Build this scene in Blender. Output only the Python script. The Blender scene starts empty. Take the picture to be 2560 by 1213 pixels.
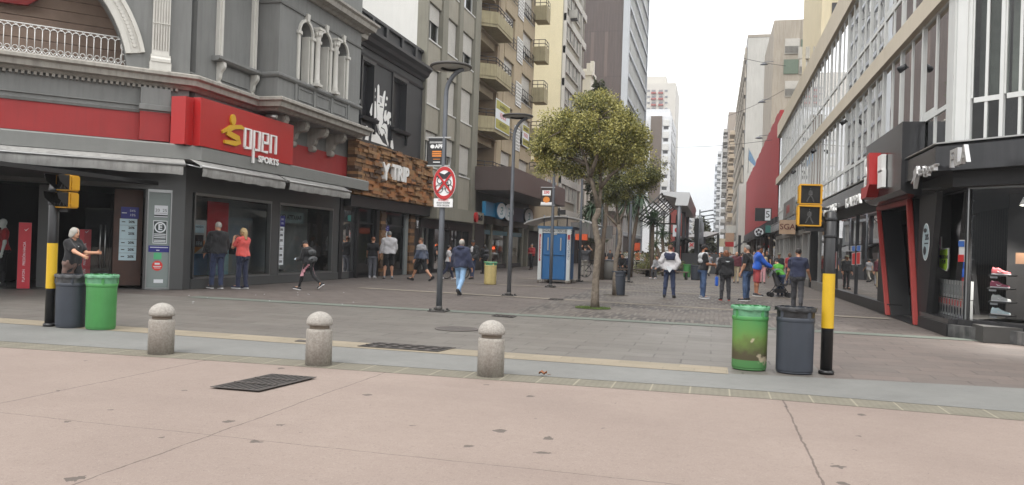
import bpy, bmesh, math, random
import numpy as np
from mathutils import Vector, Matrix
SC = bpy.context.scene
COL = SC.collection
R_ = math.radians
random.seed(7)
# ------------------------------------------------------------------ camera
F_PX, CX, CY, EYE = 1950.0, 1280.0, 606.5, 1.5
def _d(px, py):
 return np.array([(px - CX) / F_PX, (CY - py) / F_PX, -1.0])
_yy = _d(1785, 635); _yy = _yy / np.linalg.norm(_yy)
_up = np.cross(_d(1785, 635), _d(785, 602)); _up = _up / np.linalg.norm(_up)
if _up[1] < 0:
 _up = -_up
CAM_R = np.array([np.cross(_yy, _up), _yy, _up])
cam_data = bpy.data.cameras.new('camera')
cam_data.sensor_width = 36.0
cam_data.lens = F_PX / 2560.0 * 36.0
cam_data.clip_start = 0.1
cam_data.clip_end = 4000.0
cam = bpy.data.objects.new('camera', cam_data)
COL.objects.link(cam)
cam.matrix_world = Matrix([list(CAM_R[0]) + [0], list(CAM_R[1]) + [0], list(CAM_R[2]) + [EYE], [0, 0, 0, 1]])
SC.camera = cam
# ------------------------------------------------------------------ sky, sun, exposure
SUN_EL, SUN_ROT = R_(58), R_(200)
world = bpy.data.worlds.new('World')
SC.world = world
world.use_nodes = True
wn, wl = world.node_tree.nodes, world.node_tree.links
wn.clear()
w_out = wn.new('ShaderNodeOutputWorld')
w_bg = wn.new('ShaderNodeBackground')
w_sky = wn.new('ShaderNodeTexSky')
w_sky.sky_type = 'NISHITA'
w_sky.sun_disc = False
w_sky.sun_elevation = SUN_EL
w_sky.sun_rotation = SUN_ROT
w_hs = wn.new('ShaderNodeHueSaturation')
w_hs.inputs['Saturation'].default_value = 0.35
w_hs.inputs['Value'].default_value = 1.0
w_tc = wn.new('ShaderNodeTexCoord')
w_map = wn.new('ShaderNodeMapping')
w_map.inputs['Scale'].default_value = (1.0, 1.0, 3.0)
w_noise = wn.new('ShaderNodeTexNoise')
w_noise.inputs['Scale'].default_value = 2.6
w_noise.inputs['Detail'].default_value = 7.0
w_ramp = wn.new('ShaderNodeValToRGB')
w_ramp.color_ramp.elements[0].position = 0.30
w_ramp.color_ramp.elements[0].color = (9.0, 9.05, 9.15, 1)
w_ramp.color_ramp.elements[1].position = 0.62
w_ramp.color_ramp.elements[1].color = (11.8, 11.7, 11.6, 1)
w_mix = wn.new('ShaderNodeMix')
w_mix.data_type = 'RGBA'
w_mix.inputs[0].default_value = 0.86
wl.new(w_sky.outputs[0], w_hs.inputs['Color'])
wl.new(w_tc.outputs['Generated'], w_map.inputs['Vector'])
wl.new(w_map.outputs[0], w_noise.inputs['Vector'])
wl.new(w_noise.outputs['Fac'], w_ramp.inputs['Fac'])
wl.new(w_hs.outputs[0], w_mix.inputs[6])
wl.new(w_ramp.outputs[0], w_mix.inputs[7])
w_sep = wn.new('ShaderNodeSeparateXYZ')
wl.new(w_tc.outputs['Generated'], w_sep.inputs[0])
w_hz = wn.new('ShaderNodeValToRGB')
w_hz.color_ramp.elements[0].position = 0.0
w_hz.color_ramp.elements[0].color = (0.42, 0.445, 0.47, 1)
w_hz.color_ramp.elements[1].position = 0.26
w_hz.color_ramp.elements[1].color = (1, 1, 1, 1)
wl.new(w_sep.outputs[2], w_hz.inputs['Fac'])
w_mul = wn.new('ShaderNodeMix')
w_mul.data_type = 'RGBA'
w_mul.blend_type = 'MULTIPLY'
w_mul.inputs[0].default_value = 1.0
wl.new(w_mix.outputs[2], w_mul.inputs[6])
wl.new(w_hz.outputs[0], w_mul.inputs[7])
wl.new(w_mul.outputs[2], w_bg.inputs['Color'])
w_bg.inputs['Strength'].default_value = 0.10
wl.new(w_bg.outputs[0], w_out.inputs['Surface'])
sun_data = bpy.data.lights.new('sun', 'SUN')
sun_data.energy = 0.9
sun_data.angle = R_(25)
sun_data.color = (1.0, 0.97, 0.92)
sun = bpy.data.objects.new('sun', sun_data)
COL.objects.link(sun)
sun.rotation_euler = (R_(90) - SUN_EL, 0, R_(180) - SUN_ROT)
sun.location = (0, -20, 60)
SC.view_settings.view_transform = 'Standard'
SC.view_settings.look = 'None'
SC.view_settings.exposure = 1.10
SC.view_settings.gamma = 1.0
SC.cycles.max_bounces = 7
SC.cycles.volume_bounces = 0
SC.cycles.volume_step_rate = 20
SC.cycles.transparent_max_bounces = 12
SC.cycles.use_denoising = True
SC.cycles.caustics_reflective = False
SC.cycles.caustics_refractive = False
# ------------------------------------------------------------------ places from the photograph's measurements
def _ray(px, py):
 return CAM_R @ _d(px, py)
def ground(px, py, z=0.0):
 r = _ray(px, py); t = (z - EYE) / r[2]
 return np.array([0, 0, EYE]) + t * r
def on_x(px, py, X):
 r = _ray(px, py)
 return np.array([0, 0, EYE]) + r * (X / r[0])
def on_y(px, py, Y):
 r = _ray(px, py)
 return np.array([0, 0, EYE]) + r * (Y / r[1])
def px_per_m(P):
 q = CAM_R.T @ (np.array(P, float) - np.array([0, 0, EYE]))
 return F_PX / -q[2]
# ------------------------------------------------------------------ materials
def srgb(r, g, b, k=1.0):
 def f(c):
  c /= 255.0
  return c / 12.92 if c <= 0.04045 else ((c + 0.055) / 1.055) ** 2.4
 return (min(f(r) * k, 0.9), min(f(g) * k, 0.9), min(f(b) * k, 0.9), 1.0)
_MATS = {}
class NT:
 """small node-graph writer"""
 def __init__(self, name):
  self.m = bpy.data.materials.new(name); self.m.use_nodes = True
  self.n, self.l = self.m.node_tree.nodes, self.m.node_tree.links
  self.b = self.n['Principled BSDF']
  self.out = self.n['Material Output']
  self.pos = self.n.new('ShaderNodeNewGeometry').outputs['Position']
 def lk(self, a, b):
  self.l.new(a, b)
 def setin(self, s, v):
  if hasattr(v, 'is_linked') or hasattr(v, 'links'):
   self.l.new(v, s)
  else:
   s.default_value = v
 def mapping(self, vec, scale=(1, 1, 1), rot=(0, 0, 0), loc=(0, 0, 0)):
  k = self.n.new('ShaderNodeMapping'); self.lk(vec, k.inputs[0])
  k.inputs['Scale'].default_value = scale; k.inputs['Rotation'].default_value = rot; k.inputs['Location'].default_value = loc
  return k.outputs[0]
 def noise(self, vec, scale=5, detail=4, rough=0.5):
  k = self.n.new('ShaderNodeTexNoise'); self.lk(vec, k.inputs['Vector'])
  k.inputs['Scale'].default_value = scale; k.inputs['Detail'].default_value = detail; k.inputs['Roughness'].default_value = rough
  return k.outputs['Fac']
 def ramp(self, fac, p0, p1, c0=(0, 0, 0, 1), c1=(1, 1, 1, 1)):
  k = self.n.new('ShaderNodeValToRGB'); self.lk(fac, k.inputs[0])
  e = k.color_ramp.elements
  e[0].position, e[1].position = p0, p1
  e[0].color, e[1].color = c0, c1
  return k.outputs[0]
 def math(self, op, a, b=0.0, c=0.0):
  k = self.n.new('ShaderNodeMath'); k.operation = op
  for i, v in enumerate((a, b, c)):
   self.setin(k.inputs[i], v)
  return k.outputs[0]
 def mix(self, fac, a, b, mode='MIX'):
  k = self.n.new('ShaderNodeMix'); k.data_type = 'RGBA'; k.blend_type = mode
  self.setin(k.inputs[0], fac); self.setin(k.inputs[6], a); self.setin(k.inputs[7], b)
  return k.outputs[2]
 def sep(self, vec):
  k = self.n.new('ShaderNodeSeparateXYZ'); self.lk(vec, k.inputs[0])
  return k.outputs
 def comb(self, x, y, z=0.0):
  k = self.n.new('ShaderNodeCombineXYZ')
  for i, v in enumerate((x, y, z)):
   self.setin(k.inputs[i], v)
  return k.outputs[0]
 def bump(self, h, strength=0.3, dist=0.02):
  k = self.n.new('ShaderNodeBump'); k.inputs['Strength'].default_value = strength; k.inputs['Distance'].default_value = dist
  self.lk(h, k.inputs['Height']); self.lk(k.outputs[0], self.b.inputs['Normal'])
 def base(self, v):
  self.setin(self.b.inputs['Base Color'], v)
def mat(name, col, rough=0.7, var=0.15, vs=2.5, bump=0.0, bs=30.0, metal=0.0, streak=0.0, coat=0.0, spec=0.5, dirt=None):
 if name in _MATS:
  return _MATS[name]
 g = NT(name)
 c = col if len(col) == 4 else tuple(col) + (1,)
 n1 = g.noise(g.pos, vs, 6, 0.6)
 lo = tuple(x * (1 - var) for x in c[:3]) + (1,)
 hi = tuple(min(x * (1 + var), 0.92) for x in c[:3]) + (1,)
 cc = g.ramp(n1, 0.3, 0.7, lo, hi)
 if streak:
  v = g.mapping(g.pos, (3.0, 3.0, 0.22))
  s = g.ramp(g.noise(v, 2.2, 5, 0.65), 0.45, 0.75)
  dk = dirt or tuple(x * 0.45 for x in c[:3]) + (1,)
  f = g.math('MULTIPLY', s, streak)
  cc = g.mix(f, cc, dk)
 g.base(cc)
 g.b.inputs['Roughness'].default_value = rough
 g.b.inputs['Metallic'].default_value = metal
 g.b.inputs['Coat Weight'].default_value = coat
 g.b.inputs['Specular IOR Level'].default_value = spec
 if bump:
  g.bump(g.noise(g.pos, bs, 5, 0.6), bump, 0.02)
 _MATS[name] = g.m
 return g.m
def glass_mat(name, tint=(0.8, 0.85, 0.85), refl=1.0, ior=1.5, rough=0.0, wav=0.0):
 """a window pane: see-through, with a Fresnel mirror"""
 if name in _MATS:
  return _MATS[name]
 g = NT(name)
 tr = g.n.new('ShaderNodeBsdfTransparent'); tr.inputs[0].default_value = tuple(tint) + (1,)
 gl = g.n.new('ShaderNodeBsdfGlossy'); gl.inputs['Roughness'].default_value = rough; gl.inputs['Color'].default_value = (refl, refl, refl, 1)
 fr = g.n.new('ShaderNodeFresnel'); fr.inputs[0].default_value = ior
 if wav:
  b = g.n.new('ShaderNodeBump'); b.inputs['Strength'].default_value = wav; b.inputs['Distance'].default_value = 0.05
  g.lk(g.noise(g.pos, 1.3, 2), b.inputs['Height'])
  g.lk(b.outputs[0], gl.inputs['Normal']); g.lk(b.outputs[0], fr.inputs['Normal'])
 mx = g.n.new('ShaderNodeMixShader')
 g.lk(fr.outputs[0], mx.inputs[0]); g.lk(tr.outputs[0], mx.inputs[1]); g.lk(gl.outputs[0], mx.inputs[2])
 g.lk(mx.outputs[0], g.out.inputs['Surface'])
 _MATS[name] = g.m
 return g.m
def emit_mat(name, col, s):
 if name in _MATS:
  return _MATS[name]
 g = NT(name)
 g.b.inputs['Base Color'].default_value = tuple(col) + (1,)
 g.b.inputs['Emission Color'].default_value = tuple(col) + (1,)
 g.b.inputs['Emission Strength'].default_value = s
 _MATS[name] = g.m
 return g.m
# ------------------------------------------------------------------ geometry
class Fr:
 """a local frame on a wall: u along it, v up, w out of it"""
 def __init__(self, o, u, w, v=(0, 0, 1)):
  self.o = np.array(o, float); self.u = np.array(u, float); self.w = np.array(w, float); self.v = np.array(v, float)
 def p(self, u, v, w):
  return self.o + self.u * u + self.v * v + self.w * w
 def at(self, px, py, w=0.0):
  """u, v of a photo point on this frame's plane set off by w"""
  r = _ray(px, py); o = np.array([0, 0, EYE]); n = np.cross(self.u, self.v)
  q = o + r * (((self.p(0, 0, w) - o) @ n) / (r @ n)) - self.o
  return q @ self.u, q @ self.v
WORLD = Fr((0, 0, 0), (1, 0, 0), (0, 1, 0))
class MB:
 """collects shapes and links them as one mesh object"""
 def __init__(self):
  self.v = []; self.f = []; self.m = []; self.s = []
 def add(self, verts, faces, m=0, smooth=False):
  k = len(self.v)
  self.v.extend([tuple(float(c) for c in p) for p in verts])
  for f in faces:
   self.f.append([i + k for i in f]); self.m.append(m); self.s.append(smooth)
  return self
 def box(self, fr, u0, u1, v0, v1, w0, w1, m=0):
  P = [fr.p(u, v, w) for w in (w0, w1) for v in (v0, v1) for u in (u0, u1)]
  return self.add(P, [(0, 1, 3, 2), (4, 6, 7, 5), (0, 4, 5, 1), (2, 3, 7, 6), (0, 2, 6, 4), (1, 5, 7, 3)], m)
 def xyz(self, x0, x1, y0, y1, z0, z1, m=0):
  return self.box(Fr((0, 0, 0), (1, 0, 0), (0, 1, 0)), x0, x1, z0, z1, y0, y1, m)
 def quad(self, fr, u0, u1, v0, v1, w, m=0):
  return self.add([fr.p(u0, v0, w), fr.p(u1, v0, w), fr.p(u1, v1, w), fr.p(u0, v1, w)], [(0, 1, 2, 3)], m)
 def prism(self, fr, poly, w0, w1, m=0):
  n = len(poly)
  P = [fr.p(u, v, w0) for u, v in poly] + [fr.p(u, v, w1) for u, v in poly]
  F = [tuple(range(n))[::-1], tuple(range(n, 2 * n))] + [(i, (i + 1) % n, n + (i + 1) % n, n + i) for i in range(n)]
  return self.add(P, F, m)
 def profile(self, fr, prof, u0, u1, m=0):
  """a moulding: (v, w) outline run along u"""
  n = len(prof)
  P = [fr.p(u0, v, w) for v, w in prof] + [fr.p(u1, v, w) for v, w in prof]
  F = [tuple(range(n))[::-1], tuple(range(n, 2 * n))] + [(i, (i + 1) % n, n + (i + 1) % n, n + i) for i in range(n)]
  return self.add(P, F, m)
 def tube(self, pts, rad, n=8, m=0, smooth=True, cap=True):
  pts = [np.array(p, float) for p in pts]
  if not hasattr(rad, '__len__'):
   rad = [rad] * len(pts)
  V = []; prev = None
  for i, p in enumerate(pts):
   a = pts[max(i - 1, 0)]; b = pts[min(i + 1, len(pts) - 1)]
   t = b - a; t = t / (np.linalg.norm(t) + 1e-9)
   if prev is None:
    h = np.array([0, 0, 1.0]) if abs(t[2]) < 0.9 else np.array([1.0, 0, 0])
    x = np.cross(h, t)
   else:
    x = prev - t * (prev @ t)
   x = x / (np.linalg.norm(x) + 1e-9); prev = x; y = np.cross(t, x)
   for k in range(n):
    a_ = 2 * math.pi * k / n
    V.append(p + rad[i] * (x * math.cos(a_) + y * math.sin(a_)))
  F = []
  for i in range(len(pts) - 1):
   for k in range(n):
    F.append((i * n + k, i * n + (k + 1) % n, (i + 1) * n + (k + 1) % n, (i + 1) * n + k))
  self.add(V, F, m, smooth)
  if cap:
   k = len(self.v) - len(V)
   self.f.append([k + i for i in range(n)][::-1]); self.m.append(m); self.s.append(False)
   self.f.append([k + len(V) - n + i for i in range(n)]); self.m.append(m); self.s.append(False)
  return self
 def lathe(self, prof, c=(0, 0, 0), n=24, m=0, smooth=True, sx=1.0, sy=1.0, cap=True):
  V = []; F = []
  for r, z in prof:
   for k in range(n):
    a = 2 * math.pi * k / n
    V.append((c[0] + r * sx * math.cos(a), c[1] + r * sy * math.sin(a), c[2] + z))
  for i in range(len(prof) - 1):
   for k in range(n):
    F.append((i * n + k, i * n + (k + 1) % n, (i + 1) * n + (k + 1) % n, (i + 1) * n + k))
  self.add(V, F, m, smooth)
  if cap:
   k = len(self.v) - len(V)
   if prof[0][0] > 1e-4:
    self.f.append([k + i for i in range(n)][::-1]); self.m.append(m); self.s.append(False)
   if prof[-1][0] > 1e-4:
    self.f.append([k + len(V) - n + i for i in range(n)]); self.m.append(m); self.s.append(False)
  return self
 def disc(self, fr, uc, vc, ru, rv, w0, w1, m=0, n=28):
  return self.prism(fr, [(uc + ru * math.cos(2 * math.pi * k / n), vc + rv * math.sin(2 * math.pi * k / n)) for k in range(n)], w0, w1, m)
 def build(self, name, mats, parent=None, bevel=0.0, fixn=True):
  if not isinstance(mats, (list, tuple)):
   mats = [mats]
  o = (0, 0, 0)
  q = parent
  while q is not None:
   o = (o[0] + q.location[0], o[1] + q.location[1], o[2] + q.location[2]); q = q.parent
  me = bpy.data.meshes.new(name)
  me.from_pydata([(x - o[0], y - o[1], z - o[2]) for x, y, z in self.v], [], self.f)
  for mt in mats:
   me.materials.append(mt)
  me.polygons.foreach_set('material_index', self.m)
  me.polygons.foreach_set('use_smooth', self.s)
  if fixn or bevel:
   bm = bmesh.new(); bm.from_mesh(me)
   if bevel:
    bmesh.ops.remove_doubles(bm, verts=bm.verts, dist=1e-5)
   bmesh.ops.recalc_face_normals(bm, faces=bm.faces)
   if bevel:
    ed = [e for e in bm.edges if len(e.link_faces) == 2 and e.calc_face_angle(0) > 0.5]
    bmesh.ops.bevel(bm, geom=ed, offset=bevel, segments=2, affect='EDGES', clamp_overlap=True)
   bm.to_mesh(me); bm.free()
  me.update()
  ob = bpy.data.objects.new(name, me)
  COL.objects.link(ob)
  if parent is not None:
   ob.parent = parent
  return ob
def build_each(mb, name, mats, parent=None, n=8, **k):
 """one object per shape, where every shape holds n corners"""
 out = []
 for i in range(0, len(mb.v), n):
  q = MB(); q.v = mb.v[i:i + n]
  for f, m, s in zip(mb.f, mb.m, mb.s):
   if i <= f[0] < i + n: q.f.append([x - i for x in f]); q.m.append(m); q.s.append(s)
  out.append(q.build(name, mats, parent, **k))
 return out
def tag(o, label=None, cat=None, group=None, kind=None):
 if label: o['label'] = label
 if cat: o['category'] = cat
 if group: o['group'] = group
 if kind: o['kind'] = kind
 return o
def thing(name, label, cat, loc=(0, 0, 0), group=None):
 o = bpy.data.objects.new(name, None)
 o.empty_display_size = 0.3
 COL.objects.link(o)
 o.location = [float(c) for c in loc]
 return tag(o, label, cat, group)
def copy_tree(o, parent=None):
 c = o.copy(); COL.objects.link(c)
 if parent is not None:
  c.parent = parent
 for ch in list(o.children):
  copy_tree(ch, c)
 return c
TXT = bpy.data.scenes.new('lettering_shop')
def text_mb(s, fr, u, v, w, size, m=0, depth=0.01, align='CENTER', sx=1.0, bold=0.0, shear=0.0, mb=None):
 """lettering as mesh on a frame (fr.u must be the reading direction)"""
 cu = bpy.data.curves.new('lettering', 'FONT')
 cu.body = s; cu.size = size; cu.align_x = align; cu.align_y = 'CENTER'; cu.extrude = 0.5; cu.offset = bold; cu.shear = shear
 cu.resolution_u = 3
 ob = bpy.data.objects.new('lettering', cu); TXT.collection.objects.link(ob)
 me = bpy.data.meshes.new_from_object(ob)
 mb = mb or MB()
 V = [fr.p(u + p.co.x * sx, v + p.co.y, w + (p.co.z + 0.5) * depth) for p in me.vertices]
 mb.add(V, [tuple(p.vertices) for p in me.polygons], m)
 bpy.data.objects.remove(ob); bpy.data.meshes.remove(me); bpy.data.curves.remove(cu)
 return mb
LF = Fr((-14.5, 0, 0), (0, 1, 0), (1, 0, 0))          # left street front
RF = Fr((4.65, 0, 0), (0, 1, 0), (-1, 0, 0))          # right street front
RT = Fr((4.65, 0, 0), (0, -1, 0), (-1, 0, 0))         # the same, in reading direction
_s = 2 ** -0.5
LC = Fr((-14.5, 19.0, 0), (-_s, -_s, 0), (_s, -_s, 0))  # left cut-off corner, u runs to the left
LCT = Fr((-14.5, 19.0, 0), (_s, _s, 0), (_s, -_s, 0))   # reading direction
RC = Fr((4.65, 17.4, 0), (_s, -_s, 0), (-_s, -_s, 0))   # right cut-off corner, u runs to the right
def sweep(mb, prof, path, m=0, close_ends=True):
 """a moulding with outline prof [(v, w)] run along a ground path, mitred; w grows to the right of travel"""
 P = [np.array(p, float) for p in path]; n = len(P); offs = []
 for i in range(n):
  ds = []
  if i > 0: ds.append((P[i] - P[i - 1]) / np.linalg.norm(P[i] - P[i - 1]))
  if i < n - 1: ds.append((P[i + 1] - P[i]) / np.linalg.norm(P[i + 1] - P[i]))
  ns = [np.array([d[1], -d[0]]) for d in ds]
  a = sum(ns); a = a / np.linalg.norm(a)
  offs.append(a / max(0.3, a @ ns[0]))
 V = []; k = len(prof)
 for i in range(n):
  for v, w in prof:
   q = P[i] + offs[i] * w
   V.append((q[0], q[1], v))
 F = []
 for i in range(n - 1):
  for j in range(k):
   F.append((i * k + j, i * k + (j + 1) % k, (i + 1) * k + (j + 1) % k, (i + 1) * k + j))
 if close_ends:
  F.append(tuple(range(k))); F.append(tuple((n - 1) * k + j for j in range(k))[::-1])
 return mb.add(V, F, m)
# ------------------------------------------------------------------ ground materials
def ground_platform():
 g = NT('pink_concrete')
 big = g.noise(g.pos, 0.45, 5, 0.6)
 c = g.ramp(big, 0.3, 0.7, srgb(128, 114, 106), srgb(141, 127, 118))
 fine = g.noise(g.pos, 70, 3, 0.6)
 c = g.mix(g.math('MULTIPLY', g.ramp(fine, 0.58, 0.66), 0.40), c, srgb(161, 151, 140))
 fine2 = g.noise(g.mapping(g.pos, loc=(3, 7, 0)), 45, 4, 0.7)
 c = g.mix(g.math('MULTIPLY', g.ramp(fine2, 0.56, 0.68), 0.45), c, srgb(96, 84, 76))
 mid = g.noise(g.mapping(g.pos, loc=(1, 5, 0)), 9, 6, 0.75)
 c = g.mix(g.math('MULTIPLY', g.ramp(mid, 0.35, 0.75), 0.30), c, srgb(116, 101, 93))
 pat = g.noise(g.mapping(g.pos, (.25, 1, 1)), 0.9, 4, 0.6)
 c = g.mix(g.math('MULTIPLY', g.ramp(pat, 0.5, 0.75), 0.22), c, srgb(108, 95, 90))
 # old trodden-in gum
 vo = g.n.new('ShaderNodeTexVoronoi'); vo.voronoi_dimensions = '2D'; vo.feature = 'F1'; vo.inputs['Scale'].default_value = 1.9; vo.inputs['Randomness'].default_value = 1.0
 wob = g.n.new('ShaderNodeVectorMath'); wob.operation = 'ADD'
 nz = g.n.new('ShaderNodeTexNoise'); nz.inputs['Scale'].default_value = 14
 g.lk(g.pos, nz.inputs['Vector'])
 sc = g.n.new('ShaderNodeVectorMath'); sc.operation = 'SCALE'; sc.inputs['Scale'].default_value = 0.13
 g.lk(nz.outputs['Color'], sc.inputs[0]); g.lk(g.pos, wob.inputs[0]); g.lk(sc.outputs[0], wob.inputs[1])
 g.lk(wob.outputs[0], vo.inputs['Vector'])
 r = g.sep(vo.outputs['Color'])
 lim = g.math('MULTIPLY_ADD', g.math('POWER', r[0], 2.0), 0.105, 0.010)
 spot = g.math('LESS_THAN', vo.outputs['Distance'], lim)
 keep = g.math('GREATER_THAN', r[1], 0.66)
 c = g.mix(g.math('MULTIPLY', g.math('MULTIPLY', spot, keep), 0.62), c, srgb(38, 37, 35))
 x, y, _z = g.sep(g.pos)
 wv = g.noise(g.pos, 1.2, 5, 0.7)
 lines = None
 for axis, p0, wd in ((x, -6.0, .012), (x, -3.68, .011), (x, 0.75, .014), (y, 5.22, .007), (x, 7.4, .01), (x, -10.6, .01)):
  t = g.math('ABSOLUTE', g.math('SUBTRACT', g.math('MULTIPLY_ADD', wv, 0.09, axis), p0 + 0.045))
  t = g.math('LESS_THAN', t, g.math('MULTIPLY', g.noise(g.pos, 14, 3), wd * 1.3))
  lines = t if lines is None else g.math('MAXIMUM', lines, t)
 c = g.mix(g.math('MULTIPLY', lines, 0.6), c, srgb(56, 46, 41))
 g.base(c); g.b.inputs['Roughness'].default_value = 0.85
 g.bump(fine2, 0.35, 0.012)
 return g.m
def brick_ground(name, c1, c2, mortar, bw, bh, ms, rot=0.0, off=0.5, var=0.25, rough=0.75, bump=0.4, dirt=0.3, fan=None, jn=1.6):
 g = NT(name)
 v = g.mapping(g.pos, rot=(0, 0, rot))
 if fan:
  x, y, _z = g.sep(g.pos)
  bow = g.math('MULTIPLY', g.math('SINE', g.math('MULTIPLY_ADD', x, 6.2832 / fan, g.math('MULTIPLY', g.noise(g.pos, .8, 2), 2.5))), 0.38)
  v = g.comb(x, g.math('ADD', y, bow), 0.0)
 bt = g.n.new('ShaderNodeTexBrick')
 g.lk(v, bt.inputs['Vector'])
 bt.inputs['Scale'].default_value = 1.0
 bt.inputs['Brick Width'].default_value = bw; bt.inputs['Row Height'].default_value = bh
 bt.inputs['Mortar Size'].default_value = ms; bt.inputs['Mortar Smooth'].default_value = 0.3
 bt.offset = off
 bt.inputs['Color1'].default_value = c1; bt.inputs['Color2'].default_value = c2; bt.inputs['Mortar'].default_value = c2
 n = g.noise(g.pos, 0.55, 6, 0.65)
 jm = g.ramp(g.noise(g.mapping(g.pos, loc=(9, 4, 0)), jn, 4, 0.7), 0.42, 0.62)
 c = g.mix(g.math('MULTIPLY', bt.outputs['Fac'], jm), bt.outputs['Color'], mortar)
 c = g.mix(g.math('MULTIPLY', g.ramp(n, 0.35, 0.7), dirt), c, tuple(q * 0.55 for q in c1[:3]) + (1,))
 n2 = g.noise(g.pos, 25, 4, 0.6)
 c = g.mix(g.math('MULTIPLY', g.ramp(n2, 0.4, 0.7), var), c, tuple(min(q * 1.5, .8) for q in c2[:3]) + (1,))
 # small pale litter specks and dark spots
 vo = g.n.new('ShaderNodeTexVoronoi'); vo.voronoi_dimensions = '2D'; vo.inputs['Scale'].default_value = 1.3; g.lk(g.pos, vo.inputs['Vector'])
 r = g.sep(vo.outputs['Color'])
 sp = g.math('MULTIPLY', g.math('LESS_THAN', vo.outputs['Distance'], g.math('MULTIPLY', r[0], 0.05)), g.math('GREATER_THAN', r[1], 0.7))
 c = g.mix(g.math('MULTIPLY', sp, 0.6), c, (0.05, 0.047, 0.045, 1))
 g.base(c)
 g.setin(g.b.inputs['Roughness'], g.math('MULTIPLY_ADD', n, 0.3, rough - 0.15))
 h = g.math('MULTIPLY_ADD', bt.outputs['Fac'], -1.0, g.math('MULTIPLY', n2, 0.25))
 g.bump(h, bump, 0.015)
 return g.m
def tactile_mat():
 g = NT('tactile_strip')
 x, y, _z = g.sep(g.pos)
 n = g.noise(g.pos, 3, 5, 0.6)
 c = g.ramp(n, 0.3, 0.7, srgb(106, 102, 90), srgb(117, 112, 99))
 fx = g.math('ABSOLUTE', g.math('SUBTRACT', g.math('FRACT', g.math('MULTIPLY', x, 15.0)), 0.5))
 fy = g.math('ABSOLUTE', g.math('SUBTRACT', g.math('FRACT', g.math('MULTIPLY', y, 15.0)), 0.5))
 d = g.math('SQRT', g.math('ADD', g.math('MULTIPLY', fx, fx), g.math('MULTIPLY', fy, fy)))
 dot = g.math('LESS_THAN', d, 0.27)
 c = g.mix(g.math('MULTIPLY', dot, 0.3), c, srgb(86, 81, 67))
 jt = g.math('LESS_THAN', g.math('ABSOLUTE', g.math('SUBTRACT', g.math('FRACT', g.math('DIVIDE', x, 0.42)), 0.5)), 0.022)
 c = g.mix(g.math('MULTIPLY', jt, 0.6), c, srgb(150, 144, 126))
 g.base(c); g.b.inputs['Roughness'].default_value = 0.8
 g.bump(dot, 0.5, 0.01)
 return g.m
def sheet(name, pts, z, m, depth=0.0):
 b = MB()
 b.add([(x, y, z) for x, y in pts], [tuple(range(len(pts)))])
 o = b.build(name, m)
 if o.data.polygons[0].normal.z < 0:
  o.data.flip_normals()
 return tag(o, kind='structure')
def rect(x0, x1, y0, y1):
 return [(x0, y0), (x1, y0), (x1, y1), (x0, y1)]
asphalt = mat('asphalt', (0.07, 0.07, 0.07), 0.9, 0.2, 1.5, 0.3, 60)
sheet('ground', rect(-1500, 1500, -600, 2500), -0.03, asphalt)
EDGE = [(-90, 7.4), (-12, 7.95), (-8.9, 8.12), (-5.3, 8.40), (-2.2, 8.53), (.6, 8.66), (2.9, 8.55), (6, 8.4), (90, 8.2)]
sheet('road', [(-90, -30), (90, -30)] + [(x, y + .25) for x, y in EDGE[::-1]], -0.012, ground_platform())
grey_apron = mat('apron_concrete', srgb(113, 113, 110), 0.75, 0.13, 0.7, 0.2, 40, streak=0.25, dirt=srgb(92, 91, 88))
slate = brick_ground('slate_paving', srgb(108, 104, 98), srgb(98, 93, 88), srgb(54, 50, 47), 0.8, 0.42, 0.014, dirt=0.4, var=0.12, bump=0.3, rough=0.58, jn=1.1)
brown_pav = brick_ground('brown_paving', srgb(98, 90, 85), srgb(86, 78, 73), srgb(48, 44, 41), 0.5, 0.36, 0.022, dirt=0.35, var=0.14, bump=0.3)
red_slate = brick_ground('worn_red_paving', srgb(109, 98, 92), srgb(97, 89, 84), srgb(58, 53, 50), 0.7, 0.38, 0.012, dirt=0.4, var=0.16, bump=0.2)
fan_cob = brick_ground('fan_cobbles', srgb(105, 99, 92), srgb(93, 86, 80), srgb(41, 37, 36), 0.21, 0.80, 0.075, fan=0.42, jn=0.5, dirt=0.25, var=0.16, bump=0.7, rough=0.65)
cream_strip = brick_ground('cream_paving', srgb(142, 131, 113), srgb(129, 120, 103), srgb(95, 87, 75), 0.4, 0.27, 0.004, dirt=0.3, var=0.15)
green_strip = mat('green_stone', srgb(98, 104, 96), 0.8, 0.12, 1.2, 0.1, 40)
pale_line = mat('pale_line', srgb(126, 118, 107), 0.85, 0.14, 1.5)
sheet('tactile_paving', EDGE + [(x, y + .62) for x, y in EDGE[::-1]], -0.009, tactile_mat())
sheet('kerb_apron', [(x, y + .46) for x, y in EDGE] + [(90, 11.2), (3.7, 10.74), (2.0, 10.55), (0.22, 10.26), (0.22, 10.50), (-90, 10.50)], -0.006, grey_apron)
sheet('cream_border', rect(-90, 0.22, 10.20, 10.78), -0.002, cream_strip)
sheet('pavement', [(-90, 10.45), (0.2, 10.45), (0.2, 10.15), (1.6, 10.15), (1.6, 16.9), (-90, 16.9)], -0.009, slate)
sheet('worn_pavement', [(1.4, 10.15), (90, 10.3), (90, 16.95), (1.4, 16.95)], -0.008, red_slate)
sheet('green_border', [(-12.6, 16.65), (6.4, 16.72), (6.4, 17.2), (-12.6, 17.15)], 0.0, green_strip)
sheet('brown_pavement', [(-60, 16.6), (1.4, 16.6), (1.4, 16.65), (60, 16.75), (60, 900), (-60, 900)], -0.010, brown_pav)
sheet('cobbles', [(-4.5, 17.17), (2.45, 17.18), (2.45, 60), (-4.5, 60)], -0.004, fan_cob)
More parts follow.
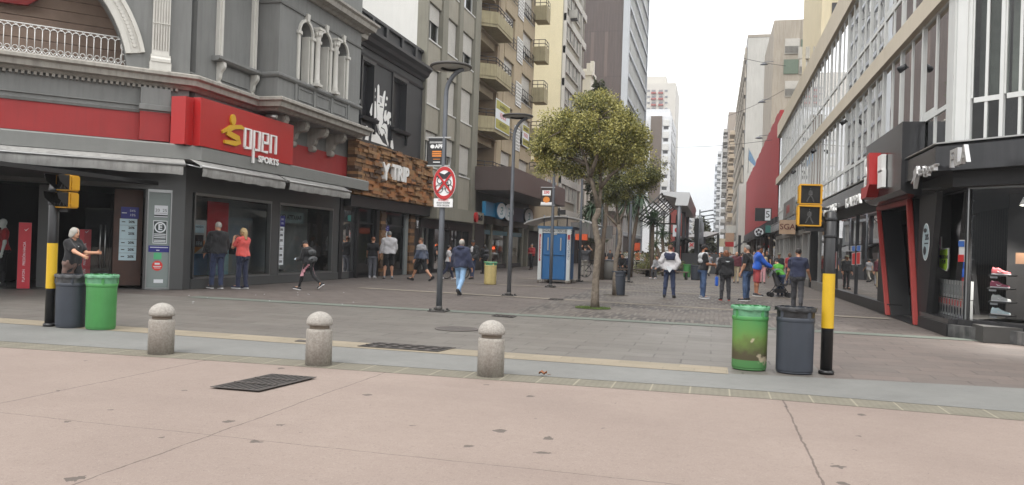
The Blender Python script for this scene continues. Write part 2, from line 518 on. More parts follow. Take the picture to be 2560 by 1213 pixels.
sheet('pale_stripe', [(-11.3, 23.45), (-4.5, 22.6), (2.4, 21.5), (4.35, 21.4), (4.35, 21.85), (2.4, 21.95), (-4.5, 23.05), (-11.3, 23.85)], 0.003, pale_line)
sheet('pale_stripe', [(-10.6, 29.9), (3.9, 29.2), (3.9, 29.6), (-10.6, 30.3)], 0.003, pale_line)
sheet('pale_stripe', [(-9.2, 36.9), (3.9, 36.3), (3.9, 36.75), (-9.2, 37.35)], 0.003, pale_line)
# ================================================================== grey corner shop on the left
M_grey = mat('grey_render', srgb(122, 123, 121), 0.8, 0.08, 0.8, 0.08, 25, streak=0.34)
M_grey2 = mat('grey_metal_fascia', srgb(126, 127, 124), 0.6, 0.05, 0.7, streak=0.12)
M_greyd = mat('dark_grey_cladding_and_shade', srgb(74, 75, 75), 0.35, 0.06, 0.6, spec=0.5)
M_white = mat('white_plaster', srgb(201, 199, 192), 0.75, 0.05, 2.5, 0.15, 40, streak=0.18, dirt=srgb(140, 137, 130))
M_corn = mat('weathered_cornice', srgb(158, 154, 146), 0.8, 0.12, 2.0, 0.15, 30, streak=0.5, dirt=srgb(92, 88, 82))
M_red = mat('red_band', srgb(152, 38, 38), 0.6, 0.08, 0.8, streak=0.35, dirt=srgb(112, 34, 34))
M_redl = mat('red_sign_face', srgb(168, 32, 32), 0.35, 0.03, 0.8)
M_yel = mat('yellow_letter', srgb(200, 156, 36), 0.4, 0.03)
M_wht = mat('white_paint', (0.80, 0.80, 0.78), 0.5, 0.03)
M_blk = mat('black_paint', (0.012, 0.012, 0.013), 0.45, 0.2)
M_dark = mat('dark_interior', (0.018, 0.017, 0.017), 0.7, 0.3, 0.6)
M_wood = mat('dark_wood', srgb(70, 46, 36), 0.6, 0.25, 3, streak=0.3)
M_alu = mat('aluminium', srgb(170, 170, 168), 0.35, 0.06, 3, metal=0.8)
M_steel = mat('brushed_steel', srgb(150, 152, 152), 0.3, 0.06, 3, metal=0.9)
M_canvas = mat('awning_canvas', srgb(150, 149, 146), 0.8, 0.16, 2.2, 0.35, 6, streak=0.55, dirt=srgb(92, 90, 87))
M_shopglass = glass_mat('shop_glass', (0.86, 0.89, 0.89), 0.9, 1.42, wav=0.02)
M_clear = glass_mat('clear_glass', (0.86, 0.9, 0.9), 0.9, 1.45, wav=0.02)
M_floor = mat('shop_floor', (0.06, 0.058, 0.055), 0.4, 0.2, 1)
shop = thing('corner_shop', 'grey corner building with white arch, bay window and red sign over a sports shop', 'building', LC.p(0, 0, 0))
LEND = 10.4
p0 = LC.p(LEND, 0, 0)[:2]; p1 = (-14.5, 19.0); p6 = (-14.5, 29.5)
BY0, BY1, BW = 22.25, 28.15, 0.8
flat_path = [p0, p1, p6]
bay_path = [p0, p1, (-14.5, BY0), (-14.5 + BW, BY0), (-14.5 + BW, BY1), (-14.5, BY1), (-14.5, 29.5)]
# upper walls: street face with bay; cut-off corner face with the arch
AC, AZ, AR = 5.2, 5.66, 3.62
w = MB()
w.box(LF, 19.0 + .25, 22.4, 3.7, 12.6, -0.5, 0.0)
w.box(LF, 28.0, 29.5, 3.7, 12.6, -0.5, 0.0)
w.box(LF, 22.4, 28.0, 3.7, 5.6, -0.5, 0.0)
arc = [(AC + AR * math.cos(t), AZ + AR * math.sin(t)) for t in [math.pi - i * math.pi / 40 for i in range(0, 21)]]
arc = [(u, max(v, 6.0)) for u, v in arc]
arc = [q for i, q in enumerate(arc) if i == 0 or q != arc[i - 1]]
half = [(0.0, 6.0)] + arc + [(AC, 12.6), (0.0, 12.6)]
w.prism(LC, half, -0.45, 0.0)
w.prism(LC, [(2 * AC - u, v) for u, v in half], -0.45, 0.0)
w.box(LC, 0.0, LEND, 3.7, 6.0, -0.45, 0.0)
w.build('wall', M_grey, shop)
# the deep loggia behind the arch
r = MB()
r.box(LC, 0.6, 9.8, 5.95, 6.0, -2.2, -0.46)
r.box(LC, 0.6, 0.7, 6.0, 9.8, -2.2, -0.46); r.box(LC, 9.7, 9.8, 6.0, 9.8, -2.2, -0.46)
r.box(LC, 0.6, 9.8, 9.7, 9.8, -2.2, -0.46)
r.build('loggia_lining', M_grey, shop)
r = MB()
for i in range(12):
 r.box(LC, 0.6, 9.8, 6.0 + i * 0.31, 6.29 + i * 0.31, -2.3, -2.2 + (i % 2) * 0.012)
r.build('loggia_back_wall', mat('loggia_boards', srgb(158, 136, 120), .7, .12, 2), shop)
r = MB(); r.prism(LC, [(3.75, 7.95), (4.0, 7.75), (4.8, 7.72), (6.4, 7.9), (6.4, 9.0), (3.75, 9.0)], -1.9, -1.75); r.build('loggia_sign', M_red, shop)
# arch mouldings
a = MB()
for r0, r1, dep in ((AR + .02, AR + .16, .10), (AR + .16, AR + .40, .05), (AR + .40, AR + .50, .12)):
 pts = [math.pi - i * math.pi / 60 for i in range(4, 57)]
 poly = [(AC + r1 * math.cos(t), AZ + r1 * math.sin(t)) for t in pts] + [(AC + r0 * math.cos(t), AZ + r0 * math.sin(t)) for t in pts[::-1]]
 a.prism(LC, poly, 0.0, dep)
for i in range(10, 112):
 t = math.pi - i * math.pi / 120
 a.disc(LC, AC + (AR + .28) * math.cos(t), AZ + (AR + .28) * math.sin(t), .055, .055, .05, .075, n=7)
a.build('arch_moulding', M_white, shop)
# fluted pilasters
for uc in (0.78, 2 * AC - 0.78):
 q = MB()
 q.box(LC, uc - .27, uc + .27, 6.0, 6.28, 0.0, 0.22)
 q.profile(LC, [(6.28, 0), (6.28, .24), (6.36, .24), (6.42, .19), (6.48, .19), (6.48, 0)], uc - .25, uc + .25)
 q.box(LC, uc - .22, uc + .22, 6.48, 12.4, 0.0, 0.12)
 for k in range(6):
  q.tube([LC.p(uc - .17 + k * .068, 6.62, .118), LC.p(uc - .17 + k * .068, 12.2, .118)], .018, 6)
 q.box(LC, uc - .225, uc + .225, 7.35, 7.37, 0.12, 0.145)
 q.build('pilaster', M_white, shop)
# cornice between the storeys
c = MB()
sweep(c, [(5.62, 0), (5.62, .10), (5.70, .16), (5.72, .34), (5.86, .36), (5.90, .46), (5.98, .46), (6.02, .40), (6.05, 0)], bay_path)
c.build('cornice', M_corn, shop)
c = MB()
nd = 74
for i in range(nd):
 u = 0.3 + i * (LEND - .4) / nd
 c.box(LC, u, u + .07, 5.54, 5.62, 0.002, 0.12)
c.build('dentil_course', M_corn, shop)
c = MB()
sweep(c, [(4.86, 0), (4.86, .07), (4.93, .10), (4.95, .05), (5.03, .05), (5.05, .10), (5.09, .10), (5.09, 0)], [p0, p1])
sweep(c, [(6.12, 0), (6.12, .05), (6.16, .05), (6.16, 0)], [p1, (-14.5, BY0 - .01)])
c.build('string_course', M_grey, shop)
# painted red band and corner block
b = MB()
sweep(b, [(4.10, -.02), (4.10, .035), (4.86, .035), (4.86, -.02)], [p0, LC.p(1.25, 0, 0)[:2]])
b.box(LC, .5, 1.25, 4.10, 4.88, 0.0, 0.25); b.box(LC, -.02, .5, 4.10, 4.85, 0.0, 0.03)
b.box(LF, 22.0, 28.9, 4.0, 4.9, 0.0, 0.06)
b.build('red_band', M_red, shop)
b = MB(); b.box(LC, .5, 1.25, 4.882, 5.54, 0.0, 0.25); b.profile(LC, [(4.9, .25), (4.93, .32), (5.06, .32), (5.08, .25)], .46, 1.29); b.build('corner_block', M_grey, shop)
# shop fascia over the awnings
b = MB()
sweep(b, [(3.62, 0), (3.62, .68), (3.98, .70), (4.02, .66), (4.02, 0)], flat_path)
b.build('fascia', M_grey2, shop)
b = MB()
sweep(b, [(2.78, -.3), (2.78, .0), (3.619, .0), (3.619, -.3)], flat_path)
b.build('lintel', M_greyd, shop)  # dark grey here also paints the shadow under the fascia and awnings
# window with white frame on the street face
wn_ = MB()
for u in (20.22, 21.98):
 wn_.box(LF, u - .11, u + .11, 6.85, 10.5, 0, .12)
 wn_.box(LF, u - .05, u + .05, 6.85, 10.5, .12, .16)
wn_.box(LF, 20.11, 22.09, 9.6, 9.9, 0, .121)
fr_o = wn_.build('window_frame', M_white, shop)
b = MB(); b.quad(LF, 20.33, 21.87, 6.85, 9.6, .015); b.build('blind_panel', M_grey, fr_o)
b = MB()
b.profile(LF, [(6.72, 0), (6.72, .20), (6.78, .28), (6.86, .28), (6.86, 0)], 19.95, 22.2)
b.box(LF, 20.4, 21.8, 6.22, 6.70, 0, .04)
b.build('window_sill', M_grey, shop)
def scroll(fr, uc, wd, v0, v1, w0, dep):
 """an S-shaped console: scrolls at head and foot"""
 h = v1 - v0
 prof = []
 for i in range(17):
  t = i / 16
  prof.append((v1 - h * t, w0 + dep * (0.5 + 0.5 * math.cos(t * math.pi)) * (1 - 0.25 * t) + 0.18 * dep * math.sin(t * math.pi * 2.2) ** 2 + .015))
 q = MB()
 q.profile(fr, [(v1, w0)] + prof + [(v0, w0)], uc - wd / 2, uc + wd / 2)
 for v_, w_, r_ in ((v1 - .2 * h, w0 + dep * .78, dep * .24), (v0 + .12 * h, w0 + dep * .22, dep * .16)):
  q.tube([fr.p(uc - wd * .62, v_, w_), fr.p(uc + wd * .62, v_, w_)], r_, 10)
 return q
for u in (20.27, 22.02):
 scroll(LF, u, .14, 6.05, 6.72, 0, .22).build('console', M_white, shop)
# bay window
BF = Fr((-14.5 + BW, 0, 0), (0, 1, 0), (1, 0, 0))
arches = []
for uc in (23.88, 25.22, 26.55):
 arches.append((uc, .40, 8.52))
b = MB()
b.box(BF, BY0, BY1, 5.6, 6.86, -.8, 0)
b.box(BF, BY0, BY1, 9.05, 10.0, -.8, 0)
edges = [BY0] + sum([[uc - r_, uc + r_] for uc, r_, _ in arches], []) + [BY1]
for i in range(0, len(edges), 2):
 b.box(BF, edges[i], edges[i + 1], 6.86, 9.05, -.35, 0)
for uc, r_, zs in arches:
 poly = [(uc - r_, 9.05), (uc - r_, zs)] + [(uc - r_ * math.cos(k * math.pi / 14), zs + r_ * math.sin(k * math.pi / 14)) for k in range(1, 14)] + [(uc + r_, zs), (uc + r_, 9.05)]
 b.prism(BF, poly, -.35, 0)
b.box(BF, BY0, BY0 + .3, 6.86, 9.05, -.8, -.351); b.box(BF, BY1 - .3, BY1, 6.86, 9.05, -.8, -.351)
b.build('bay', M_grey, shop)
for uc, r_, zs in arches:
 q = MB()
 pts = [k * math.pi / 16 for k in range(17)]
 ring = [(uc - (r_ + .09) * math.cos(t), zs + (r_ + .09) * math.sin(t)) for t in pts] + [(uc + r_ * math.cos(t), zs + r_ * math.sin(t)) for t in pts]
 q.prism(BF, ring, 0, .07)
 for sgn in (-1, 1):
  q.box(BF, uc + sgn * (r_ + .06) - .12, uc + sgn * (r_ + .06) + .12, zs - .1, zs + .0, 0, .09)
  q.box(BF, uc + sgn * (r_ + .055) - .07, uc + sgn * (r_ + .055) + .07, 6.9, zs - .1, 0, .05)
  q.box(BF, uc + sgn * r_ * .86 - .05, uc + sgn * r_ * .86 + .05, 6.87, zs, -.3, -.02)
 q.prism(BF, [(uc - .06, zs + r_ + .02), (uc + .06, zs + r_ + .02), (uc + .10, 9.2), (uc - .10, 9.2)], 0, .12)
 f_ = q.build('arched_window', M_white, shop)
 q = MB(); q.quad(BF, uc - r_, uc + r_, 6.86, zs + r_, -.33); q.build('blind_panel', M_grey, f_)
for uc in (24.55, 25.88):
 q = MB()
 c0 = BF.p(uc, 6.87, .11)
 q.box(BF, uc - .15, uc + .15, 6.87, 6.95, 0, .26)
 q.lathe([(.13, 0), (.13, .05), (.10, .09), (.12, .14), (.095, .18), (.088, 1.5), (.10, 1.52), (.09, 1.56), (.11, 1.68), (.14, 1.82), (.15, 1.86)], (c0[0], c0[1], c0[2] + .08), 14)
 for k in range(8):
  t = k * math.pi / 4
  q.lathe([(.0, 0), (.045, .04), (.05, .12), (.0, .17)], (c0[0] + .11 * math.cos(t), c0[1] + .11 * math.sin(t), c0[2] + 1.72), 6)
 q.box(BF, uc - .16, uc + .16, 8.82, 8.9, 0, .27)
 q.build('column', M_white, shop)
b = MB()
baypart = [(-14.5, BY0), (-14.5 + BW, BY0), (-14.5 + BW, BY1), (-14.5, BY1)]
sweep(b, [(6.72, 0), (6.72, .05), (6.78, .10), (6.84, .10), (6.88, .04), (6.88, 0)], baypart)
sweep(b, [(6.1, 0), (6.1, .04), (6.16, .04), (6.16, 0)], baypart)
for u0, u1 in ((23.55, 24.45), (24.75, 25.7), (26.0, 27.0)):
 b.box(BF, u0, u1, 6.22, 6.26, 0, .03); b.box(BF, u0, u1, 6.6, 6.64, 0, .03); b.box(BF, u0 - .04, u0, 6.22, 6.64, 0, .03); b.box(BF, u1, u1 + .04, 6.22, 6.64, 0, .03)
for u in (23.35, 24.6, 25.86, 27.2):
 b.box(BF, u - .07, u + .07, 6.16, 6.72, 0, .045)
sweep(b, [(9.1, 0), (9.1, .05), (9.16, .07), (9.18, 0)], baypart)
b.build('bay_panelling', M_grey, shop)
for u in (23.0, 24.35, 25.75, 27.15):
 scroll(LF, u, .22, 4.75, 5.6, 0, .72).build('bracket', M_corn, shop)
b = MB()
sweep(b, [(9.72, 0), (9.72, .10), (9.8, .2), (9.84, .42), (10.0, .46), (10.06, .55), (10.14, .55), (10.2, 0)], bay_path)
b.build('top_cornice', M_corn, shop)
b = MB()
sweep(b, [(10.2, -.3), (10.2, .0), (12.6, .0), (12.6, -.3)], bay_path)
b.build('parapet', M_grey, shop)
# iron balcony railing in the arch
b = MB()
u = 1.72
n_ = 0
b.tube([LC.p(1.68, 6.88, -.2), LC.p(8.7, 6.88, -.2)], .016, 6); b.tube([LC.p(1.68, 6.12, -.2), LC.p(8.7, 6.12, -.2)], .014, 6)
while u < 8.6:
 b.tube([LC.p(u, 6.22, -.2), LC.p(u, 6.74, -.2)], .011, 5)
 arcp = lambda uc, vc, rr, sg: [LC.p(uc + rr * math.cos(k * math.pi / 6), vc + sg * rr * math.sin(k * math.pi / 6), -.2) for k in range(7)]
 b.tube(arcp(u + .085, 6.74, .085, 1), .011, 5); b.tube(arcp(u, 6.80, .085, 1), .009, 5)
 b.tube(arcp(u + .085, 6.21, .085, -1), .011, 5); b.tube(arcp(u, 6.14, .085, 1), .009, 5); b.tube(arcp(u + .085, 6.24, .06, 1), .009, 5)
 u += .17
for vv, sg in ((6.75, -1), (6.24, 1)):
 b.tube([LC.p(1.72 - .02 - .1 * math.sin(t) * (1 - t / 9), vv + sg * .2 * (1 - math.cos(t)) * .5, -.2) for t in [i * .5 for i in range(12)]], .012, 5)
b.build('balcony_railing', M_wht, shop)
# shop front, cut-off corner side: entrance, glass side panel, pillars
b = MB()
b.box(LC, 0.0, .34, 0, 2.78, -.35, 0)
b.box(LF, 19.0, 19.0 + .32, 0, 2.78, -.35, -.002)
b.box(LC, .96, 1.02, 0, 2.78, -.2, .0)
b.build('corner_pillar', M_greyd, shop)
b = MB(); b.box(LC, 3.05, 3.55, 0, 2.78, -1.6, -1.1); b.build('inner_pillar', M_greyd, shop)
b = MB(); b.box(LC, .35, .95, .05, 2.70, -.06, -.04); gp = b.build('glass_panel', mat('frosted_glass', srgb(132, 142, 140), 0.15, 0.06, 0.9), shop)
b = MB(); b.box(LC, .34, .96, 0.0, .05, -.1, .02); b.box(LC, .34, .96, 2.70, 2.78, -.1, .01); b.box(LC, .34, .37, .05, 2.7, -.09, .012); b.box(LC, .93, .96, .05, 2.7, -.09, .012); b.build('panel_frame', M_steel, gp)
b = MB()
b.box(LC, 1.03, 1.75, 0.08, 2.76, -.6, -.55, 0)
b.build('wood_door', M_wood, shop)
dr = MB(); dr.box(LC, 1.78, 2.45, .06, 2.2, -.5, -.48); dr_o = dr.build('glass_door', M_clear, shop)
dr = MB()
for u in (1.95, 2.07):
 dr.tube([LC.p(u, .55, -.43), LC.p(u, 1.75, -.43)], .018, 8)
dr.build('door_handle', M_steel, dr_o)
# inside of the shop
b = MB()
BK = LF.p(0, 0, -6)
b.box(LF, 18.4, 29.4, -.02, .0, -6, -.36, 1)
b.box(LF, 12.0, 29.4, 0, 2.9, -6.1, -6, 0)
b.box(LF, 29.3, 29.4, 0, 2.9, -6, -.36, 0)
b.box(LF, 12.0, 29.4, 2.9, 3.0, -7, -.5, 0)
b.box(LC, 0.5, LEND, 0, 2.9, -7.1, -7, 0)
b.box(LC, LEND - .1, LEND, 0, 2.9, -7, -.36, 0)
b.box(LC, 0.36, LEND, -.02, .0, -7, -.3, 1)
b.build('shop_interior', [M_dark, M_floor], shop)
# street-side shop windows
for (a0, a1) in ((19.42, 23.45), (23.95, 27.85)):
 q = MB()
 q.box(LF, a0, a1, .28, .34, -.14, .03); q.box(LF, a0, a1, 2.70, 2.775, -.14, .02)
 q.box(LF, a0, a0 + .05, .34, 2.70, -.13, .01); q.box(LF, a1 - .05, a1, .34, 2.70, -.13, .01)
 wi = q.build('shop_window', M_steel, shop)
 q = MB(); q.quad(LF, a0 + .05, a1 - .05, .34, 2.70, -.06); q.build('pane', M_shopglass, wi)
b = MB()
b.box(LF, 19.33, 29.3, 0.0, .28, -.2, .04)
b.box(LF, 23.46, 23.94, .281, 2.78, -.2, 0.0)
b.box(LF, 27.86, 28.35, .281, 2.78, -.2, 0.0)
b.build('shop_plinth', M_greyd, shop)
b = MB(); b.box(LF, 28.36, 28.62, 0, 3.6, -.2, .05); b.build('dark_pier', M_blk, shop)
b = MB(); b.box(LF, 19.5, 23.6, .3, 2.75, -1.0, -.95, 0); b.box(LF, 23.8, 28.1, .3, 2.75, -1.3, -1.25, 0); b.box(LF, 19.5, 28.1, .28, .33, -1.25, -.15, 0); build_each(b, 'reflection_backdrop', mat('reflection_grey', srgb(136, 140, 140), .6, .15, 1.2), shop)  # lighter grey backdrop stands in for the street reflected in the glass
# awnings: rolled-in canvas with a bright front bar and a hanging valance
def awning(fr, u0, u1, zt, wf, bracket=True):
 q = MB()
 n = 26
 P = []
 for i in range(n + 1):
  u = u0 + (u1 - u0) * i / n
  jit = .012 * math.sin(i * 1.9) + .01 * math.sin(i * .7)
  P += [fr.p(u, zt + .02, wf - .36), fr.p(u, zt - .06 - jit, wf - .20), fr.p(u, zt - .16, wf)]
 F = [(i * 3 + j, i * 3 + j + 1, i * 3 + j + 4, i * 3 + j + 3) for i in range(n) for j in range(2)]
 q.add(P, F, 0, True)
 P = []
 for i in range(n + 1):
  u = u0 + .06 + (u1 - u0 - .12) * i / n
  jit = .02 * math.sin(i * 2.3) + .015 * math.sin(i * 5.1)
  P += [fr.p(u, zt - .19, wf + .0), fr.p(u, zt - .30, wf + .012 + jit), fr.p(u, zt - .44 + .012 * math.sin(i * 1.3), wf - .015 + jit * .6)]
 q.add(P, F, 0, True)
 o = q.build('awning', M_canvas, shop, fixn=False)
 q = MB(); q.tube([fr.p(u0, zt - .17, wf), fr.p(u1, zt - .17, wf)], .038, 10); q.build('front_bar', M_alu, o)
 if bracket:
  for u in (u0 + .05, u1 - .05):
   q = MB()
   q.box(fr, u - .03, u + .03, zt - .12, zt + .05, .0, .2); q.tube([fr.p(u, zt - .05, .15), fr.p(u, zt - .2, wf - .05)], .022, 6); q.build('awning_arm', M_steel, o)
 return o
awning(LC, .15, 9.8, 3.60, 1.0)
u0, _ = LF.at(503, 418, 1.0); u1, _ = LF.at(715, 470, 1.0); u2, _ = LF.at(722, 455, 1.0); u3, _ = LF.at(877, 488, 1.0)
awning(LF, u0, u1, 3.58, 1.0); awning(LF, u2, u3, 3.58, 1.0)
# the shop's sign (lettering and running-figure S as on the photo)
SG = .72
su0, _ = LF.at(506, 243, SG); su1, sz0 = LF.at(731, 413, SG); _, sz1 = LF.at(731, 313, SG)
sign = thing('shop_sign', 'large red box sign with white lettering and yellow running figure', 'sign', LF.p(su0, sz0, 0))
b = MB(); b.box(LF, su0 - .05, su1, sz0, sz1, .06, SG); b.box(LF, su0 - .4, su0 - .06, sz0, sz1 - .03, .05, SG - .22); b.box(LC, -.05, .42, sz0 + .02, sz1 - .05, .1, .34)
b.build('sign_box', M_redl, sign)
SF = Fr(LF.p(0, 0, SG), LF.u, LF.w)
ou, ov = SF.at(607, 340); eu, ev = SF.at(692, 362)
_, xh1 = SF.at(625, 325); _, xh0 = SF.at(625, 372)
def stroke(mb, fr, pts, wd, d, m=0):
 """a flat band following pts"""
 P = [np.array(p, float) for p in pts]; L = []; Rr = []
 for i in range(len(P)):
  t = P[min(i + 1, len(P) - 1)] - P[max(i - 1, 0)]; t = t / (np.linalg.norm(t) + 1e-9)
  nrm = np.array([-t[1], t[0]]); wv = wd[i] if hasattr(wd, '__len__') else wd
  L.append(P[i] + nrm * wv / 2); Rr.append(P[i] - nrm * wv / 2)
 for i in range(len(P) - 1):
  mb.prism(fr, [tuple(Rr[i]), tuple(Rr[i + 1]), tuple(L[i + 1]), tuple(L[i])], 0, d, m)
b = MB()
S0, S1 = 20.92, 21.95
W_ = (eu - ou)
h_ = xh1 - xh0
lw = .088
letters = [ou + W_ * k / 4 + .03 for k in range(4)]
cw = W_ / 4 - .17
zb, zt = xh0, xh1
for k, ch in enumerate('open'):
 x = letters[k] + .04
 if ch == 'o':
  stroke(b, SF, [(x, zb), (x + cw, zb), (x + cw, zt), (x, zt), (x, zb)], lw, .05)
 if ch == 'p':
  stroke(b, SF, [(x, zb - .42), (x, zt), (x + cw, zt), (x + cw, zb), (x, zb)], lw, .05)
 if ch == 'e':
  stroke(b, SF, [(x + cw, zb), (x, zb), (x, zt), (x + cw, zt), (x + cw, (zb + zt) / 2), (x, (zb + zt) / 2)], lw, .05)
 if ch == 'n':
  stroke(b, SF, [(x, zb), (x, zt), (x + cw, zt), (x + cw, zb)], lw, .05)
text_mb('SPORTS', SF, (letters[1] + eu) / 2 + .22, zb - .26, 0.0, .27, depth=.03, sx=1.25, bold=.008, mb=b)
b.build('lettering', M_wht, sign)
b = MB()
hu, hv = SF.at(580, 300); b.disc(SF, hu, hv, .12, .16, 0, .06)
pt = [SF.at(*q) for q in ((553, 330), (575, 318), (600, 318), (607, 322), (585, 318), (568, 324), (566, 332), (580, 340), (593, 347), (596, 355), (585, 359), (558, 354))]
stroke(b, SF, pt[:4], [.08, .13, .12, .05], .055); stroke(b, SF, pt[4:], [.10, .15, .17, .17, .17, .16, .15, .10], .06)
b.build('figure_emblem', M_yel, sign)
# small things fixed to the shop front
cm = thing('security_camera', 'small grey security camera above the red sign', 'camera', SF.p(22.2, sz1, -.2))
b = MB(); b.box(SF, 22.15, 22.25, sz1, sz1 + .08, -.3, -.1); b.tube([SF.p(22.2, sz1 + .1, -.25), SF.p(22.2, sz1 + .08, .12)], .06, 10); b.build('camera_body', M_alu, cm)
def poster(name, label, cat, fr, u0, u1, v0, v1, w_, base, group=None):
 t = thing(name, label, cat, fr.p((u0 + u1) / 2, v0, w_), group)
 q = MB(); q.box(fr, u0, u1, v0, v1, w_, w_ + .006); q.build('sheet', base, t)
 return t
M_pblue = mat('pale_blue_paper', srgb(184, 206, 214), 0.6, 0.03)
M_navyp = mat('navy_paper', srgb(34, 36, 120), 0.5, 0.05)
M_ppr = mat('white_paper', srgb(214, 218, 222), 0.6, 0.03)
M_ink = mat('ink', (0.02, 0.02, 0.025), 0.6, 0.1)
def discount_list(name, label, fr_t, uc, wd, v0, v1, w_, paper):
 """a tall list of discounts under a blue head"""
 t = thing(name, label, 'poster', fr_t.p(uc, v0, w_))
 h = v1 - v0
 q = MB(); q.box(fr_t, uc - wd / 2, uc + wd / 2, v0, v0 + h * .78, w_, w_ + .008); q.build('sheet', paper, t)
 q = MB(); q.box(fr_t, uc - wd / 2 + .02, uc + wd / 2 + .03, v0 + h * .785, v1, w_, w_ + .01); hd = q.build('head', M_navyp, t)
 q = MB()
 rows = [.07, .20, .33, .50, .61, .72]
 for r_, tx in zip(rows, ('20%', '20%', '20%', '25%', '20%', '20%')):
  text_mb(tx, fr_t, uc + wd * .18, v0 + h * r_, w_ + .008, h * .062, depth=.003, bold=.004, mb=q)
 for r_ in (.07, .20, .33, .55, .72):
  q.box(fr_t, uc - wd * .38, uc - wd * .18, v0 + h * r_ - .012, v0 + h * r_ + .012, w_ + .008, w_ + .011)
 for r_ in (.135, .265, .395, .655):
  q.box(fr_t, uc - wd / 2, uc + wd / 2, v0 + h * r_, v0 + h * r_ + .006, w_ + .008, w_ + .010)
 q.build('print', M_ink, t)
 q = MB()
 text_mb('54%', fr_t, uc + wd * .22, v0 + h * .93, w_ + .010, h * .06, depth=.003, mb=q)
 text_mb('15%', fr_t, uc + wd * .22, v0 + h * .85, w_ + .010, h * .06, depth=.003, mb=q)
 q.box(fr_t, uc - wd * .4, uc - wd * .12, v0 + h * .88, v0 + h * .895, w_ + .010, w_ + .013)
 q.build('head_print', M_ppr, hd)
 return t
du, dv = LC.at(340, 580, -.5)
discount_list('discount_poster', 'pale blue discount list with navy head on the wooden door', LCT, -1.38, .44, .78, 2.27, -.54, M_pblue)
u_, _ = LF.at(700, 600, -.04)
discount_list('discount_poster', 'white discount list with navy head on the street window', LF, u_, .52, .62, 2.32, -.055, M_ppr)
t = thing('notice', 'white notice reading 20 and 25 on the glass panel', 'notice', LCT.p(-.62, 2.1, 0))
q = MB(); q.box(LCT, -.78, -.44, 2.02, 2.34, -.04, -.03); q.build('sheet', M_ppr, t)
q = MB(); text_mb('20  25', LCT, -.61, 2.2, -.03, .12, depth=.003, mb=q); q.box(LCT, -.78, -.44, 2.04, 2.08, -.03, -.027); q.box(LCT, -.76, -.46, 2.12, 2.13, -.03, -.028); q.build('print', M_ink, t)
t = thing('exchange_sign', 'dark panel with round white E emblem on the glass panel', 'sign', LCT.p(-.62, 1.3, 0))
q = MB(); q.box(LCT, -.80, -.44, 1.28, 1.92, -.04, -.032); q.build('sheet', mat('slate_green', srgb(52, 62, 62), .5, .05), t)
q = MB()
for k in range(24):
 a0 = k * math.pi / 12; a1 = (k + 1) * math.pi / 12
 q.prism(LCT, [(-.62 + .15 * math.cos(a0), 1.73 + .15 * math.sin(a0)), (-.62 + .15 * math.cos(a1), 1.73 + .15 * math.sin(a1)), (-.62 + .115 * math.cos(a1), 1.73 + .115 * math.sin(a1)), (-.62 + .115 * math.cos(a0), 1.73 + .115 * math.sin(a0))], -.032, -.028)
text_mb('E', LCT, -.62, 1.73, -.032, .22, depth=.004, bold=.006, mb=q)
for v in (1.53, 1.48, 1.43, 1.36, 1.32):
 q.box(LCT, -.77, -.47, v, v + .022, -.032, -.029)
for u0_, u1_, v0_, v1_ in ((-.80, -.44, 1.90, 1.92), (-.80, -.44, 1.28, 1.30), (-.80, -.785, 1.3, 1.9), (-.455, -.44, 1.3, 1.9)):
 q.box(LCT, u0_, u1_, v0_, v1_, -.032, -.029)
q.build('print', M_ppr, t)
t = poster('window_sticker', 'navy banner sticker under the E emblem', 'sticker', LCT, -.9, -.36, 1.04, 1.22, -.038, M_navyp)
q = MB(); q.box(LCT, -.86, -.40, 1.16, 1.18, -.032, -.029); q.box(LCT, -.7, -.62, 1.08, 1.10, -.032, -.029); q.build('print', M_ppr, t)
t = poster('window_sticker', 'small green sticker below the navy banner', 'sticker', LCT, -.76, -.56, .84, 1.02, -.038, mat('green_paper', srgb(86, 176, 124), .6, .05))
t = thing('window_sticker', 'round red sticker with white print on the glass panel', 'sticker', LCT.p(-.66, .5, 0))
q = MB(); q.disc(LCT, -.66, .66, .135, .14, -.038, -.032); q.build('sheet', mat('red_paper', srgb(206, 52, 44), .5, .05), t)
q = MB(); q.box(LCT, -.73, -.60, .69, .74, -.032, -.029); q.box(LCT, -.76, -.56, .63, .65, -.032, -.029); q.box(LCT, -.74, -.58, .59, .605, -.032, -.029); q.build('print', M_ppr, t)
t = poster('window_sticker', 'small white notice low on the glass panel', 'sticker', LCT, -.74, -.50, .18, .28, -.038, M_ppr)
# totem banners by the entrance
def totem(u, w_, label, zt=1.72):
 t = thing('totem_display', label, 'display', LCT.p(u, 0, w_))
 q = MB(); q.box(LCT, u, u + .28, .02, zt, w_, w_ + .02); q.build('front_face', M_redt, t)
 q = MB(); q.box(LCT, u - .01, u + .28, .0, zt + .01, w_ - .2, w_ - .002); q.build('side_body', mat('totem_side', srgb(60, 66, 74), .5, .1), t)
 q = MB(); f2 = Fr(LCT.p(u + .14, 0, w_ + .02), (0, 0, 1), LCT.w, v=-LCT.u)
 text_mb('PRESIÓN HACIA', f2, .92, 0, 0, .085, depth=.003, mb=q); text_mb('PLAYON', f2, .35, 0, 0, .085, depth=.003, mb=q)
 stroke(q, Fr(LCT.p(u + .17, 1.52, w_ + .02), LCT.u, LCT.w), [(-.04, .03), (-.02, -.01), (.05, .06)], [.012, .022, .004], .004)
 q.build('print', M_ppr, t)
M_redt = mat('totem_red', srgb(186, 48, 60), .5, .05)
totem(-3.95, -.1, 'red totem banner standing out by the pavement edge of the dark shop entrance')
totem(-2.55, -.9, 'red totem banner behind the glass door of the entrance', 1.6)
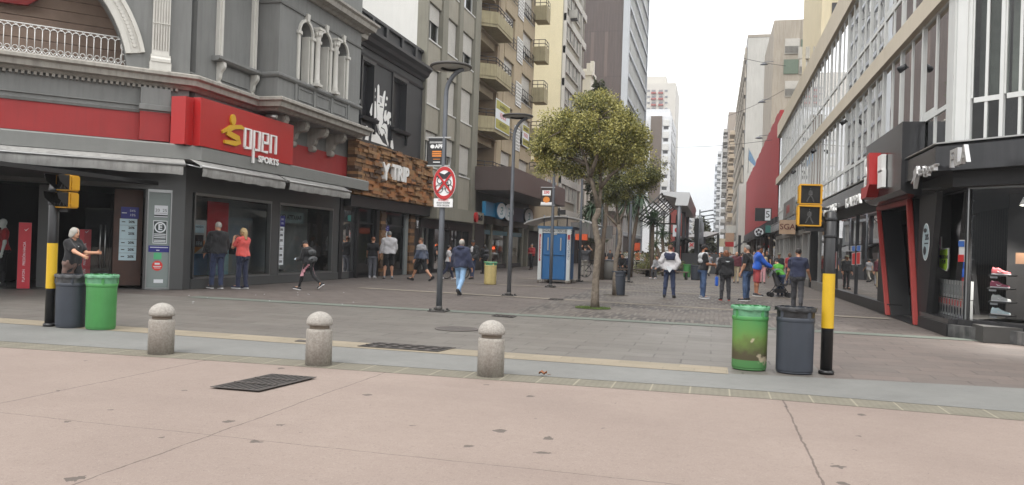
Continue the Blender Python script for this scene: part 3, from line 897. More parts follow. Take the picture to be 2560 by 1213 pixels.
# window display: posters, boxes, sheet of reversed lettering
t = thing('display_poster', 'tall red and grey sports poster inside the street window', 'poster', LF.p(20.4, .4, -1))
q = MB(); q.box(LF, 20.55, 21.6, 1.0, 2.6, -.40, -.38, 0); q.box(LF, 19.5, 20.55, .75, 2.0, -.42, -.4, 1); q.box(LF, 19.5, 21.2, .36, 1.0, -.36, -.34, 2); q.prism(LF, [(19.5, 1.15), (19.5, .75), (20.45, 1.25), (20.45, 1.4)], -.39, -.37, 3)
q.build('sheet', [mat('poster_red', srgb(176, 40, 46), .5, .15), mat('poster_grey', srgb(186, 184, 182), .6, .1), mat('poster_blue', srgb(60, 116, 160), .5, .1), mat('poster_ochre', srgb(206, 140, 80), .5, .1)], t)
q = MB(); q.box(LF, 19.95, 20.4, 1.62, 1.86, -.38, -.36, 0); text_mb('NANDO', LF, 20.17, 1.80, -.36, .10, 1, .003, mb=q); q.box(LF, 19.98, 20.38, 1.2, 1.56, -.38, -.365, 1); text_mb('FIFA', LF, 20.17, 1.3, -.365, .16, 0, .003, mb=q); q.build('placard', [M_pblue, M_ink], t)
for i in range(2):
 bx = thing('box_stack', ('stack of pale blue shoe boxes in the street window', 'second column of blue shoe boxes behind the couple')[i], 'boxes', LF.p(20.75 + i * .4, .36, -.8))
 q = MB()
 for k in range(9):
  q.box(LF, 20.55 + i * .42 + .01 * (k % 2), 20.93 + i * .42, .36 + k * .098, .36 + k * .098 + .092, -.33, -.15)
 q.build('boxes', mat('box_blue', srgb(140, 188, 204), .6, .15, 9), bx)
t = thing('reversed_lettering_sheet', 'grey sheet with reversed black lettering inside the second street window', 'banner', LF.p(25.2, 2.3, -.4))
q = MB(); q.box(LF, 24.35, 26.3, 2.12, 2.52, -.42, -.41); q.build('sheet', mat('lettering_sheet_grey', srgb(142, 158, 160), .6, .06), t)
q = MB(); text_mb('BARATITA CYAN', Fr(LF.p(25.3, 2.31, -.41), -LF.u, LF.w), 0, 0, 0, .23, depth=.004, sx=.95, bold=.006, mb=q); q.build('print', M_ink, t)  # lettering runs backwards as seen from the street
# ================================================================== black shop with timber cladding
M_black = mat('black_render', srgb(42, 43, 46), 0.6, 0.12, 0.8, 0.1, 20)
M_blackm = mat('black_moulding', srgb(34, 35, 38), 0.5, 0.12, 1.5)
M_dglass = glass_mat('dark_pane', (0.25, 0.27, 0.28), 0.8, 1.5)
trip = thing('black_shop', 'black two storey shop with rough timber block fascia and painted hand', 'building', LF.p(29.5, 0, 0))
T0, T1 = 29.52, 36.9
b = MB()
wins = [(30.0, 31.05), (33.2, 34.75)]
b.box(LF, T0, wins[0][0], 5.6, 10.0, -.4, 0); b.box(LF, wins[0][1], wins[1][0], 5.6, 10.0, -.4, 0); b.box(LF, wins[1][1], T1, 5.6, 10.0, -.4, 0)
for a0, a1 in wins:
 b.box(LF, a0, a1, 5.6, 6.75, -.4, 0); b.box(LF, a0, a1, 9.1, 10.0, -.4, 0)
b.xyz(-26, -14.9, T0, T1, 0.0, 10.9)
b.box(LF, T0, T1, 10.0, 11.15, -.4, -.1)
b.build('wall', M_black, trip)
b = MB()
b.profile(LF, [(9.72, 0), (9.72, .08), (9.85, .14), (9.95, .30), (10.1, .36), (10.25, .50), (10.38, .50), (10.42, 0)], T0, T1 + .05)
b.profile(LF, [(11.15, -.45), (11.15, .02), (11.28, .02), (11.28, -.45)], T0, T1)
b.profile(LF, [(9.3, 0), (9.3, .05), (9.4, .08), (9.42, 0)], T0, T1)
for u in (30.9, 32.4, 34.2, 35.9):
 b.box(LF, u - .12, u + .12, 10.42, 11.15, -.1, .02)
b.build('cornice', M_blackm, trip)
for a0, a1 in wins:
 q = MB()
 q.box(LF, a0 - .14, a0, 6.8, 9.14, 0, .05); q.box(LF, a1, a1 + .14, 6.8, 9.14, 0, .05); q.box(LF, a0 - .16, a1 + .16, 9.14, 9.3, 0, .07)
 q.profile(LF, [(6.66, 0), (6.66, .22), (6.8, .26), (6.8, 0)], a0 - .25, a1 + .25)
 q.box(LF, a0 - .2, a0 - .1, 6.2, 6.659, 0, .12); q.box(LF, a1 + .1, a1 + .2, 6.2, 6.659, 0, .12)
 f_ = q.build('window', M_blackm, trip)
 q = MB(); q.quad(LF, a0, a1, 6.75, 9.1, -.28); q.build('pane', mat('blacked_pane', (0.02, 0.02, 0.023), .35, .2), f_)
# timber block cladding
rng = random.Random(3)
b = MB()
v = 3.45
M_timb = [mat('timber_a', srgb(124, 92, 62), .75, .25, 5, .3, 40), mat('timber_b', srgb(144, 110, 74), .75, .25, 5, .3, 40), mat('timber_c', srgb(78, 58, 42), .8, .25, 5, .3, 40), mat('timber_d', srgb(150, 102, 62), .75, .25, 5, .3, 40)]
while v < 5.62:
 u = 28.7
 hh = rng.choice((.11, .13, .16))
 while u < 37.6:
  ww = rng.uniform(.25, .8)
  vv1 = min(v + hh, 5.66 - .02 * u % .05)
  b.box(LF, u, min(u + ww - .01, 37.6), v, vv1 - .006, .1, .42 + rng.choice((0, .03, .07, .12, .18)), rng.choice((0, 0, 1, 1, 2, 3) if v > 4.1 else (3, 3, 1, 0)))
  u += ww
 v += hh
b.build('timber_fascia', M_timb, trip)
b = MB()
for u0, u1 in ((32.25, 32.78), (35.7, 36.3)):
 b = MB(); v = 0.02
 while v < 2.95:
  hh = rng.choice((.11, .14, .2))
  b.box(LF, u0 + rng.uniform(0, .02), u1 - rng.uniform(0, .02), v, v + hh - .006, -.25, .06 + rng.choice((0, .02, .05)), rng.choice((0, 2, 3, 3)))
  v += hh
 b.build('timber_pier', [M_timb[2], M_timb[2], M_timb[2], M_timb[0]], trip)
b = MB()
b.box(LF, 28.65, 37.65, 2.95, 3.42, -.3, .35)
b.box(LF, 28.65, 28.72, 0, 2.95, -.25, .02); b.box(LF, 30.0, 30.16, 0, 2.95, -.25, .02); b.box(LF, 31.9, 32.2, 0, 2.95, -.25, .02); b.box(LF, 36.31, 37.1, 0, 2.95, -.25, .0)
build_each(b, 'dark_surround', M_blk, trip)
for nm, a0, a1, mt in (('shop_window', 28.73, 29.99, M_clear), ('entrance_door', 30.2, 31.86, M_clear), ('shop_window', 32.85, 35.3, M_clear)):
 q = MB(); q.box(LF, a0, a0 + .05, .06, 2.94, -.18, -.1); q.box(LF, a1 - .05, a1, .06, 2.94, -.18, -.1); q.box(LF, a0, a1, 0, .06 if nm == 'entrance_door' else .26, -.18, -.09); q.box(LF, a0 + .05, a1 - .05, 2.3, 2.35, -.17, -.11)
 f_ = q.build(nm, M_blackm, trip)
 q = MB(); q.quad(LF, a0 + .05, a1 - .05, .2, 2.94, -.14); q.build('pane', mt, f_)
b = MB(); b.box(LF, 35.31, 35.68, 0, 2.94, -.2, -.02); b.build('side_panel', mat('pale_metal', srgb(128, 134, 134), .4, .08), trip)
b = MB()
b.box(LF, 28.7, 37, 0, .01, -4, -.26, 1); b.box(LF, 28.7, 37, 0, 2.95, -4.1, -4, 0); b.box(LF, 28.7, 37.0, 2.96, 3.0, -4, -.3, 0); b.box(LF, 30.4, 31.7, .1, 2.2, -1.2, -1.1, 2); b.box(LF, 33.0, 35.2, .3, 2.9, -2.2, -2.1, 0)
b.build('shop_interior', [M_dark, M_floor, mat('grey_green_panel', srgb(112, 124, 120), .5, .06)], trip)
# raised logo
TF = Fr(LF.p(0, 0, .66), LF.u, LF.w)
a_u, a_v = TF.at(958, 404); b_u, b_v = TF.at(1028, 455)
logo = thing('shop_logo', 'white raised lettering with winged emblem on the timber fascia', 'sign', TF.p((a_u + b_u) / 2, b_v, -.4))
q = MB()
W_ = b_u - a_u
zt, zb = 4.98, 4.28
x0 = a_u
q.prism(TF, [(x0, zt), (x0 + .16, zt), (x0 + .4, zt - .25), (x0 + .64, zt), (x0 + .8, zt), (x0 + .5, zt - .42), (x0 + .5, zb), (x0 + .4, zb - .08), (x0 + .3, zb), (x0 + .3, zt - .42)], -.2, 0.0)
text_mb('TRIP', TF, x0 + .8 + (W_ - .8) / 2, (zt + zb) / 2, -.2, .92, depth=.2, sx=1.05, bold=.03, mb=q)
lo = q.build('lettering', M_wht, logo)
q = MB(); text_mb('TRIP', TF, x0 + .83 + (W_ - .8) / 2, (zt + zb) / 2 - .02, -.25, .94, depth=.045, sx=1.07, bold=.06, mb=q); q.box(TF, x0 + .1, b_u, zb + .1, zt - .1, -.26, -.251); q.build('backing', M_blk, logo)
# white painted hand making the horns sign, with splashes, on the black wall
hand = thing('wall_painting', 'white painted hand with two raised fingers and splashes on the black wall', 'painting', LF.p(32.3, 5.7, 0))
q = MB()
HF = Fr(LF.p(0, 0, .01), LF.u, LF.w)
def px_poly(mb, fr, pts, d=.008, m=0):
 mb.prism(fr, [fr.at(x, y) for x, y in pts], 0, d, m)
zc = lambda pts: [(600 + x / 2.888, y / 2.888) for x, y in pts]
px_poly(q, HF, zc([(992, 620), (1000, 608), (1005, 622), (1006, 690), (1012, 690), (1030, 700), (1040, 660), (1048, 655), (1050, 668), (1040, 760), (1036, 790), (1030, 830), (1032, 885), (1020, 910), (1005, 975), (985, 900), (990, 830), (986, 760), (990, 700)]))
px_poly(q, HF, zc([(960, 930), (985, 960), (1005, 985), (1030, 1030), (1060, 1050), (1060, 1058), (945, 1020), (950, 975)]))
px_poly(q, HF, zc([(1010, 960), (1020, 910), (1040, 890), (1058, 900), (1065, 940), (1062, 1000), (1072, 1040), (1068, 1060), (1050, 1000), (1040, 960), (1025, 985)]))
px_poly(q, HF, zc([(948, 760), (965, 725), (980, 735), (984, 800), (985, 850), (970, 855), (955, 825), (945, 840), (936, 810)]))
px_poly(q, HF, zc([(1035, 850), (1045, 800), (1056, 795), (1056, 840), (1070, 805), (1088, 815), (1090, 850), (1075, 860), (1078, 890), (1066, 905), (1060, 870), (1045, 880)]))
for cx_, cy_, rw_, rh_ in ((972, 650, 7, 18), (970, 700, 6, 13), (1060, 712, 6, 14), (1052, 757, 6, 12), (870, 735, 6, 20), (914, 922, 9, 14), (1088, 890, 5, 16)):
 px_poly(q, HF, zc([(cx_ + rw_ * math.cos(t), cy_ + rh_ * math.sin(t)) for t in [k * math.pi / 6 for k in range(12)]]))
px_poly(q, HF, zc([(900, 1008), (918, 950), (932, 944), (926, 1015)])); px_poly(q, HF, zc([(1085, 1060), (1092, 1000), (1100, 985), (1108, 1075), (1098, 1078)]))
q.build('paint', M_wht, hand)
q = MB()
for pts in ([(995, 745), (1008, 750)], [(1012, 700), (1012, 740)], [(1022, 705), (1020, 745)], [(1008, 770), (1030, 775)], [(1018, 920), (1040, 935), (1050, 965)], [(990, 860), (996, 930), (1018, 985)], [(960, 770), (966, 820)]):
 stroke(q, Fr(LF.p(0, 0, .019), LF.u, LF.w), [HF.at(*p) for p in zc(pts)], .05, .004)
q.build('outline', M_ink, hand)
for nm, lab, pu in (('round_sign', 'round black sign with white bull emblem beside the timber pier', 36.7),):
 t = thing(nm, lab, 'sign', LF.p(pu, 2.3, 0))
 q = MB(); q.disc(LF, pu, 2.55, .28, .3, .0, .05); q.build('disc', M_blk, t)
 q = MB(); q.prism(LF, [(pu - .16, 2.68), (pu + .16, 2.68), (pu + .06, 2.5), (pu + .05, 2.4), (pu - .05, 2.4), (pu - .06, 2.5)], .05, .055); q.box(LF, pu - .1, pu + .1, 2.33, 2.36, .05, .055); q.build('emblem', M_ppr, t)
discount_list('discount_poster', 'small discount list with navy head behind the man in white', LF, 33.25, .5, 1.1, 2.3, -.1, M_ppr)
# what shows in the windows: a clothes bust and a blue screen
t = thing('shop_banner', 'blue panel hanging inside the narrow black shop window', 'panel', LF.p(29.3, 2, -.6)); q = MB(); q.box(LF, 28.85, 29.8, 1.95, 2.45, -.6, -.57); q.build('sheet', mat('blue_panel', srgb(44, 84, 128), .5, .1), t)
t = thing('clothes_display', 'grey top and trousers on a stand in the narrow black shop window', 'display', LF.p(29.2, .26, -.8))
q = MB(); q.lathe([(.06, 1.5), (.16, 1.42), (.2, 1.2), (.15, .95), (.17, .9), (.17, .85)], LF.p(29.25, .26, -.8), 12); q.lathe([(.15, .8), (.16, .4), (.12, 0)], LF.p(29.5, .3, -.8), 10); q.build('clothes', mat('grey_cloth', srgb(128, 132, 132), .9, .15, 6), t)
# ================================================================== white party wall and the grey shuttered flats
M_pw = mat('white_party_wall', srgb(206, 205, 200), .85, .04, .5, .05, 20, streak=.12, dirt=srgb(160, 158, 152))
M_gapt = mat('grey_flats_render', srgb(150, 145, 132), .85, .08, .7, .1, 20, streak=.3, dirt=srgb(108, 103, 92))
M_gpier = mat('grey_flats_pier', srgb(128, 125, 113), .85, .08, .7, .1, 20, streak=.3, dirt=srgb(92, 88, 78))
def shutter_mat(name, c):
 g = NT(name)
 _x, _y, z = g.sep(g.pos)
 f = g.math('FRACT', g.math('MULTIPLY', z, 17.0))
 ln = g.ramp(f, 0.0, 0.25, (0.35, 0.35, 0.35, 1), (1, 1, 1, 1))
 n = g.noise(g.pos, 1.6, 5, .6)
 cc = g.mix(1.0, g.ramp(n, .3, .7, tuple(q * .86 for q in c[:3]) + (1,), c), ln, 'MULTIPLY')
 g.base(cc); g.b.inputs['Roughness'].default_value = .55
 g.bump(f, .5, .01)
 return g.m
M_shut = shutter_mat('roller_shutter', srgb(196, 193, 186))
gf = thing('grey_flats', 'grey block of flats with roller shutters between flat piers', 'building', LF.p(41.5, 0, 0))
G0, G1, GT = 36.92, 46.0, 24.0
FL = [(8.68, 10.68), (11.98, 13.98), (15.28, 17.28), (18.58, 20.58), (21.88, 23.4)]
b = MB()
b.xyz(-27, -14.9, G0, G1, 0.0, GT)
b.build('body', [M_pw], gf)
b = MB()
piers = [(36.92, 37.1), (39.2, 40.02), (41.95, 42.58), (44.95, 46.0)]
b.box(LF, 36.92, 37.12, 5.7, GT, -.4, .16)
for a0, a1 in piers[1:]:
 b.box(LF, a0, a1, 3.55, GT, -.4, .16)
build_each(b, 'pier', M_gpier, gf)
bays = [(37.12, 39.2), (40.02, 41.95), (42.58, 44.95)]
b = MB()
rows = [(5.5, 7.38)] + FL
for a0, a1 in bays:
 prev = 3.55
 for z0, z1 in rows:
  b.box(LF, a0, a1, prev, z0, -.4, .05)
  prev = z1
 b.box(LF, a0, a1, prev, GT, -.4, .05)
build_each(b, 'spandrel', M_gapt, gf)
M_wframe = mat('white_frame', srgb(206, 206, 202), .5, .05)
rng = random.Random(11)
open_ = {(0, 2): .55, (2, 2): .42, (2, 3): 1.0, (0, 0): .75, (2, 0): .1, (1, 0): .5}
for bi, (a0, a1) in enumerate(bays):
 for ri, (z0, z1) in enumerate(rows):
  q = MB()
  q.box(LF, a0 - .0, a1, z0, z0 + .07, -.3, .10); q.box(LF, a0, a0 + .06, z0 + .07, z1, -.25, -.12); q.box(LF, a1 - .06, a1, z0 + .07, z1, -.25, -.12); q.box(LF, (a0 + a1) / 2 - .03, (a0 + a1) / 2 + .03, z0 + .07, z1, -.24, -.15); q.box(LF, a0 + .06, a1 - .06, z1 - .05, z1, -.25, -.1)
  f_ = q.build('window', M_wframe, gf)
  q = MB(); q.quad(LF, a0 + .06, a1 - .06, z0 + .07, z1 - .05, -.19); q.build('pane', M_dglass, f_)
  op = 1 - open_.get((bi, ri), 0.0)
  if op > .02:
   q = MB(); q.box(LF, a0 + .05, a1 - .05, z1 - .05 - (z1 - z0 - .12) * op, z1 - .05, -.10, -.07); q.build('shutter', M_shut, f_)
t = thing('letting_notice', 'red and white notice high in a grey flats window', 'notice', LF.p(43.2, 16, -.1)); q = MB(); q.box(LF, 42.75, 43.7, 15.55, 16.6, -.14, -.12); q.build('sheet', M_ppr, t); q = MB(); text_mb('VENDO', LF, 43.2, 16.3, -.12, .28, depth=.004, mb=q); text_mb('2231', LF, 43.2, 15.9, -.12, .28, depth=.004, mb=q); q.build('print', mat('red_ink', srgb(190, 40, 40), .6, .05), t)
# shops beneath the flats
b = MB()
b.box(LF, 37.7, 46.0, 2.85, 3.54, -.4, .72)
b.build('shop_canopy', M_gpier, gf)
b = MB()
b.box(LF, 37.2, 37.5, 0, 2.84, -.3, 0); b.box(LF, 39.2, 39.4, 0, 2.84, -.3, 0); b.box(LF, 41.8, 42.1, 0, 2.84, -.3, 0); b.box(LF, 43.9, 44.15, 0, 2.84, -.3, 0); b.box(LF, 45.3, 46, 0, 2.84, -.4, 0); b.box(LF, 37.2, 46, 2.35, 2.84, -.3, .02)
b.build('shop_surround', M_blk, gf)
for a0, a1 in ((37.5, 39.2), (39.4, 41.8), (42.1, 43.9), (44.15, 45.3)):
 q = MB(); q.box(LF, a0, a1, 0, .2, -.2, -.05); q.box(LF, (a0 + a1) / 2 - .03, (a0 + a1) / 2 + .03, .2, 2.34, -.2, -.1); f_ = q.build('shop_window', M_blackm, gf)
 q = MB(); q.quad(LF, a0, a1, .2, 2.34, -.15); q.build('pane', M_clear, f_)
b = MB(); b.box(LF, 37.2, 60.9, 0, .01, -3, -.3, 1); b.box(LF, 37.2, 60.9, 0, 3.4, -3.1, -3, 0); b.box(LF, 37.2, 46, 2.86, 2.9, -3, -.4, 0); b.box(LF, 41, 41.8, .3, 1.4, -1.4, -.8, 2); b.box(LF, 42.3, 43.6, .3, 1.1, -1.2, -.6, 3); b.box(LF, 44.4, 45.2, .3, 1.7, -1.5, -.9, 2)
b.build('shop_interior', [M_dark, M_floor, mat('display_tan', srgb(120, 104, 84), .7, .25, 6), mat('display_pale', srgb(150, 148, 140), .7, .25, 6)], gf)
t = thing('shop_sign', 'dim grey shop name above the door under the grey flats', 'sign', LF.p(41, 2.5, .1)); q = MB(); text_mb('Vienna Jau', LF, 40.9, 2.58, .03, .38, depth=.03, bold=.01, mb=q); q.build('lettering', mat('dim_letter', srgb(104, 102, 102), .5, .05), t)
t = thing('shop_sign', 'red disc emblem and dark letters on the grey canopy', 'sign', LF.p(44.7, 2.9, .75)); q = MB(); q.disc(LF, 44.2, 3.2, .28, .3, .725, .85); q.build('disc', M_redl, t); q = MB(); text_mb('Movil', LF, 45.1, 3.2, .725, .4, depth=.08, bold=.02, mb=q); q.build('lettering', M_blk, t)
# ================================================================== beige flats with balconies
M_bei = mat('beige_render', srgb(168, 153, 128), .85, .07, .6, .08, 20, streak=.3, dirt=srgb(120, 106, 86))
M_brn = mat('tan_render', srgb(150, 132, 110), .85, .07, .6, .08, 20, streak=.25, dirt=srgb(112, 96, 80))
M_balc = mat('balcony_concrete', srgb(158, 148, 118), .85, .14, 1.6, .1, 20, streak=.55, dirt=srgb(104, 96, 74))
M_iron = mat('dark_iron', srgb(52, 48, 48), .5, .1, 3)
M_marq = mat('brown_marquee', srgb(84, 72, 69), .45, .08, .7, streak=.25)
bf = thing('beige_flats', 'beige block of flats with projecting balconies and shutters', 'building', LF.p(53.5, 0, 0))
B0, B1, BT = 46.02, 61.0, 31.5
FH = 3.3
b = MB()
b.xyz(-27, -16.0, B0, B1, 0.0, BT)
floors = [5.45 + i * 3.27 for i in range(8)]
b.box(LF, B0, B0 + .3, 5, BT, -1.5, .02); b.box(LF, 50.9, 52.1, 5, BT, -1.5, -.02); b.box(LF, 54.8, 57.2, 5, BT, -1.5, .0); b.box(LF, 60.3, B1, 5, BT, -1.5, .02)
for z in floors:
 b.box(LF, 52.1, 54.8, z - .5, z + 1.05, -1.5, .02); b.box(LF, 57.2, 60.3, z - .5, z + .55, -1.5, .02)
 b.box(LF, B0 + .3, 50.9, z - .12, z + .06, -1.5, .0); b.box(LF, B0 + .3, 50.9, z - .6, z - .12, -1.5, -.25)
b.build('wall', M_bei, bf)
b = MB(); b.box(LF, B0 + .3, 50.9, 5, BT, -1.51, -1.45); b.box(LF, 50.5, 50.9, 5, BT, -1.45, -.04); b.build('loggia_wall', M_brn, bf)
for i, z in enumerate(floors):
 q = MB()
 q.box(LF, 47.0, 49.6, z + .06, z + 2.4, -1.44, -1.40); f_ = q.build('balcony_door', M_wframe, bf)
 q = MB(); q.quad(LF, 47.9, 49.5, z + .1, z + 2.3, -1.39); q.build('pane', M_dglass, f_)
 if i not in (0,):
  q = MB(); q.box(LF, 47.05, 49.55, z + .9, z + 2.4, -1.38, -1.35); q.build('shutter', M_shut, f_)
 # tilted balcony box with its rail
 q = MB()
 poly = [(46.25, .0), (46.25, .02), (46.9, .95), (50.6, .95), (50.6, 0)]
 PB = Fr(LF.p(0, 0, 0), LF.u, (0, 0, 1), v=LF.w)
 q.prism(PB, poly, z - .02, z + .16)
 for (ua, wa), (ub, wb) in (((46.27, .03), (46.9, .93)), ((46.9, .93), (50.58, .93)), ((50.58, .93), (50.58, .03))):
  dx, dy = ub - ua, wb - wa; L_ = math.hypot(dx, dy)
  fr = Fr(LF.p(ua, 0, wa), (LF.u * dx + LF.w * dy) / L_, (LF.w * dx - LF.u * dy) / L_)
  q.box(fr, 0, L_, z + .16, z + .92, -.05, .05)
 bo = q.build('balcony', M_balc, bf)
 q = MB()
 for (ua, wa), (ub, wb), k in (((46.27, .03), (46.9, .93), 2), ((46.9, .93), (50.58, .93), 5), ((50.58, .93), (50.58, .03), 2)):
  for h in (1.14, 1.36):
   q.tube([LF.p(ua, z + h, wa), LF.p(ub, z + h, wb)], .03, 5)
  for j in range(k + 1):
   s_ = j / k
   q.tube([LF.p(ua + (ub - ua) * s_, z + .9, wa + (wb - wa) * s_), LF.p(ua + (ub - ua) * s_, z + 1.36, wa + (wb - wa) * s_)], .025, 5)
 q.build('balcony_rail', M_iron, bo)
 # middle column of shuttered windows, bars at the sill
 q = MB(); q.box(LF, 52.1, 54.8, z + 1.05, z + 1.12, -.3, .06); q.box(LF, 52.1, 52.16, z + 1.12, z + 2.77, -.3, -.2); f_ = q.build('window', M_wframe, bf)
 q = MB(); q.quad(LF, 52.1, 54.8, z + 1.05, z + 2.77, -.28); q.build('pane', M_dglass, f_)
 low = .75 if i == 0 else .02
 q = MB(); q.box(LF, 52.12, 54.78, z + 1.12 + low, z + 2.77, -.2, -.17); q.build('shutter', M_shut, f_)
 # right column: taller openings behind an iron guard
 q = MB(); q.box(LF, 57.2, 60.3, z + .55, z + .62, -.3, .05); q.box(LF, 58.7, 58.78, z + .62, z + 2.77, -.3, -.2); f_ = q.build('window', M_wframe, bf)
 q = MB(); q.quad(LF, 57.2, 60.3, z + .6, z + 2.77, -.28); q.build('pane', M_dglass, f_)
 q = MB(); q.box(LF, 57.22, 60.28, z + 1.1 + (.3 if i in (0, 3) else 0), z + 2.77, -.2, -.17); q.build('shutter', M_shut, f_)
 q = MB()
 for h in (.62, 1.05, 1.5):
  q.tube([LF.p(57.1, z + h, .12), LF.p(60.4, z + h, .12)], .028, 5)
 for j in range(7):
  q.tube([LF.p(57.1 + j * .55, z + .6, .12), LF.p(57.1 + j * .55, z + 1.5, .12)], .022, 5)
 q.build('window_guard', M_iron, bf)
 q = MB()
 for h in (.5, .75, 1.0, 1.25):
  q.tube([LF.p(51.2, z + h, .14), LF.p(54.9, z + h, .14)], .026, 5)
 for j in range(5):
  q.tube([LF.p(51.2 + j * .92, z + .5, .14), LF.p(51.2 + j * .92, z + 1.25, .14)], .022, 5)
 if i > 0: q.build('window_guard', M_iron, bf)
 # pierced block screen
 q = MB()
 q.box(LF, 55.4, 57.0, z + .0, z + 1.75, .001, .02, 1)
 for cx_ in range(5):
  q.box(LF, 55.4 + cx_ * .39, 55.48 + cx_ * .39, z + .0, z + 1.75, .0205, .07, 0)
 for cy_ in range(8):
  q.box(LF, 55.4, 57.04, z + .0 + cy_ * .243, z + .07 + cy_ * .243, .0205, .068, 0)
 q.build('block_screen', [M_wht, mat('screen_dark', srgb(96, 88, 76), .8)], bf)
 # far balcony at the end of the front
 q = MB()
 q.box(LF, 60.45, 61.9, z + 1.15, z + 1.3, .03, 1.05)
 q.box(LF, 60.45, 60.55, z + 1.3, z + 2.3, .03, 1.05); q.box(LF, 60.56, 61.9, z + 1.3, z + 2.3, .95, 1.05)
 bo = q.build('balcony', M_balc, bf)
 q = MB()
 for h in (2.55, 2.85):
  q.tube([LF.p(60.5, z + h, .05), LF.p(60.5, z + h, 1.0), LF.p(61.9, z + h, 1.0)], .03, 5)
 for uu, ww in ((60.5, .05), (60.5, .5), (60.5, 1.0), (61.2, 1.0), (61.9, 1.0)):
  q.tube([LF.p(uu, z + 2.3, ww), LF.p(uu, z + 2.85, ww)], .025, 5)
 q.build('balcony_rail', M_iron, bo)
# brown marquee over the arcade, shops below
mq = MB()
mq.xyz(-14.49, -11.96, 45.75, 63.0, 4.95, 6.4)
mq.build('marquee', M_marq, bf, bevel=.02)
b = MB()
b.box(LF, 46.05, 61, 3.0, 4.94, -.3, .0)
b.build('arcade_beam', mat('arcade_grey', srgb(96, 92, 86), .7, .1), bf)
b = MB()
for u in (46.1, 50.2, 54.6, 59.0, 60.7):
 b.box(LF, u, u + .35, 0, 3.0, -.35, .02)
build_each(b, 'arcade_pier', M_gpier, bf)
b = MB(); b.box(LF, 46.5, 48.6, 0, 3.0, -.2, .03); b.build('dark_panel', M_blk, bf)
for a0, a1 in ((48.7, 50.2), (50.55, 54.6), (54.95, 59.0)):
 q = MB(); q.box(LF, a0, a1, 0, .3, -.2, -.05); q.box(LF, a0, a1, 2.3, 2.6, -.2, -.05, 1); f_ = q.build('shop_window', [M_blackm, mat('teal_band', srgb(74, 108, 118), .5, .1)], bf)
 q = MB(); q.quad(LF, a0, a1, .3, 2.3, -.15); q.build('pane', M_clear, f_)
b = MB()
rng = random.Random(5)
for k in range(16):
 u = rng.uniform(48.8, 58.8); b.box(LF, u, u + rng.uniform(.2, .5), .32, rng.uniform(.7, 2.1), -1.2, -.8, rng.randrange(3))
b.build('window_display', [mat('disp_a', srgb(150, 120, 96), .7, .3, 8), mat('disp_b', srgb(120, 112, 104), .7, .3, 8), mat('disp_c', srgb(110, 60, 56), .7, .3, 8)], bf)
# letting banners on the balconies
def letting(label, fr, u0, u1, v0, v1, w_):
 t = thing('letting_banner', label, 'banner', fr.p(u0, v0, w_), None)
 q = MB(); q.box(fr, u0, u1, v0, v1, w_, w_ + .03); q.build('sheet', M_ppr, t)
 h = v1 - v0
 q = MB(); q.box(fr, u0 + .05, u1 - .05, v0 + h * .68, v1 - .06, w_ + .031, w_ + .036); q.box(fr, u0 + .05, u1 - .05, v0 + .06, v0 + h * .34, w_ + .031, w_ + .036); q.build('yellow_band', mat('banner_yellow', srgb(158, 152, 70), .6, .05), t)
 q = MB(); text_mb('inmobiliaria', fr, (u0 + u1) / 2, v0 + h * .82, w_ + .037, h * .2, depth=.004, sx=.9, mb=q); text_mb('2-493 0019724', fr, (u0 + u1) / 2, v0 + h * .2, w_ + .037, h * .2, depth=.004, sx=.8, mb=q); q.build('print', M_ink, t)
 q = MB(); text_mb('VENDE', fr, (u0 + u1) / 2, v0 + h * .51, w_ + .032, h * .26, depth=.004, mb=q); q.build('red_print', mat('red_ink', srgb(190, 40, 40), .6, .05), t)
letting('large yellow and white letting banner tied to a beige balcony', Fr(LF.p(0, 0, .99), LF.u, LF.w), 46.9, 50.3, floors[1] + .2, floors[1] + 2.1, 0)
letting('small letting banner on the window guard further along the beige flats', Fr(LF.p(0, 0, .16), LF.u, LF.w), 57.3, 59.4, floors[1] + .55, floors[1] + 2.2, 0)
# round signs on the shop canopies
M_cyan = mat('cyan_sign', srgb(34, 124, 168), .4, .04)
def round_sign(label, px, py, r, w_, pu0, pu1, box_c, rim_c):
 f0 = Fr(LF.p(0, 0, w_), LF.u, LF.w); uc, vc = f0.at(px, py)
 ang = R_(20); fr = Fr(f0.p(uc, 0, 0), (math.sin(ang), math.cos(ang), 0), (math.cos(ang), -math.sin(ang), 0))
 t = thing('round_shop_sign', label, 'sign', f0.p(uc, vc, 0))
 a_, _v = f0.at(pu0, py); b_, _v = f0.at(pu1, py); u_ = uc; uc = 0
 q = MB(); q.box(f0, a_, b_, vc - r * .8, vc + r * .8, -.2, .02); q.build('fascia_panel', box_c, t)
 q = MB(); q.disc(fr, uc, vc, r, r, .021, .34, 0, 32); q.build('rim', rim_c, t)
 q = MB(); q.disc(fr, uc, vc, r * .9, r * .9, .3405, .36, 0, 32); f_ = q.build('face', M_ppr, t)
 q = MB(); stroke(q, Fr(fr.p(uc, vc, .361), fr.u, fr.w), [(-.1, .35 * r), (.1, .35 * r), (.12, 0), (-.02, 0), (.1, -.4 * r), (-.15, -.4 * r)], .08, .006); q.build('emblem', mat('emblem_teal', srgb(50, 120, 130), .5), f_)
round_sign('bright blue round pharmacy sign on the canopy under the brown marquee', 1243, 527, .55, .75, 1213, 1240, M_cyan, M_cyan)
round_sign('grey round sign with white face behind the blue one', 1262, 531, .62, .75, 1245, 1266, mat('sign_grey', srgb(104, 102, 100), .5, .05), M_blk)
round_sign('dark round sign with pale face at the end of the marquee, before the blue booth', 1313, 541, .62, .45, 1268, 1320, mat('sign_navy', srgb(34, 52, 74), .5, .05), M_blk)
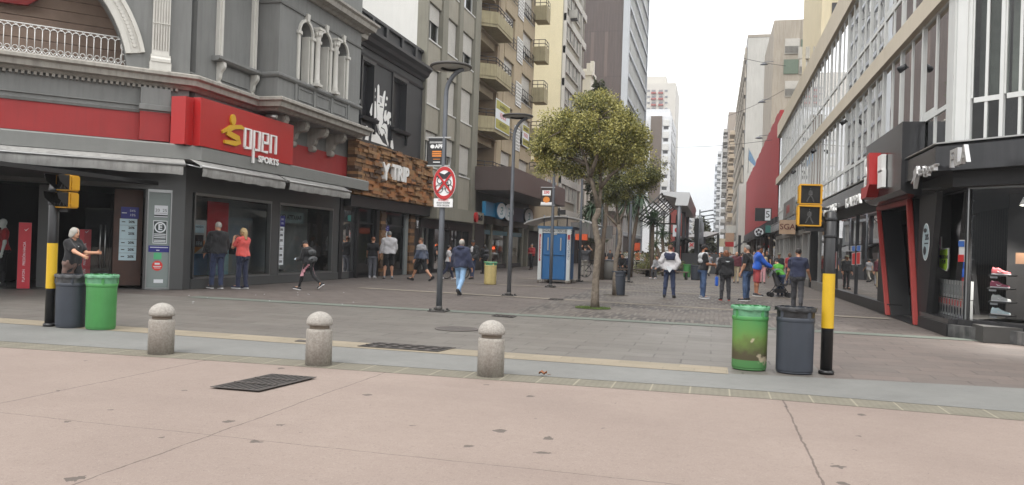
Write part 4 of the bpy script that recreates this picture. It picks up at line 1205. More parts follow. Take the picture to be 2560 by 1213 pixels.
# ================================================================== long white-window building on the right
M_cbeige = mat('beige_band', srgb(200, 190, 172), .85, .05, .6, .06, 20, streak=.15, dirt=srgb(150, 138, 122))
M_wwin = mat('white_window_paint', srgb(208, 210, 208), .55, .04, 2.0, streak=.14, dirt=srgb(164, 158, 146))
M_fasc = mat('black_fascia', (0.022, 0.022, 0.024), .18, .2, .7, streak=.3, dirt=(0.05, 0.05, 0.05, 1))
M_soff = mat('black_soffit', (0.012, 0.012, 0.013), .5, .2)
M_pane = glass_mat('office_pane', (0.74, 0.76, 0.74), 0.9, 1.45, wav=0.006)
M_curt = mat('curtain', srgb(196, 196, 190), .85, .12, 3, streak=.2)
M_office = mat('office_interior', srgb(104, 100, 96), .8, .25, .6)
M_redf = mat('red_frame', srgb(150, 52, 47), .45, .07, 2)
RFg = Fr(RF.p(0, 0, -.25), RF.u, RF.w)
RCg = Fr((4.9, 17.5, 0), RC.u, RC.w)
wb = thing('white_window_block', 'long two storey block with white framed windows above black shop fronts', 'building', RF.p(40, 0, 0))
RY0, RY1 = 17.4, 64.0
CL = 7.0
q_end = RC.p(CL, 0, 0)
rpath = [(4.65, RY1), (4.65, RY0), (q_end[0], q_end[1])]
# mullion positions along the street
b = MB()
b.xyz(4.65 + 3.5, 20, 20, RY1, 0, 11.6)
b.xyz(4.70, 8.2, 63.8, RY1, 3.8, 11.6)
for z in (3.72, 7.2, 11.0):
 b.xyz(4.68, 8.2, 20.0, RY1 - .01, z - .15, z + .15)
 b.prism(Fr((0, 0, 0), (1, 0, 0), (0, 0, 1), v=(0, 1, 0)), [(4.70, 20.0), (4.70, 17.45), (9.6, 12.6), (12, 15), (12, 20)], z - .15, z + .15)
b.build('inner_structure', M_office, wb)
b = MB()
sweep(b, [(7.02, -.1), (7.02, .16), (7.50, .16), (7.50, -.1)], rpath)
sweep(b, [(10.7, -.1), (10.7, .16), (11.75, .16), (11.75, -.1)], rpath)
b.build('beige_band', M_cbeige, wb)
def win_bay(fr, u0, u1, z0, z1, tr, op=None, k=1.0):
 """one white framed window: two lights over a low one"""
 q = MB()
 q.box(fr, u0, u0 + .13 * k, z0, z1, -.06, .035)
 um = (u0 + u1) / 2 + .05
 q.box(fr, um - .05 * k, um + .05 * k, z0, z1, -.05, .012)
 q.box(fr, u0 + .13, u1, tr - .05, tr + .05, -.05, .02)
 q.box(fr, u0 + .13, u1, z1 - .06, z1, -.05, .015); q.box(fr, u0 + .13, u1, z0, z0 + .05, -.05, .015)
 q.box(fr, u0 + .13 * k, u0 + .13 * k + .03, tr + .05, z1 - .06, -.04, .005)
 if op:
  q.box(fr, um + .05, u1 - .02, tr + .05, tr + .17, -.03, .01)
 f_ = q.build('window', M_wwin, wb)
 q = MB(); q.quad(fr, u0 + .1, u1, z0 + .03, z1 - .03, -.012); q.build('pane', M_pane, f_)
 return f_
rng = random.Random(21)
FR_ = 2.235
y = 17.9
nb = 0
while y + FR_ < RY1:
 for z0, z1, tr in ((3.86, 7.02, 4.76), (7.5, 10.7, 8.47)):
  f_ = win_bay(RF, y, y + FR_, z0, z1, tr, op=rng.random() < .4)
  if rng.random() < (.6 if z0 < 5 else .8):
   q = MB(); ua = y + rng.choice((.15, .15, 1.15)); q.box(RF, ua, ua + rng.uniform(.5, 1.0), tr + .1, z1 - .1, -.3, -.26); q.build('curtain', M_curt, f_)
 y += FR_
 nb += 1
b = MB()
b.box(RF, 17.42, 17.9, 3.86, 7.02, -.1, .08); b.box(RF, 17.42, 17.9, 7.5, 10.7, -.1, .08)
b.build('corner_post', M_wwin, wb)
M_skyref = mat('grey_green_sky_reflection', srgb(128, 134, 128), .85, .3, 1.2, streak=.3)  # grey-green sheets added behind the corner panes as their sky reflection
u = 0.2
while u < CL - 1:
 for z0, z1, tr in ((3.86, 7.02, 4.70), (7.5, 10.7, 8.47)):
  f_ = win_bay(RC, u, u + .62, z0, z1, tr, k=.55)
  q = MB(); q.box(RC, u + .05, u + (.6 if int(u * 10) % 3 else .34), tr + .1, z1 - .05, -.34, -.3); q.build('blind_or_reflection_sheet', M_skyref, f_)
 u += .62
b = MB(); b.box(RC, .0, .2, 3.86, 7.02, -.1, .07); b.box(RC, .0, .2, 7.5, 10.7, -.1, .07); build_each(b, 'corner_post', M_wwin, wb)
# black fascia over the shops
b = MB()
sweep(b, [(3.30, .0), (3.30, .42), (3.78, .42), (3.84, .36), (3.84, .0)], rpath)
b.build('fascia', M_fasc, wb)
b = MB()
sweep(b, [(3.00, -.6), (3.00, .05), (3.299, .06), (3.299, -.6)], rpath)
b.build('soffit_beam', M_soff, wb)
b = MB(); sweep(b, [(3.842, .0), (3.842, .43), (3.87, .43), (3.90, .0)], rpath); b.build('fascia_capping', M_alu, wb)
# portal: leaning red frame round a black entrance
portal = []
PW = .13
PF = RF
yl_t, zl_t = PF.at(2190, 517, PW); yl_b, _ = PF.at(2212, 786, PW); yr_t, zr_t = PF.at(2268, 497, PW); yr_b, _ = PF.at(2284, 810, PW)
out = [(yl_b, 0), (yl_t, zl_t), (yr_t, zr_t), (yr_b, 0)]
th = .13
inn = [(yl_b - th, 0), (yl_t - th * 1.2, zl_t - th), (yr_t + th * 1.0, zr_t - th), (yr_b + th * .9, 0)]
b = MB()
b.prism(PF, [out[0], out[1], inn[1], inn[0]], PW - .12, PW); b.prism(PF, [out[1], out[2], inn[2], inn[1]], PW - .12, PW); b.prism(PF, [out[2], out[3], inn[3], inn[2]], PW - .12, PW)
b.build('portal_frame', M_redf, wb, bevel=.02)
b = MB(); b.prism(PF, [(a_[0] + (-.001 if i < 2 else .001), a_[1]) for i, a_ in enumerate(inn)], -1.3, -1.2); b.prism(PF, [out[0], out[1], inn[1], inn[0]], -.5, PW - .125); b.prism(PF, [out[1], out[2], inn[2], inn[1]], -.5, PW - .125); b.prism(PF, [out[2], out[3], inn[3], inn[2]], -.5, PW - .125); b.box(PF, yr_b, yl_t + .1, 0.004, .01, -1.2, PW - .02); b.box(PF, 21.6, 21.66, 0, 3, -1.19, -1.15)
b.build('entrance_recess', M_blk, wb)
b = MB(); b.prism(RF, [(yl_b, 0), (yl_t + .09, 0), (yl_t + .09, 3.0), (yl_t, 3.0)], -.3, .0); b.build('jamb_panel', M_blk, wb)
# large black sign panel above the portal
pu0, pz1 = RF.at(2255, 358, .5); pu1, _ = RF.at(2165, 405, .5); _, pz0 = RF.at(2255, 480, .5)
b = MB(); b.box(RF, pu0, pu1, 3.28, 4.72, .02, .5); b.profile(RF, [(3.0, .05), (3.05, .36), (3.14, .5), (3.279, .5), (3.279, .05)], pu0, pu1)
b.build('sign_panel', M_fasc, wb)
# shop fronts: black piers, plinth, glass
b = MB()
b.box(RF, yr_b - .35, yr_b - .02, 0, 3.0, -.4, .0)
b.box(RF, 33.35, 33.6, 0, 3.0, -.3, .05); b.box(RF, 41.0, 41.4, 0, 3.0, -.3, .05)
b.box(RF, 17.42, yr_b - .15, 0, .24, -.3, .08); b.box(RF, yl_b + .02, 33.35, 0, .30, -.3, .08)
b.box(RF, 20.22, 20.5, .24, 3.0, -.6, -.1)
build_each(b, 'black_pier', M_blk, wb)
b = MB(); lt, lb = RF.at(2346, 480), RF.at(2318, 780); sl = (lb[0] - lt[0]) / (lb[1] - lt[1]); b.prism(RF, [(20.1, 3.0), (lt[0] + sl * (3 - lt[1]), 3.0), (lt[0] + sl * (.24 - lt[1]), .24), (20.1, .24)], -.1, .02); b.build('leaning_panel', M_soff, wb)
b = MB(); b.box(RC, .0, CL, 0, .24, -.3, .1); b.build('corner_plinth', mat('worn_plinth', (0.05, 0.05, 0.05), .6, .6, 5, streak=.6, dirt=(0.2, 0.19, 0.18, 1)), wb)
b = MB(); b.box(RCg, .0, CL, .241, .36, -.2, .2); b.box(RF, 17.42, yr_b - .15, .241, .34, -.4, .05); b.build('window_kerb', M_fasc, wb)
M_mirror = glass_mat('dark_shop_glass', (0.90, 0.91, 0.92), .9, 1.28, wav=.008)
for nm, fr, a0, a1, z0 in (('shop_window', RFg, 17.52, 20.2, .34), ('shop_window', RCg, .02, 1.36, .36), ('shop_window', RCg, 1.42, 3.4, .36), ('shop_window', RF, yl_t + .10, 28.6, .30), ('shop_window', RF, 28.64, 33.33, .30)):
 q = MB(); q.box(fr, a0, a0 + .03, z0, 3.0, -.12, .0); q.box(fr, a1 - .03, a1, z0, 3.0, -.12, .0); q.box(fr, a0, a1, 2.97, 3.0, -.121, .001); f_ = q.build(nm, M_steel if fr is RCg else M_blackm, wb)
 q = MB(); q.quad(fr, a0 + .03, a1 - .03, z0, 3.0, -.05); q.build('pane', M_mirror, f_)
b = MB()
b.box(RF, 16.5, 20.2, 0, .3, -2.6, -.31, 1); b.box(RF, 18, 41, 0, .02, -3.5, -.31, 1); b.box(RF, 17, 41, 0, 3.1, -3.6, -3.5, 0)
b.box(RC, -.2, CL, .0, .30, -2.4, -.31, 1); b.box(RC, -.2, CL, 0, 3.1, -2.5, -2.4, 0)
b.box(RF, 17, 41, 3.1, 3.15, -3.5, -.5, 0); b.box(RC, -1, CL, 3.02, 3.05, -2.4, -.5, 0)
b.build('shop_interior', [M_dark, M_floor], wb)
# lesser shop fronts further along
b = MB()
b.box(RF, 41.4, 63.9, 2.75, 3.29, -.3, .02)
for u in (44.8, 48.5, 52.3, 56.4, 60.2, 63.5):
 b.box(RF, u, u + .4, 0, 2.75, -.3, .03)
build_each(b, 'white_shop_front', mat('white_shop_paint', srgb(182, 180, 176), .6, .08, 1.5), wb)
for a0, a1 in ((33.65, 36.6), (36.65, 40.95), (41.45, 44.75), (45.25, 48.45), (48.95, 52.25), (52.75, 56.35), (56.85, 60.15), (60.65, 63.45)):
 q = MB(); q.box(RF, a0, a1, 0, .35, -.2, -.02); q.box(RF, (a0 + a1) / 2 - .05, (a0 + a1) / 2 + .05, .35, 2.75, -.2, -.05); f_ = q.build('shop_window', M_alu, wb)
 q = MB(); q.quad(RF, a0, a1, .35, 2.75, -.12); q.build('pane', M_clear, f_)
b = MB(); b.box(RF, 41, 63.5, 0, 2.9, -2.6, -2.5); rng = random.Random(8)
for k in range(20):
 u = rng.uniform(33.8, 63); b.box(RF, u, u + rng.uniform(.3, .8), .3, rng.uniform(.8, 2.3), -1.5, -1.0, rng.randrange(1, 4))
b.build('shop_display', [M_dark, mat('disp_d', srgb(150, 146, 140), .7, .3, 8), mat('disp_e', srgb(84, 80, 78), .7, .3, 8), mat('disp_f', srgb(128, 96, 84), .7, .3, 8)], wb)
# --- signs on the black fascia
GF = Fr(RF.p(0, 0, .42), RT.u, RT.w)
def fascia_sign(label, txt, px0, px1, py0, py1, w_=.42, mark=None, m=None, col=M_wht, bold=.02):
 fr = Fr(RF.p(0, 0, w_), RT.u, RT.w)
 a, z1 = fr.at(px0, py0); c, _ = fr.at(px1, py0); _, z0 = fr.at((px0 + px1) / 2, py1); _, z1 = fr.at((px0 + px1) / 2, py0)
 t = thing('shop_lettering', label, 'sign', fr.p(a, z0, 0))
 q = MB()
 me = text_mb(txt, fr, 0, 0, 0, 1.0, depth=.07, bold=bold)
 V = np.array([[np.dot(np.array(v) - fr.o, fr.u), v[2] - fr.o[2], np.dot(np.array(v) - fr.o, fr.w)] for v in me.v])
 x0, x1 = V[:, 0].min(), V[:, 0].max(); y0, y1 = V[:, 1].min(), V[:, 1].max()
 P = [fr.p(a + (p[0] - x0) / (x1 - x0) * (c - a), z0 + (p[1] - y0) / (y1 - y0) * (z1 - z0), p[2] + .02) for p in V]
 q.add(P, me.f); q.build('lettering', col, t)
 return t, fr, a, c, z0, z1
M_chrome = mat('polished_letter', srgb(190, 190, 190), .25, .05, 3, metal=.5)
fascia_sign('large white four letter sign on the black corner fascia', 'FILA', 2389, 2432, 367, 412, col=M_chrome)
t, fr, a, c, z0, z1 = fascia_sign('white small letter sign with a star emblem on the black fascia', 'topper', 2306, 2352, 414, 440, col=M_chrome)
q = MB(); q.prism(fr, [(a - .35, z1 - .02), (a - .1, z1 + .08), (a - .02, z1 - .1), (a - .12, z0 + .05), (a - .28, z0 - .18), (a - .3, z0 + .0), (a - .55, z0 - .05), (a - .3, z0 + .1), (a - .22, z1 - .12), (a - .3, z1 - .12)], .02, .1); q.build('star_emblem', M_chrome, t)
fascia_sign('small white lettering on the fascia beyond the black panel', 'KAPPA', 2121, 2158, 490, 514)
fascia_sign('white lettering on the fascia just behind the striped post signal heads', 'ADIDAS', 2064, 2094, 514, 536)
sp = thing('panel_lettering', 'red bracket with white stacked letters on the black panel above the portal', 'sign', RF.p(24, 3.5, .5))
fr = Fr(RF.p(0, 0, .5), RT.u, RT.w)
q = MB(); stroke(q, fr, [fr.at(2199, 386), fr.at(2199, 460), fr.at(2193, 480), fr.at(2180, 486)], .3, .28); q.build('red_bracket', M_redl, sp)
q = MB()
a, zc_ = fr.at(2178, 422); text_mb('KO', fr, a, zc_ + .05, .0, .62, depth=.1, sx=1.2, bold=.02, mb=q)
a, zc_ = fr.at(2178, 465); text_mb('KO', fr, a, zc_ + .02, .0, .62, depth=.1, sx=1.2, bold=.02, mb=q)
for py in (410, 448):
 a, zc_ = fr.at(2212, py); q.box(fr, a - .28, a + .25, zc_ - .22, zc_ + .22, .02, .12)
q.build('lettering', M_wht, sp)
# --- window stickers, shoes and boxes
XF = Fr(RF.p(0, 0, -.295), RT.u, RT.w)
XF2 = Fr(RF.p(0, 0, -.04), RT.u, RT.w)
def sticker(label, fr, poly_px, base, prints=(), rim=None, cat='sticker'):
 pts = [fr.at(*p) for p in poly_px]
 cx = sum(p[0] for p in pts) / len(pts); cy = sum(p[1] for p in pts) / len(pts)
 t = thing('window_sticker', label, cat, fr.p(cx, cy, 0))
 q = MB()
 if rim:
  q.prism(fr, [(cx + (p[0] - cx) * 1.12, cy + (p[1] - cy) * 1.1) for p in pts], 0, .006, 0); q.build('rim', rim, t)
  q = MB()
 q.prism(fr, pts, .0065, .011); q.build('sheet', base, t)
 for tx, x, y, sz, m in prints:
  u_, v_ = fr.at(x, y); q = MB(); text_mb(tx, fr, u_, v_, .0112, sz, depth=.003, bold=.004, mb=q); q.build('print', m, t)
 return t
M_pap = mat('sticker_white', srgb(222, 222, 222), .5, .03)
sticker('magenta sale sticker on the corner window of the shoe shop', XF, [(2332, 600), (2352, 595), (2351, 640), (2345, 646), (2332, 648)], mat('magenta', srgb(186, 60, 150), .5, .04), (('FILA ESCOLAR', 2342, 617, .10, M_pap), ('$2.990', 2341, 628, .10, M_pap)), M_pap)
sticker('lime sale sticker below the magenta one', XF, [(2347, 627), (2370, 623), (2369, 668), (2366, 676), (2350, 668), (2347, 655)], mat('lime', srgb(160, 200, 40), .5, .04), (('TOPPER ESCOLAR', 2358, 643, .10, M_ink), ('$2.495', 2361, 655, .11, M_ink)), M_pap)
LP = Fr(RF.p(0, 0, .025), RT.u, RT.w)
cu_, cv_ = LP.at(2315, 605)
t = thing('window_sticker', 'tall oval sale sticker on the black leaning panel', 'sticker', LP.p(cu_, cv_, 0))
q = MB(); q.disc(LP, cu_, cv_, .30, .42, 0, .006); q.build('sheet', M_pap, t)
q = MB(); q.disc(LP, cu_, cv_, .28, .40, .006, .008); q.build('inner', mat('sticker_grey', srgb(150, 168, 172), .5, .05), t)
q = MB(); text_mb('20%', LP, cu_ + .1, cv_ + .1, .008, .18, depth=.003, bold=.006, mb=q); q.box(LP, cu_ - .1, cu_ + .22, cv_ - .05, cv_ - .02, .008, .011); q.disc(LP, cu_ - .06, cv_ - .2, .12, .1, .008, .011); q.disc(LP, cu_ - .06, cv_ + .26, .14, .05, .008, .011); q.build('print', M_ink, t)
sticker('strip of payment stickers in the corner window, blue and red', XF, [(2399, 600), (2413, 600), (2412, 655), (2398, 655)], M_pap)
t = sticker('blue square of the payment sticker strip', XF, [(2399, 603), (2413, 603), (2413, 617), (2399, 617)], mat('sticker_blue', srgb(60, 110, 190), .5, .04))
t.location = Vector(t.location) + Vector((-.012, 0, 0))
t = sticker('red square of the payment sticker strip', XF, [(2398, 637), (2412, 637), (2412, 655), (2398, 655)], mat('sticker_red', srgb(200, 46, 46), .5, .04))
t.location = Vector(t.location) + Vector((-.012, 0, 0))
sticker('white and red striped sticker beside the yellow post', XF2, [(2086, 632), (2091, 631), (2090, 670), (2085, 670)], mat('sticker_red', srgb(200, 46, 46), .5, .04), rim=M_pap)
sticker('blue and white wide sticker in the long window beyond the red portal', XF2, [(2131, 616), (2152, 614), (2151, 627), (2131, 628)], mat('sticker_blue', srgb(60, 110, 190), .5, .04), (('NIKE', 2141, 621, .2, M_pap),), M_pap)
sticker('red edged double sticker below the wide blue one', XF2, [(2131, 634), (2151, 631), (2150, 660), (2131, 661)], mat('sticker_red', srgb(200, 46, 46), .5, .04), (('||', 2141, 646, .5, M_pap),), M_pap)
def shoe(name, label, cat_loc, yaw, upper, sole, L=.30, group=None, swoosh=None):
 """a trainer built toe along +x"""
 t = thing(name, label, 'shoe', (0, 0, 0), group)
 prof = [(0.0, .07, .11, .026), (.06, .105, .125, .032), (.16, .088, .115, .036), (.27, .092, .115, .035), (.36, .100, .09, .034), (.5, .070, .075, .037), (.68, .046, .06, .041), (.86, .034, .045, .038), (.96, .026, .03, .026), (1.0, .012, .02, .012)]
 q = MB(); V = []; n = 10
 for s_, hh, _x, wd in prof:
  for k in range(n):
   a = math.pi * k / (n - 1)
   V.append(((s_ - .5) * L, wd * math.cos(a) * (1 if hh > .03 else 1), .022 + hh * 1.15 * math.sin(a) ** .7))
 F = [(i * n + k, i * n + k + 1, (i + 1) * n + k + 1, (i + 1) * n + k) for i in range(len(prof) - 1) for k in range(n - 1)]
 q.add(V, F, 0, True)
 q.add([V[k] for k in range(n)], [tuple(range(n))], 0); q.add([V[-n + k] for k in range(n)], [tuple(range(n))], 0)
 q.build('upper', upper, t)
 q = MB(); fl = Fr((0, 0, 0), (1, 0, 0), (0, 0, 1), v=(0, 1, 0))
 outl = []
 for s_, y_ in ((-.5, .028), (-.4, .038), (-.2, .036), (.05, .034), (.25, .044), (.42, .036), (.51, .012)):
  outl.append((s_ * L, y_))
 poly = outl + [(x, -y_) for x, y_ in outl[::-1]]
 q.prism(fl, poly, 0, .026); q.build('sole', sole, t, bevel=.004)
 if swoosh:
  q = MB()
  for sg in (-1, 1):
   f2 = Fr((0, sg * .040, .03), (1, 0, 0), (0, sg, 0), v=(0, 0, 1)); q.prism(f2, [(-.06, .045), (-.03, .012), (.0, .01), (.06, .04), (-.005, .022), (-.04, .036)], -.004, .001)
  q.build('stripe', swoosh, t)
 t.location = [float(c) for c in cat_loc]; t.rotation_euler = (0, 0, yaw)
 return t
M_rose = mat('shoe_rose', srgb(176, 84, 88), .7, .1, 20); M_plum = mat('shoe_plum', srgb(140, 60, 84), .7, .1, 20); M_lgrey = mat('shoe_grey', srgb(176, 178, 176), .7, .08, 20); M_ice = mat('shoe_ice', srgb(196, 214, 218), .7, .05, 20); M_shwht = mat('shoe_white', (0.72, 0.72, 0.72), .6, .05)
cshelf = []
for px, py, up, lab in ((2503, 683, M_rose, 'rose trainer, topmost in the corner window column'), (2500, 716, M_plum, 'plum trainer with white stripe under the rose one'), (2503, 750, M_lgrey, 'light grey trainer third down in the corner window'), (2502, 783, M_ice, 'ice blue trainer at the bottom of the corner window column')):
 C_ = Fr(RCg.p(0, 0, -.30), RC.u, RC.w); uu, vv = C_.at(px, py + 4)
 yaw = math.atan2(RC.u[1], RC.u[0])
 shoe('trainer', lab, RCg.p(uu, vv, -.30), yaw, up, M_shwht, .36, 'trainers on the column of shelves', M_shwht)
 t = thing('price_tag', {683: 'price tag under the rose trainer', 716: 'price tag under the plum trainer', 750: 'price tag under the light grey trainer', 783: 'price tag under the ice blue trainer'}[py], 'tag', RCg.p(uu - .1, vv - .03, -.3)); q = MB(); q.box(RCg, uu - .2, uu - .06, vv - .075, vv - .035, -.285, -.28); q.box(RCg, uu - .2, uu + .2, vv - .03, vv - .003, -.5, -.2, 1); q.build('tag_and_shelf', [M_ppr, M_blk], t)
rk = thing('shoe_rack', 'dark stepped shelf rack of white trainers behind the corner glass', 'rack', RFg.p(18.1, .34, -.14))
q = MB()
for k in range(6):
 q.box(RFg, 17.7, 18.5, 1.25 + k * .3, 1.265 + k * .3, -.22, -.06)
q.build('shelf', M_blackm, rk)
for k in range(6):
 shoe('trainer', ('white trainer on the lowest rack shelf', 'white trainer on the second rack shelf from below', 'reddish trainer on the third rack shelf', 'white trainer on the fourth rack shelf', 'grey trainer on the fifth rack shelf', 'white trainer on the top rack shelf')[k], RFg.p(18.0, 1.265 + k * .3, -.14), R_(90), (M_ice, M_lgrey, M_rose, M_lgrey, M_lgrey, M_ice)[k], M_shwht, .32, 'trainers on the rack')
for k, (y_, up) in enumerate(((19.0, M_redf), (18.6, M_blk), (18.2, M_blk), (17.8, M_blk))):
 shoe('trainer', ('red trainer with white stripes on the shoe boxes', 'black trainer beside the red one on the boxes', 'black trainer with three white stripes on the boxes', 'black trainer at the corner end of the shoe boxes')[k], RFg.p(y_, 1.12, -.13), R_(84), up, M_shwht, .33, 'trainers standing on the shoe boxes', M_shwht)
rng = random.Random(4)
k = 0
M_boxg = mat('shoebox_grey', srgb(214, 216, 214), .6, .06)
M_boxr = mat('shoebox_red', srgb(168, 58, 54), .5, .05)
for lv in range(2):
 for j in range(12):
  y_ = 17.62 + j * .2
  if y_ + .18 > 19.9: continue
  bt = thing('shoe_box', f'grey shoe box with red and black print, {"lower" if lv == 0 else "upper"} row of the corner window', 'box', RFg.p(y_, .345 + lv * .39, -.12), 'shoe boxes stacked in the corner window')
  q = MB(); q.box(RFg, y_, y_ + .175, .345 + lv * .39, .345 + lv * .39 + .375, -.20, -.05); bx = q.build('box', M_boxg, bt)
  q = MB()
  if lv == 0:
   q.box(RFg, y_ + .03, y_ + .1, .58, .70, -.049, -.046); q.build('red_print', M_boxr, bx)
   q = MB(); q.disc(RFg, y_ + .07, .48, .05, .09, -.049, -.046); q.build('print', M_ink, bx)
  else:
   for d in range(3): q.box(RFg, y_ + .03 + d * .04, y_ + .045 + d * .04, .80, 1.02, -.049, -.046)
   q.build('print', mat('print_grey', srgb(110, 112, 112), .6), bx)
t = thing('display_box', 'tan shoe carton with orange stripe behind the corner glass', 'box', RCg.p(.95, 1.55, -.8)); q = MB(); q.box(RCg, .65, 1.3, 1.5, 1.72, -.9, -.6); q.build('carton', mat('carton', srgb(112, 84, 62), .7, .06), t); q = MB(); stroke(q, Fr(RCg.p(.98, 1.6, -.6), RC.u, RC.w), [(-.09, .03), (-.05, -.02), (.1, .05)], [.02, .03, .006], .004); q.build('stripe', mat('orange_print', srgb(206, 110, 40), .6), t)
# shoes along the left window of the shoe shop
rng = random.Random(31)
for k in range(9):
 y_ = 24.6 + k * .92
 shoe('trainer', ('white trainer beside the red portal', 'grey trainer second from the portal', 'red trainer third from the portal', 'white trainer fourth from the portal', 'ice blue trainer fifth from the portal', 'grey trainer sixth from the portal', 'green soled trainer seventh from the portal', 'white trainer eighth from the portal', 'rose trainer ninth and last from the portal')[k], RF.p(y_, .62 + .25 * (k % 3), -.5), R_(80 + rng.uniform(-20, 20)), (M_shwht, M_lgrey, M_redf, M_shwht, M_ice, M_lgrey, M_ice, M_shwht, M_rose)[k], M_shwht, .36, 'trainers in the long shop window')
 bt = thing('display_stand', ('pale plinth under the trainer beside the portal', 'plinth under the second trainer from the portal', 'plinth under the red trainer', 'plinth under the fourth trainer from the portal', 'plinth under the ice blue trainer', 'plinth under the sixth trainer from the portal', 'plinth under the seventh trainer from the portal', 'plinth under the eighth trainer from the portal', 'plinth under the ninth trainer from the portal')[k], 'stand', RF.p(y_, .02, -.5), 'plinths in the long shop window')
 q = MB(); q.box(RF, y_ - .25, y_ + .25, .02, .618 + .25 * (k % 3), -.62, -.38); q.build('plinth', M_lgrey if k % 2 else mat('plinth_dark', srgb(80, 78, 76), .5, .1), bt)
# floodlights on the front
for px, py, lab in ((2258, 170, 'black floodlight by the corner post, under the lower beige band'), (2110, 305, 'black floodlight under the band, second from the corner'), (2035, 378, 'black floodlight under the band, third from the corner'), (1985, 430, 'black floodlight under the band, fourth from the corner')):
 f2 = Fr(RF.p(0, 0, .26), RT.u, RT.w); uu, vv = f2.at(px, py)
 t = thing('floodlight', lab, 'lamp', f2.p(uu, vv, 0), 'floodlights on the white window block')
 q = MB(); q.tube([f2.p(uu, vv, -.12), f2.p(uu, vv + .03, -.06)], .02, 6); q.build('arm', M_blk, t)
 q = MB(); q.tube([f2.p(uu + .06, vv + .03, -.06), f2.p(uu - .06, vv - .04, .08)], [.06, .09], 12); q.build('lamp_head', M_blackm, t)
t = thing('pendant_lamp', 'white cone lamp lit under the corner shop soffit', 'lamp', RC.p(1.15, 2.75, -.35))
q = MB(); q.lathe([(.03, .16), (.05, .12), (.10, .0)], RC.p(1.15, 2.62, -.35), 14); q.tube([RC.p(1.15, 2.78, -.35), RC.p(1.15, 3.02, -.35)], .012, 6); q.build('shade', M_wwin, t)
q = MB(); q.lathe([(.0, .0), (.085, .002)], RC.p(1.15, 2.615, -.35), 14); q.build('bulb', emit_mat('lamp_glow', (1, .95, .85), 6), t)
ld = bpy.data.lights.new('pendant_light', 'SPOT'); ld.energy = 260; ld.spot_size = R_(120); ld.spot_blend = .6; ld.shadow_soft_size = .08; ld.color = (1, .95, .88)
lo_ = bpy.data.objects.new('pendant_light', ld); COL.objects.link(lo_); lo_.parent = t; lo_.location = RC.p(1.15, 2.58, -.40) - np.array(t.location)
t = thing('pendant_lamp', 'small lit ceiling lamp behind the corner window of the shoe shop', 'lamp', RFg.p(18.7, 2.8, -.35))
c_ = RFg.p(18.7, 2.75, -.35)
q = MB(); q.lathe([(.03, .12), (.09, .0)], c_, 12); q.tube([c_ + [0, 0, .1], c_ + [0, 0, .26]], .012, 6); q.build('shade', M_wwin, t)
q = MB(); q.lathe([(.0, .0), (.08, .002)], c_ - [0, 0, .004], 12); q.build('bulb', emit_mat('lamp_glow', (1, .95, .85), 6), t)
l2_ = lo_.copy(); COL.objects.link(l2_); l2_.parent = t; l2_.location = (0, 0, -.12)
# ================================================================== farther buildings, right side
M_conc = mat('pale_concrete', srgb(188, 186, 180), .85, .07, .3, .08, 10, streak=.35, dirt=srgb(140, 136, 128))
M_conc2 = mat('stained_concrete', srgb(164, 156, 144), .85, .12, .3, .08, 10, streak=.5, dirt=srgb(120, 108, 94))
M_rwall = mat('red_metal_screen', srgb(142, 40, 46), .65, .09, .4, streak=.3, dirt=srgb(110, 34, 38))
def ribbed_red():
 g = NT('ribbed_red_screen')
 _x, y, z = g.sep(g.pos)
 f = g.math('FRACT', g.math('MULTIPLY', y, 2.6))
 n = g.noise(g.mapping(g.pos, (2, 2, .3)), 1.2, 5, .6)
 c = g.ramp(n, .3, .7, srgb(146, 34, 38), srgb(164, 42, 46))
 g.base(c); g.b.inputs['Roughness'].default_value = .6
 g.bump(f, .4, .03)
 return g.m
rs = thing('red_screen_building', 'building clad in a tall dark red ribbed screen with a notched top edge', 'building', RF.p(90, 0, 0))
b = MB()
YR0, YR1 = 64.05, 130.0
n = 26
for i in range(n):
 a0 = YR0 + (YR1 - YR0) * i / n; a1 = YR0 + (YR1 - YR0) * (i + 1) / n
 b.box(RF, a0, a1, 4.6, 13.05 - (.0 if i % 2 else .14), -.3, 0)
b.build('red_screen', ribbed_red(), rs)
b = MB(); b.xyz(5.0, 16, YR0, YR1, 0, 12.6); b.build('body', M_conc2, rs)
b = MB(); b.box(RF, YR0, YR1, 3.4, 4.55, -.25, .12)
for k in range(60): b.box(RF, YR0 + 2 + k * .5, YR0 + 2.25 + k * .5, 3.5, 4.5, .12, .18)
b.build('dark_fascia', M_blackm, rs)
b = MB()
for k in range(9):
 u = YR0 + k * 7; b.box(RF, u, u + .6, 0, 3.4, -.25, .0)
build_each(b, 'pier', mat('brown_pier', srgb(92, 80, 72), .6, .1), rs)
for k in range(9):
 u = YR0 + k * 7 + .6; q = MB(); q.box(RF, u, u + 6.4, 0, .4, -.2, -.1); f_ = q.build('shop_window', M_blackm, rs); q = MB(); q.quad(RF, u, u + 6.4, .4, 3.4, -.15); q.build('pane', M_dglass, f_)
aw = MB()
for (a0, a1, zz) in ((70, 84, 3.2), (86, 104, 3.1), (106, 120, 3.0)):
 aw.add([RF.p(a0, zz + .35, .15), RF.p(a1, zz + .35, .15), RF.p(a1, zz - .35, 1.8), RF.p(a0, zz - .35, 1.8)], [(0, 1, 2, 3)]); aw.box(RF, a0, a1, zz - .5, zz - .3, 1.78, 1.82)
aw.build('awning', M_blackm, rs, fixn=False)
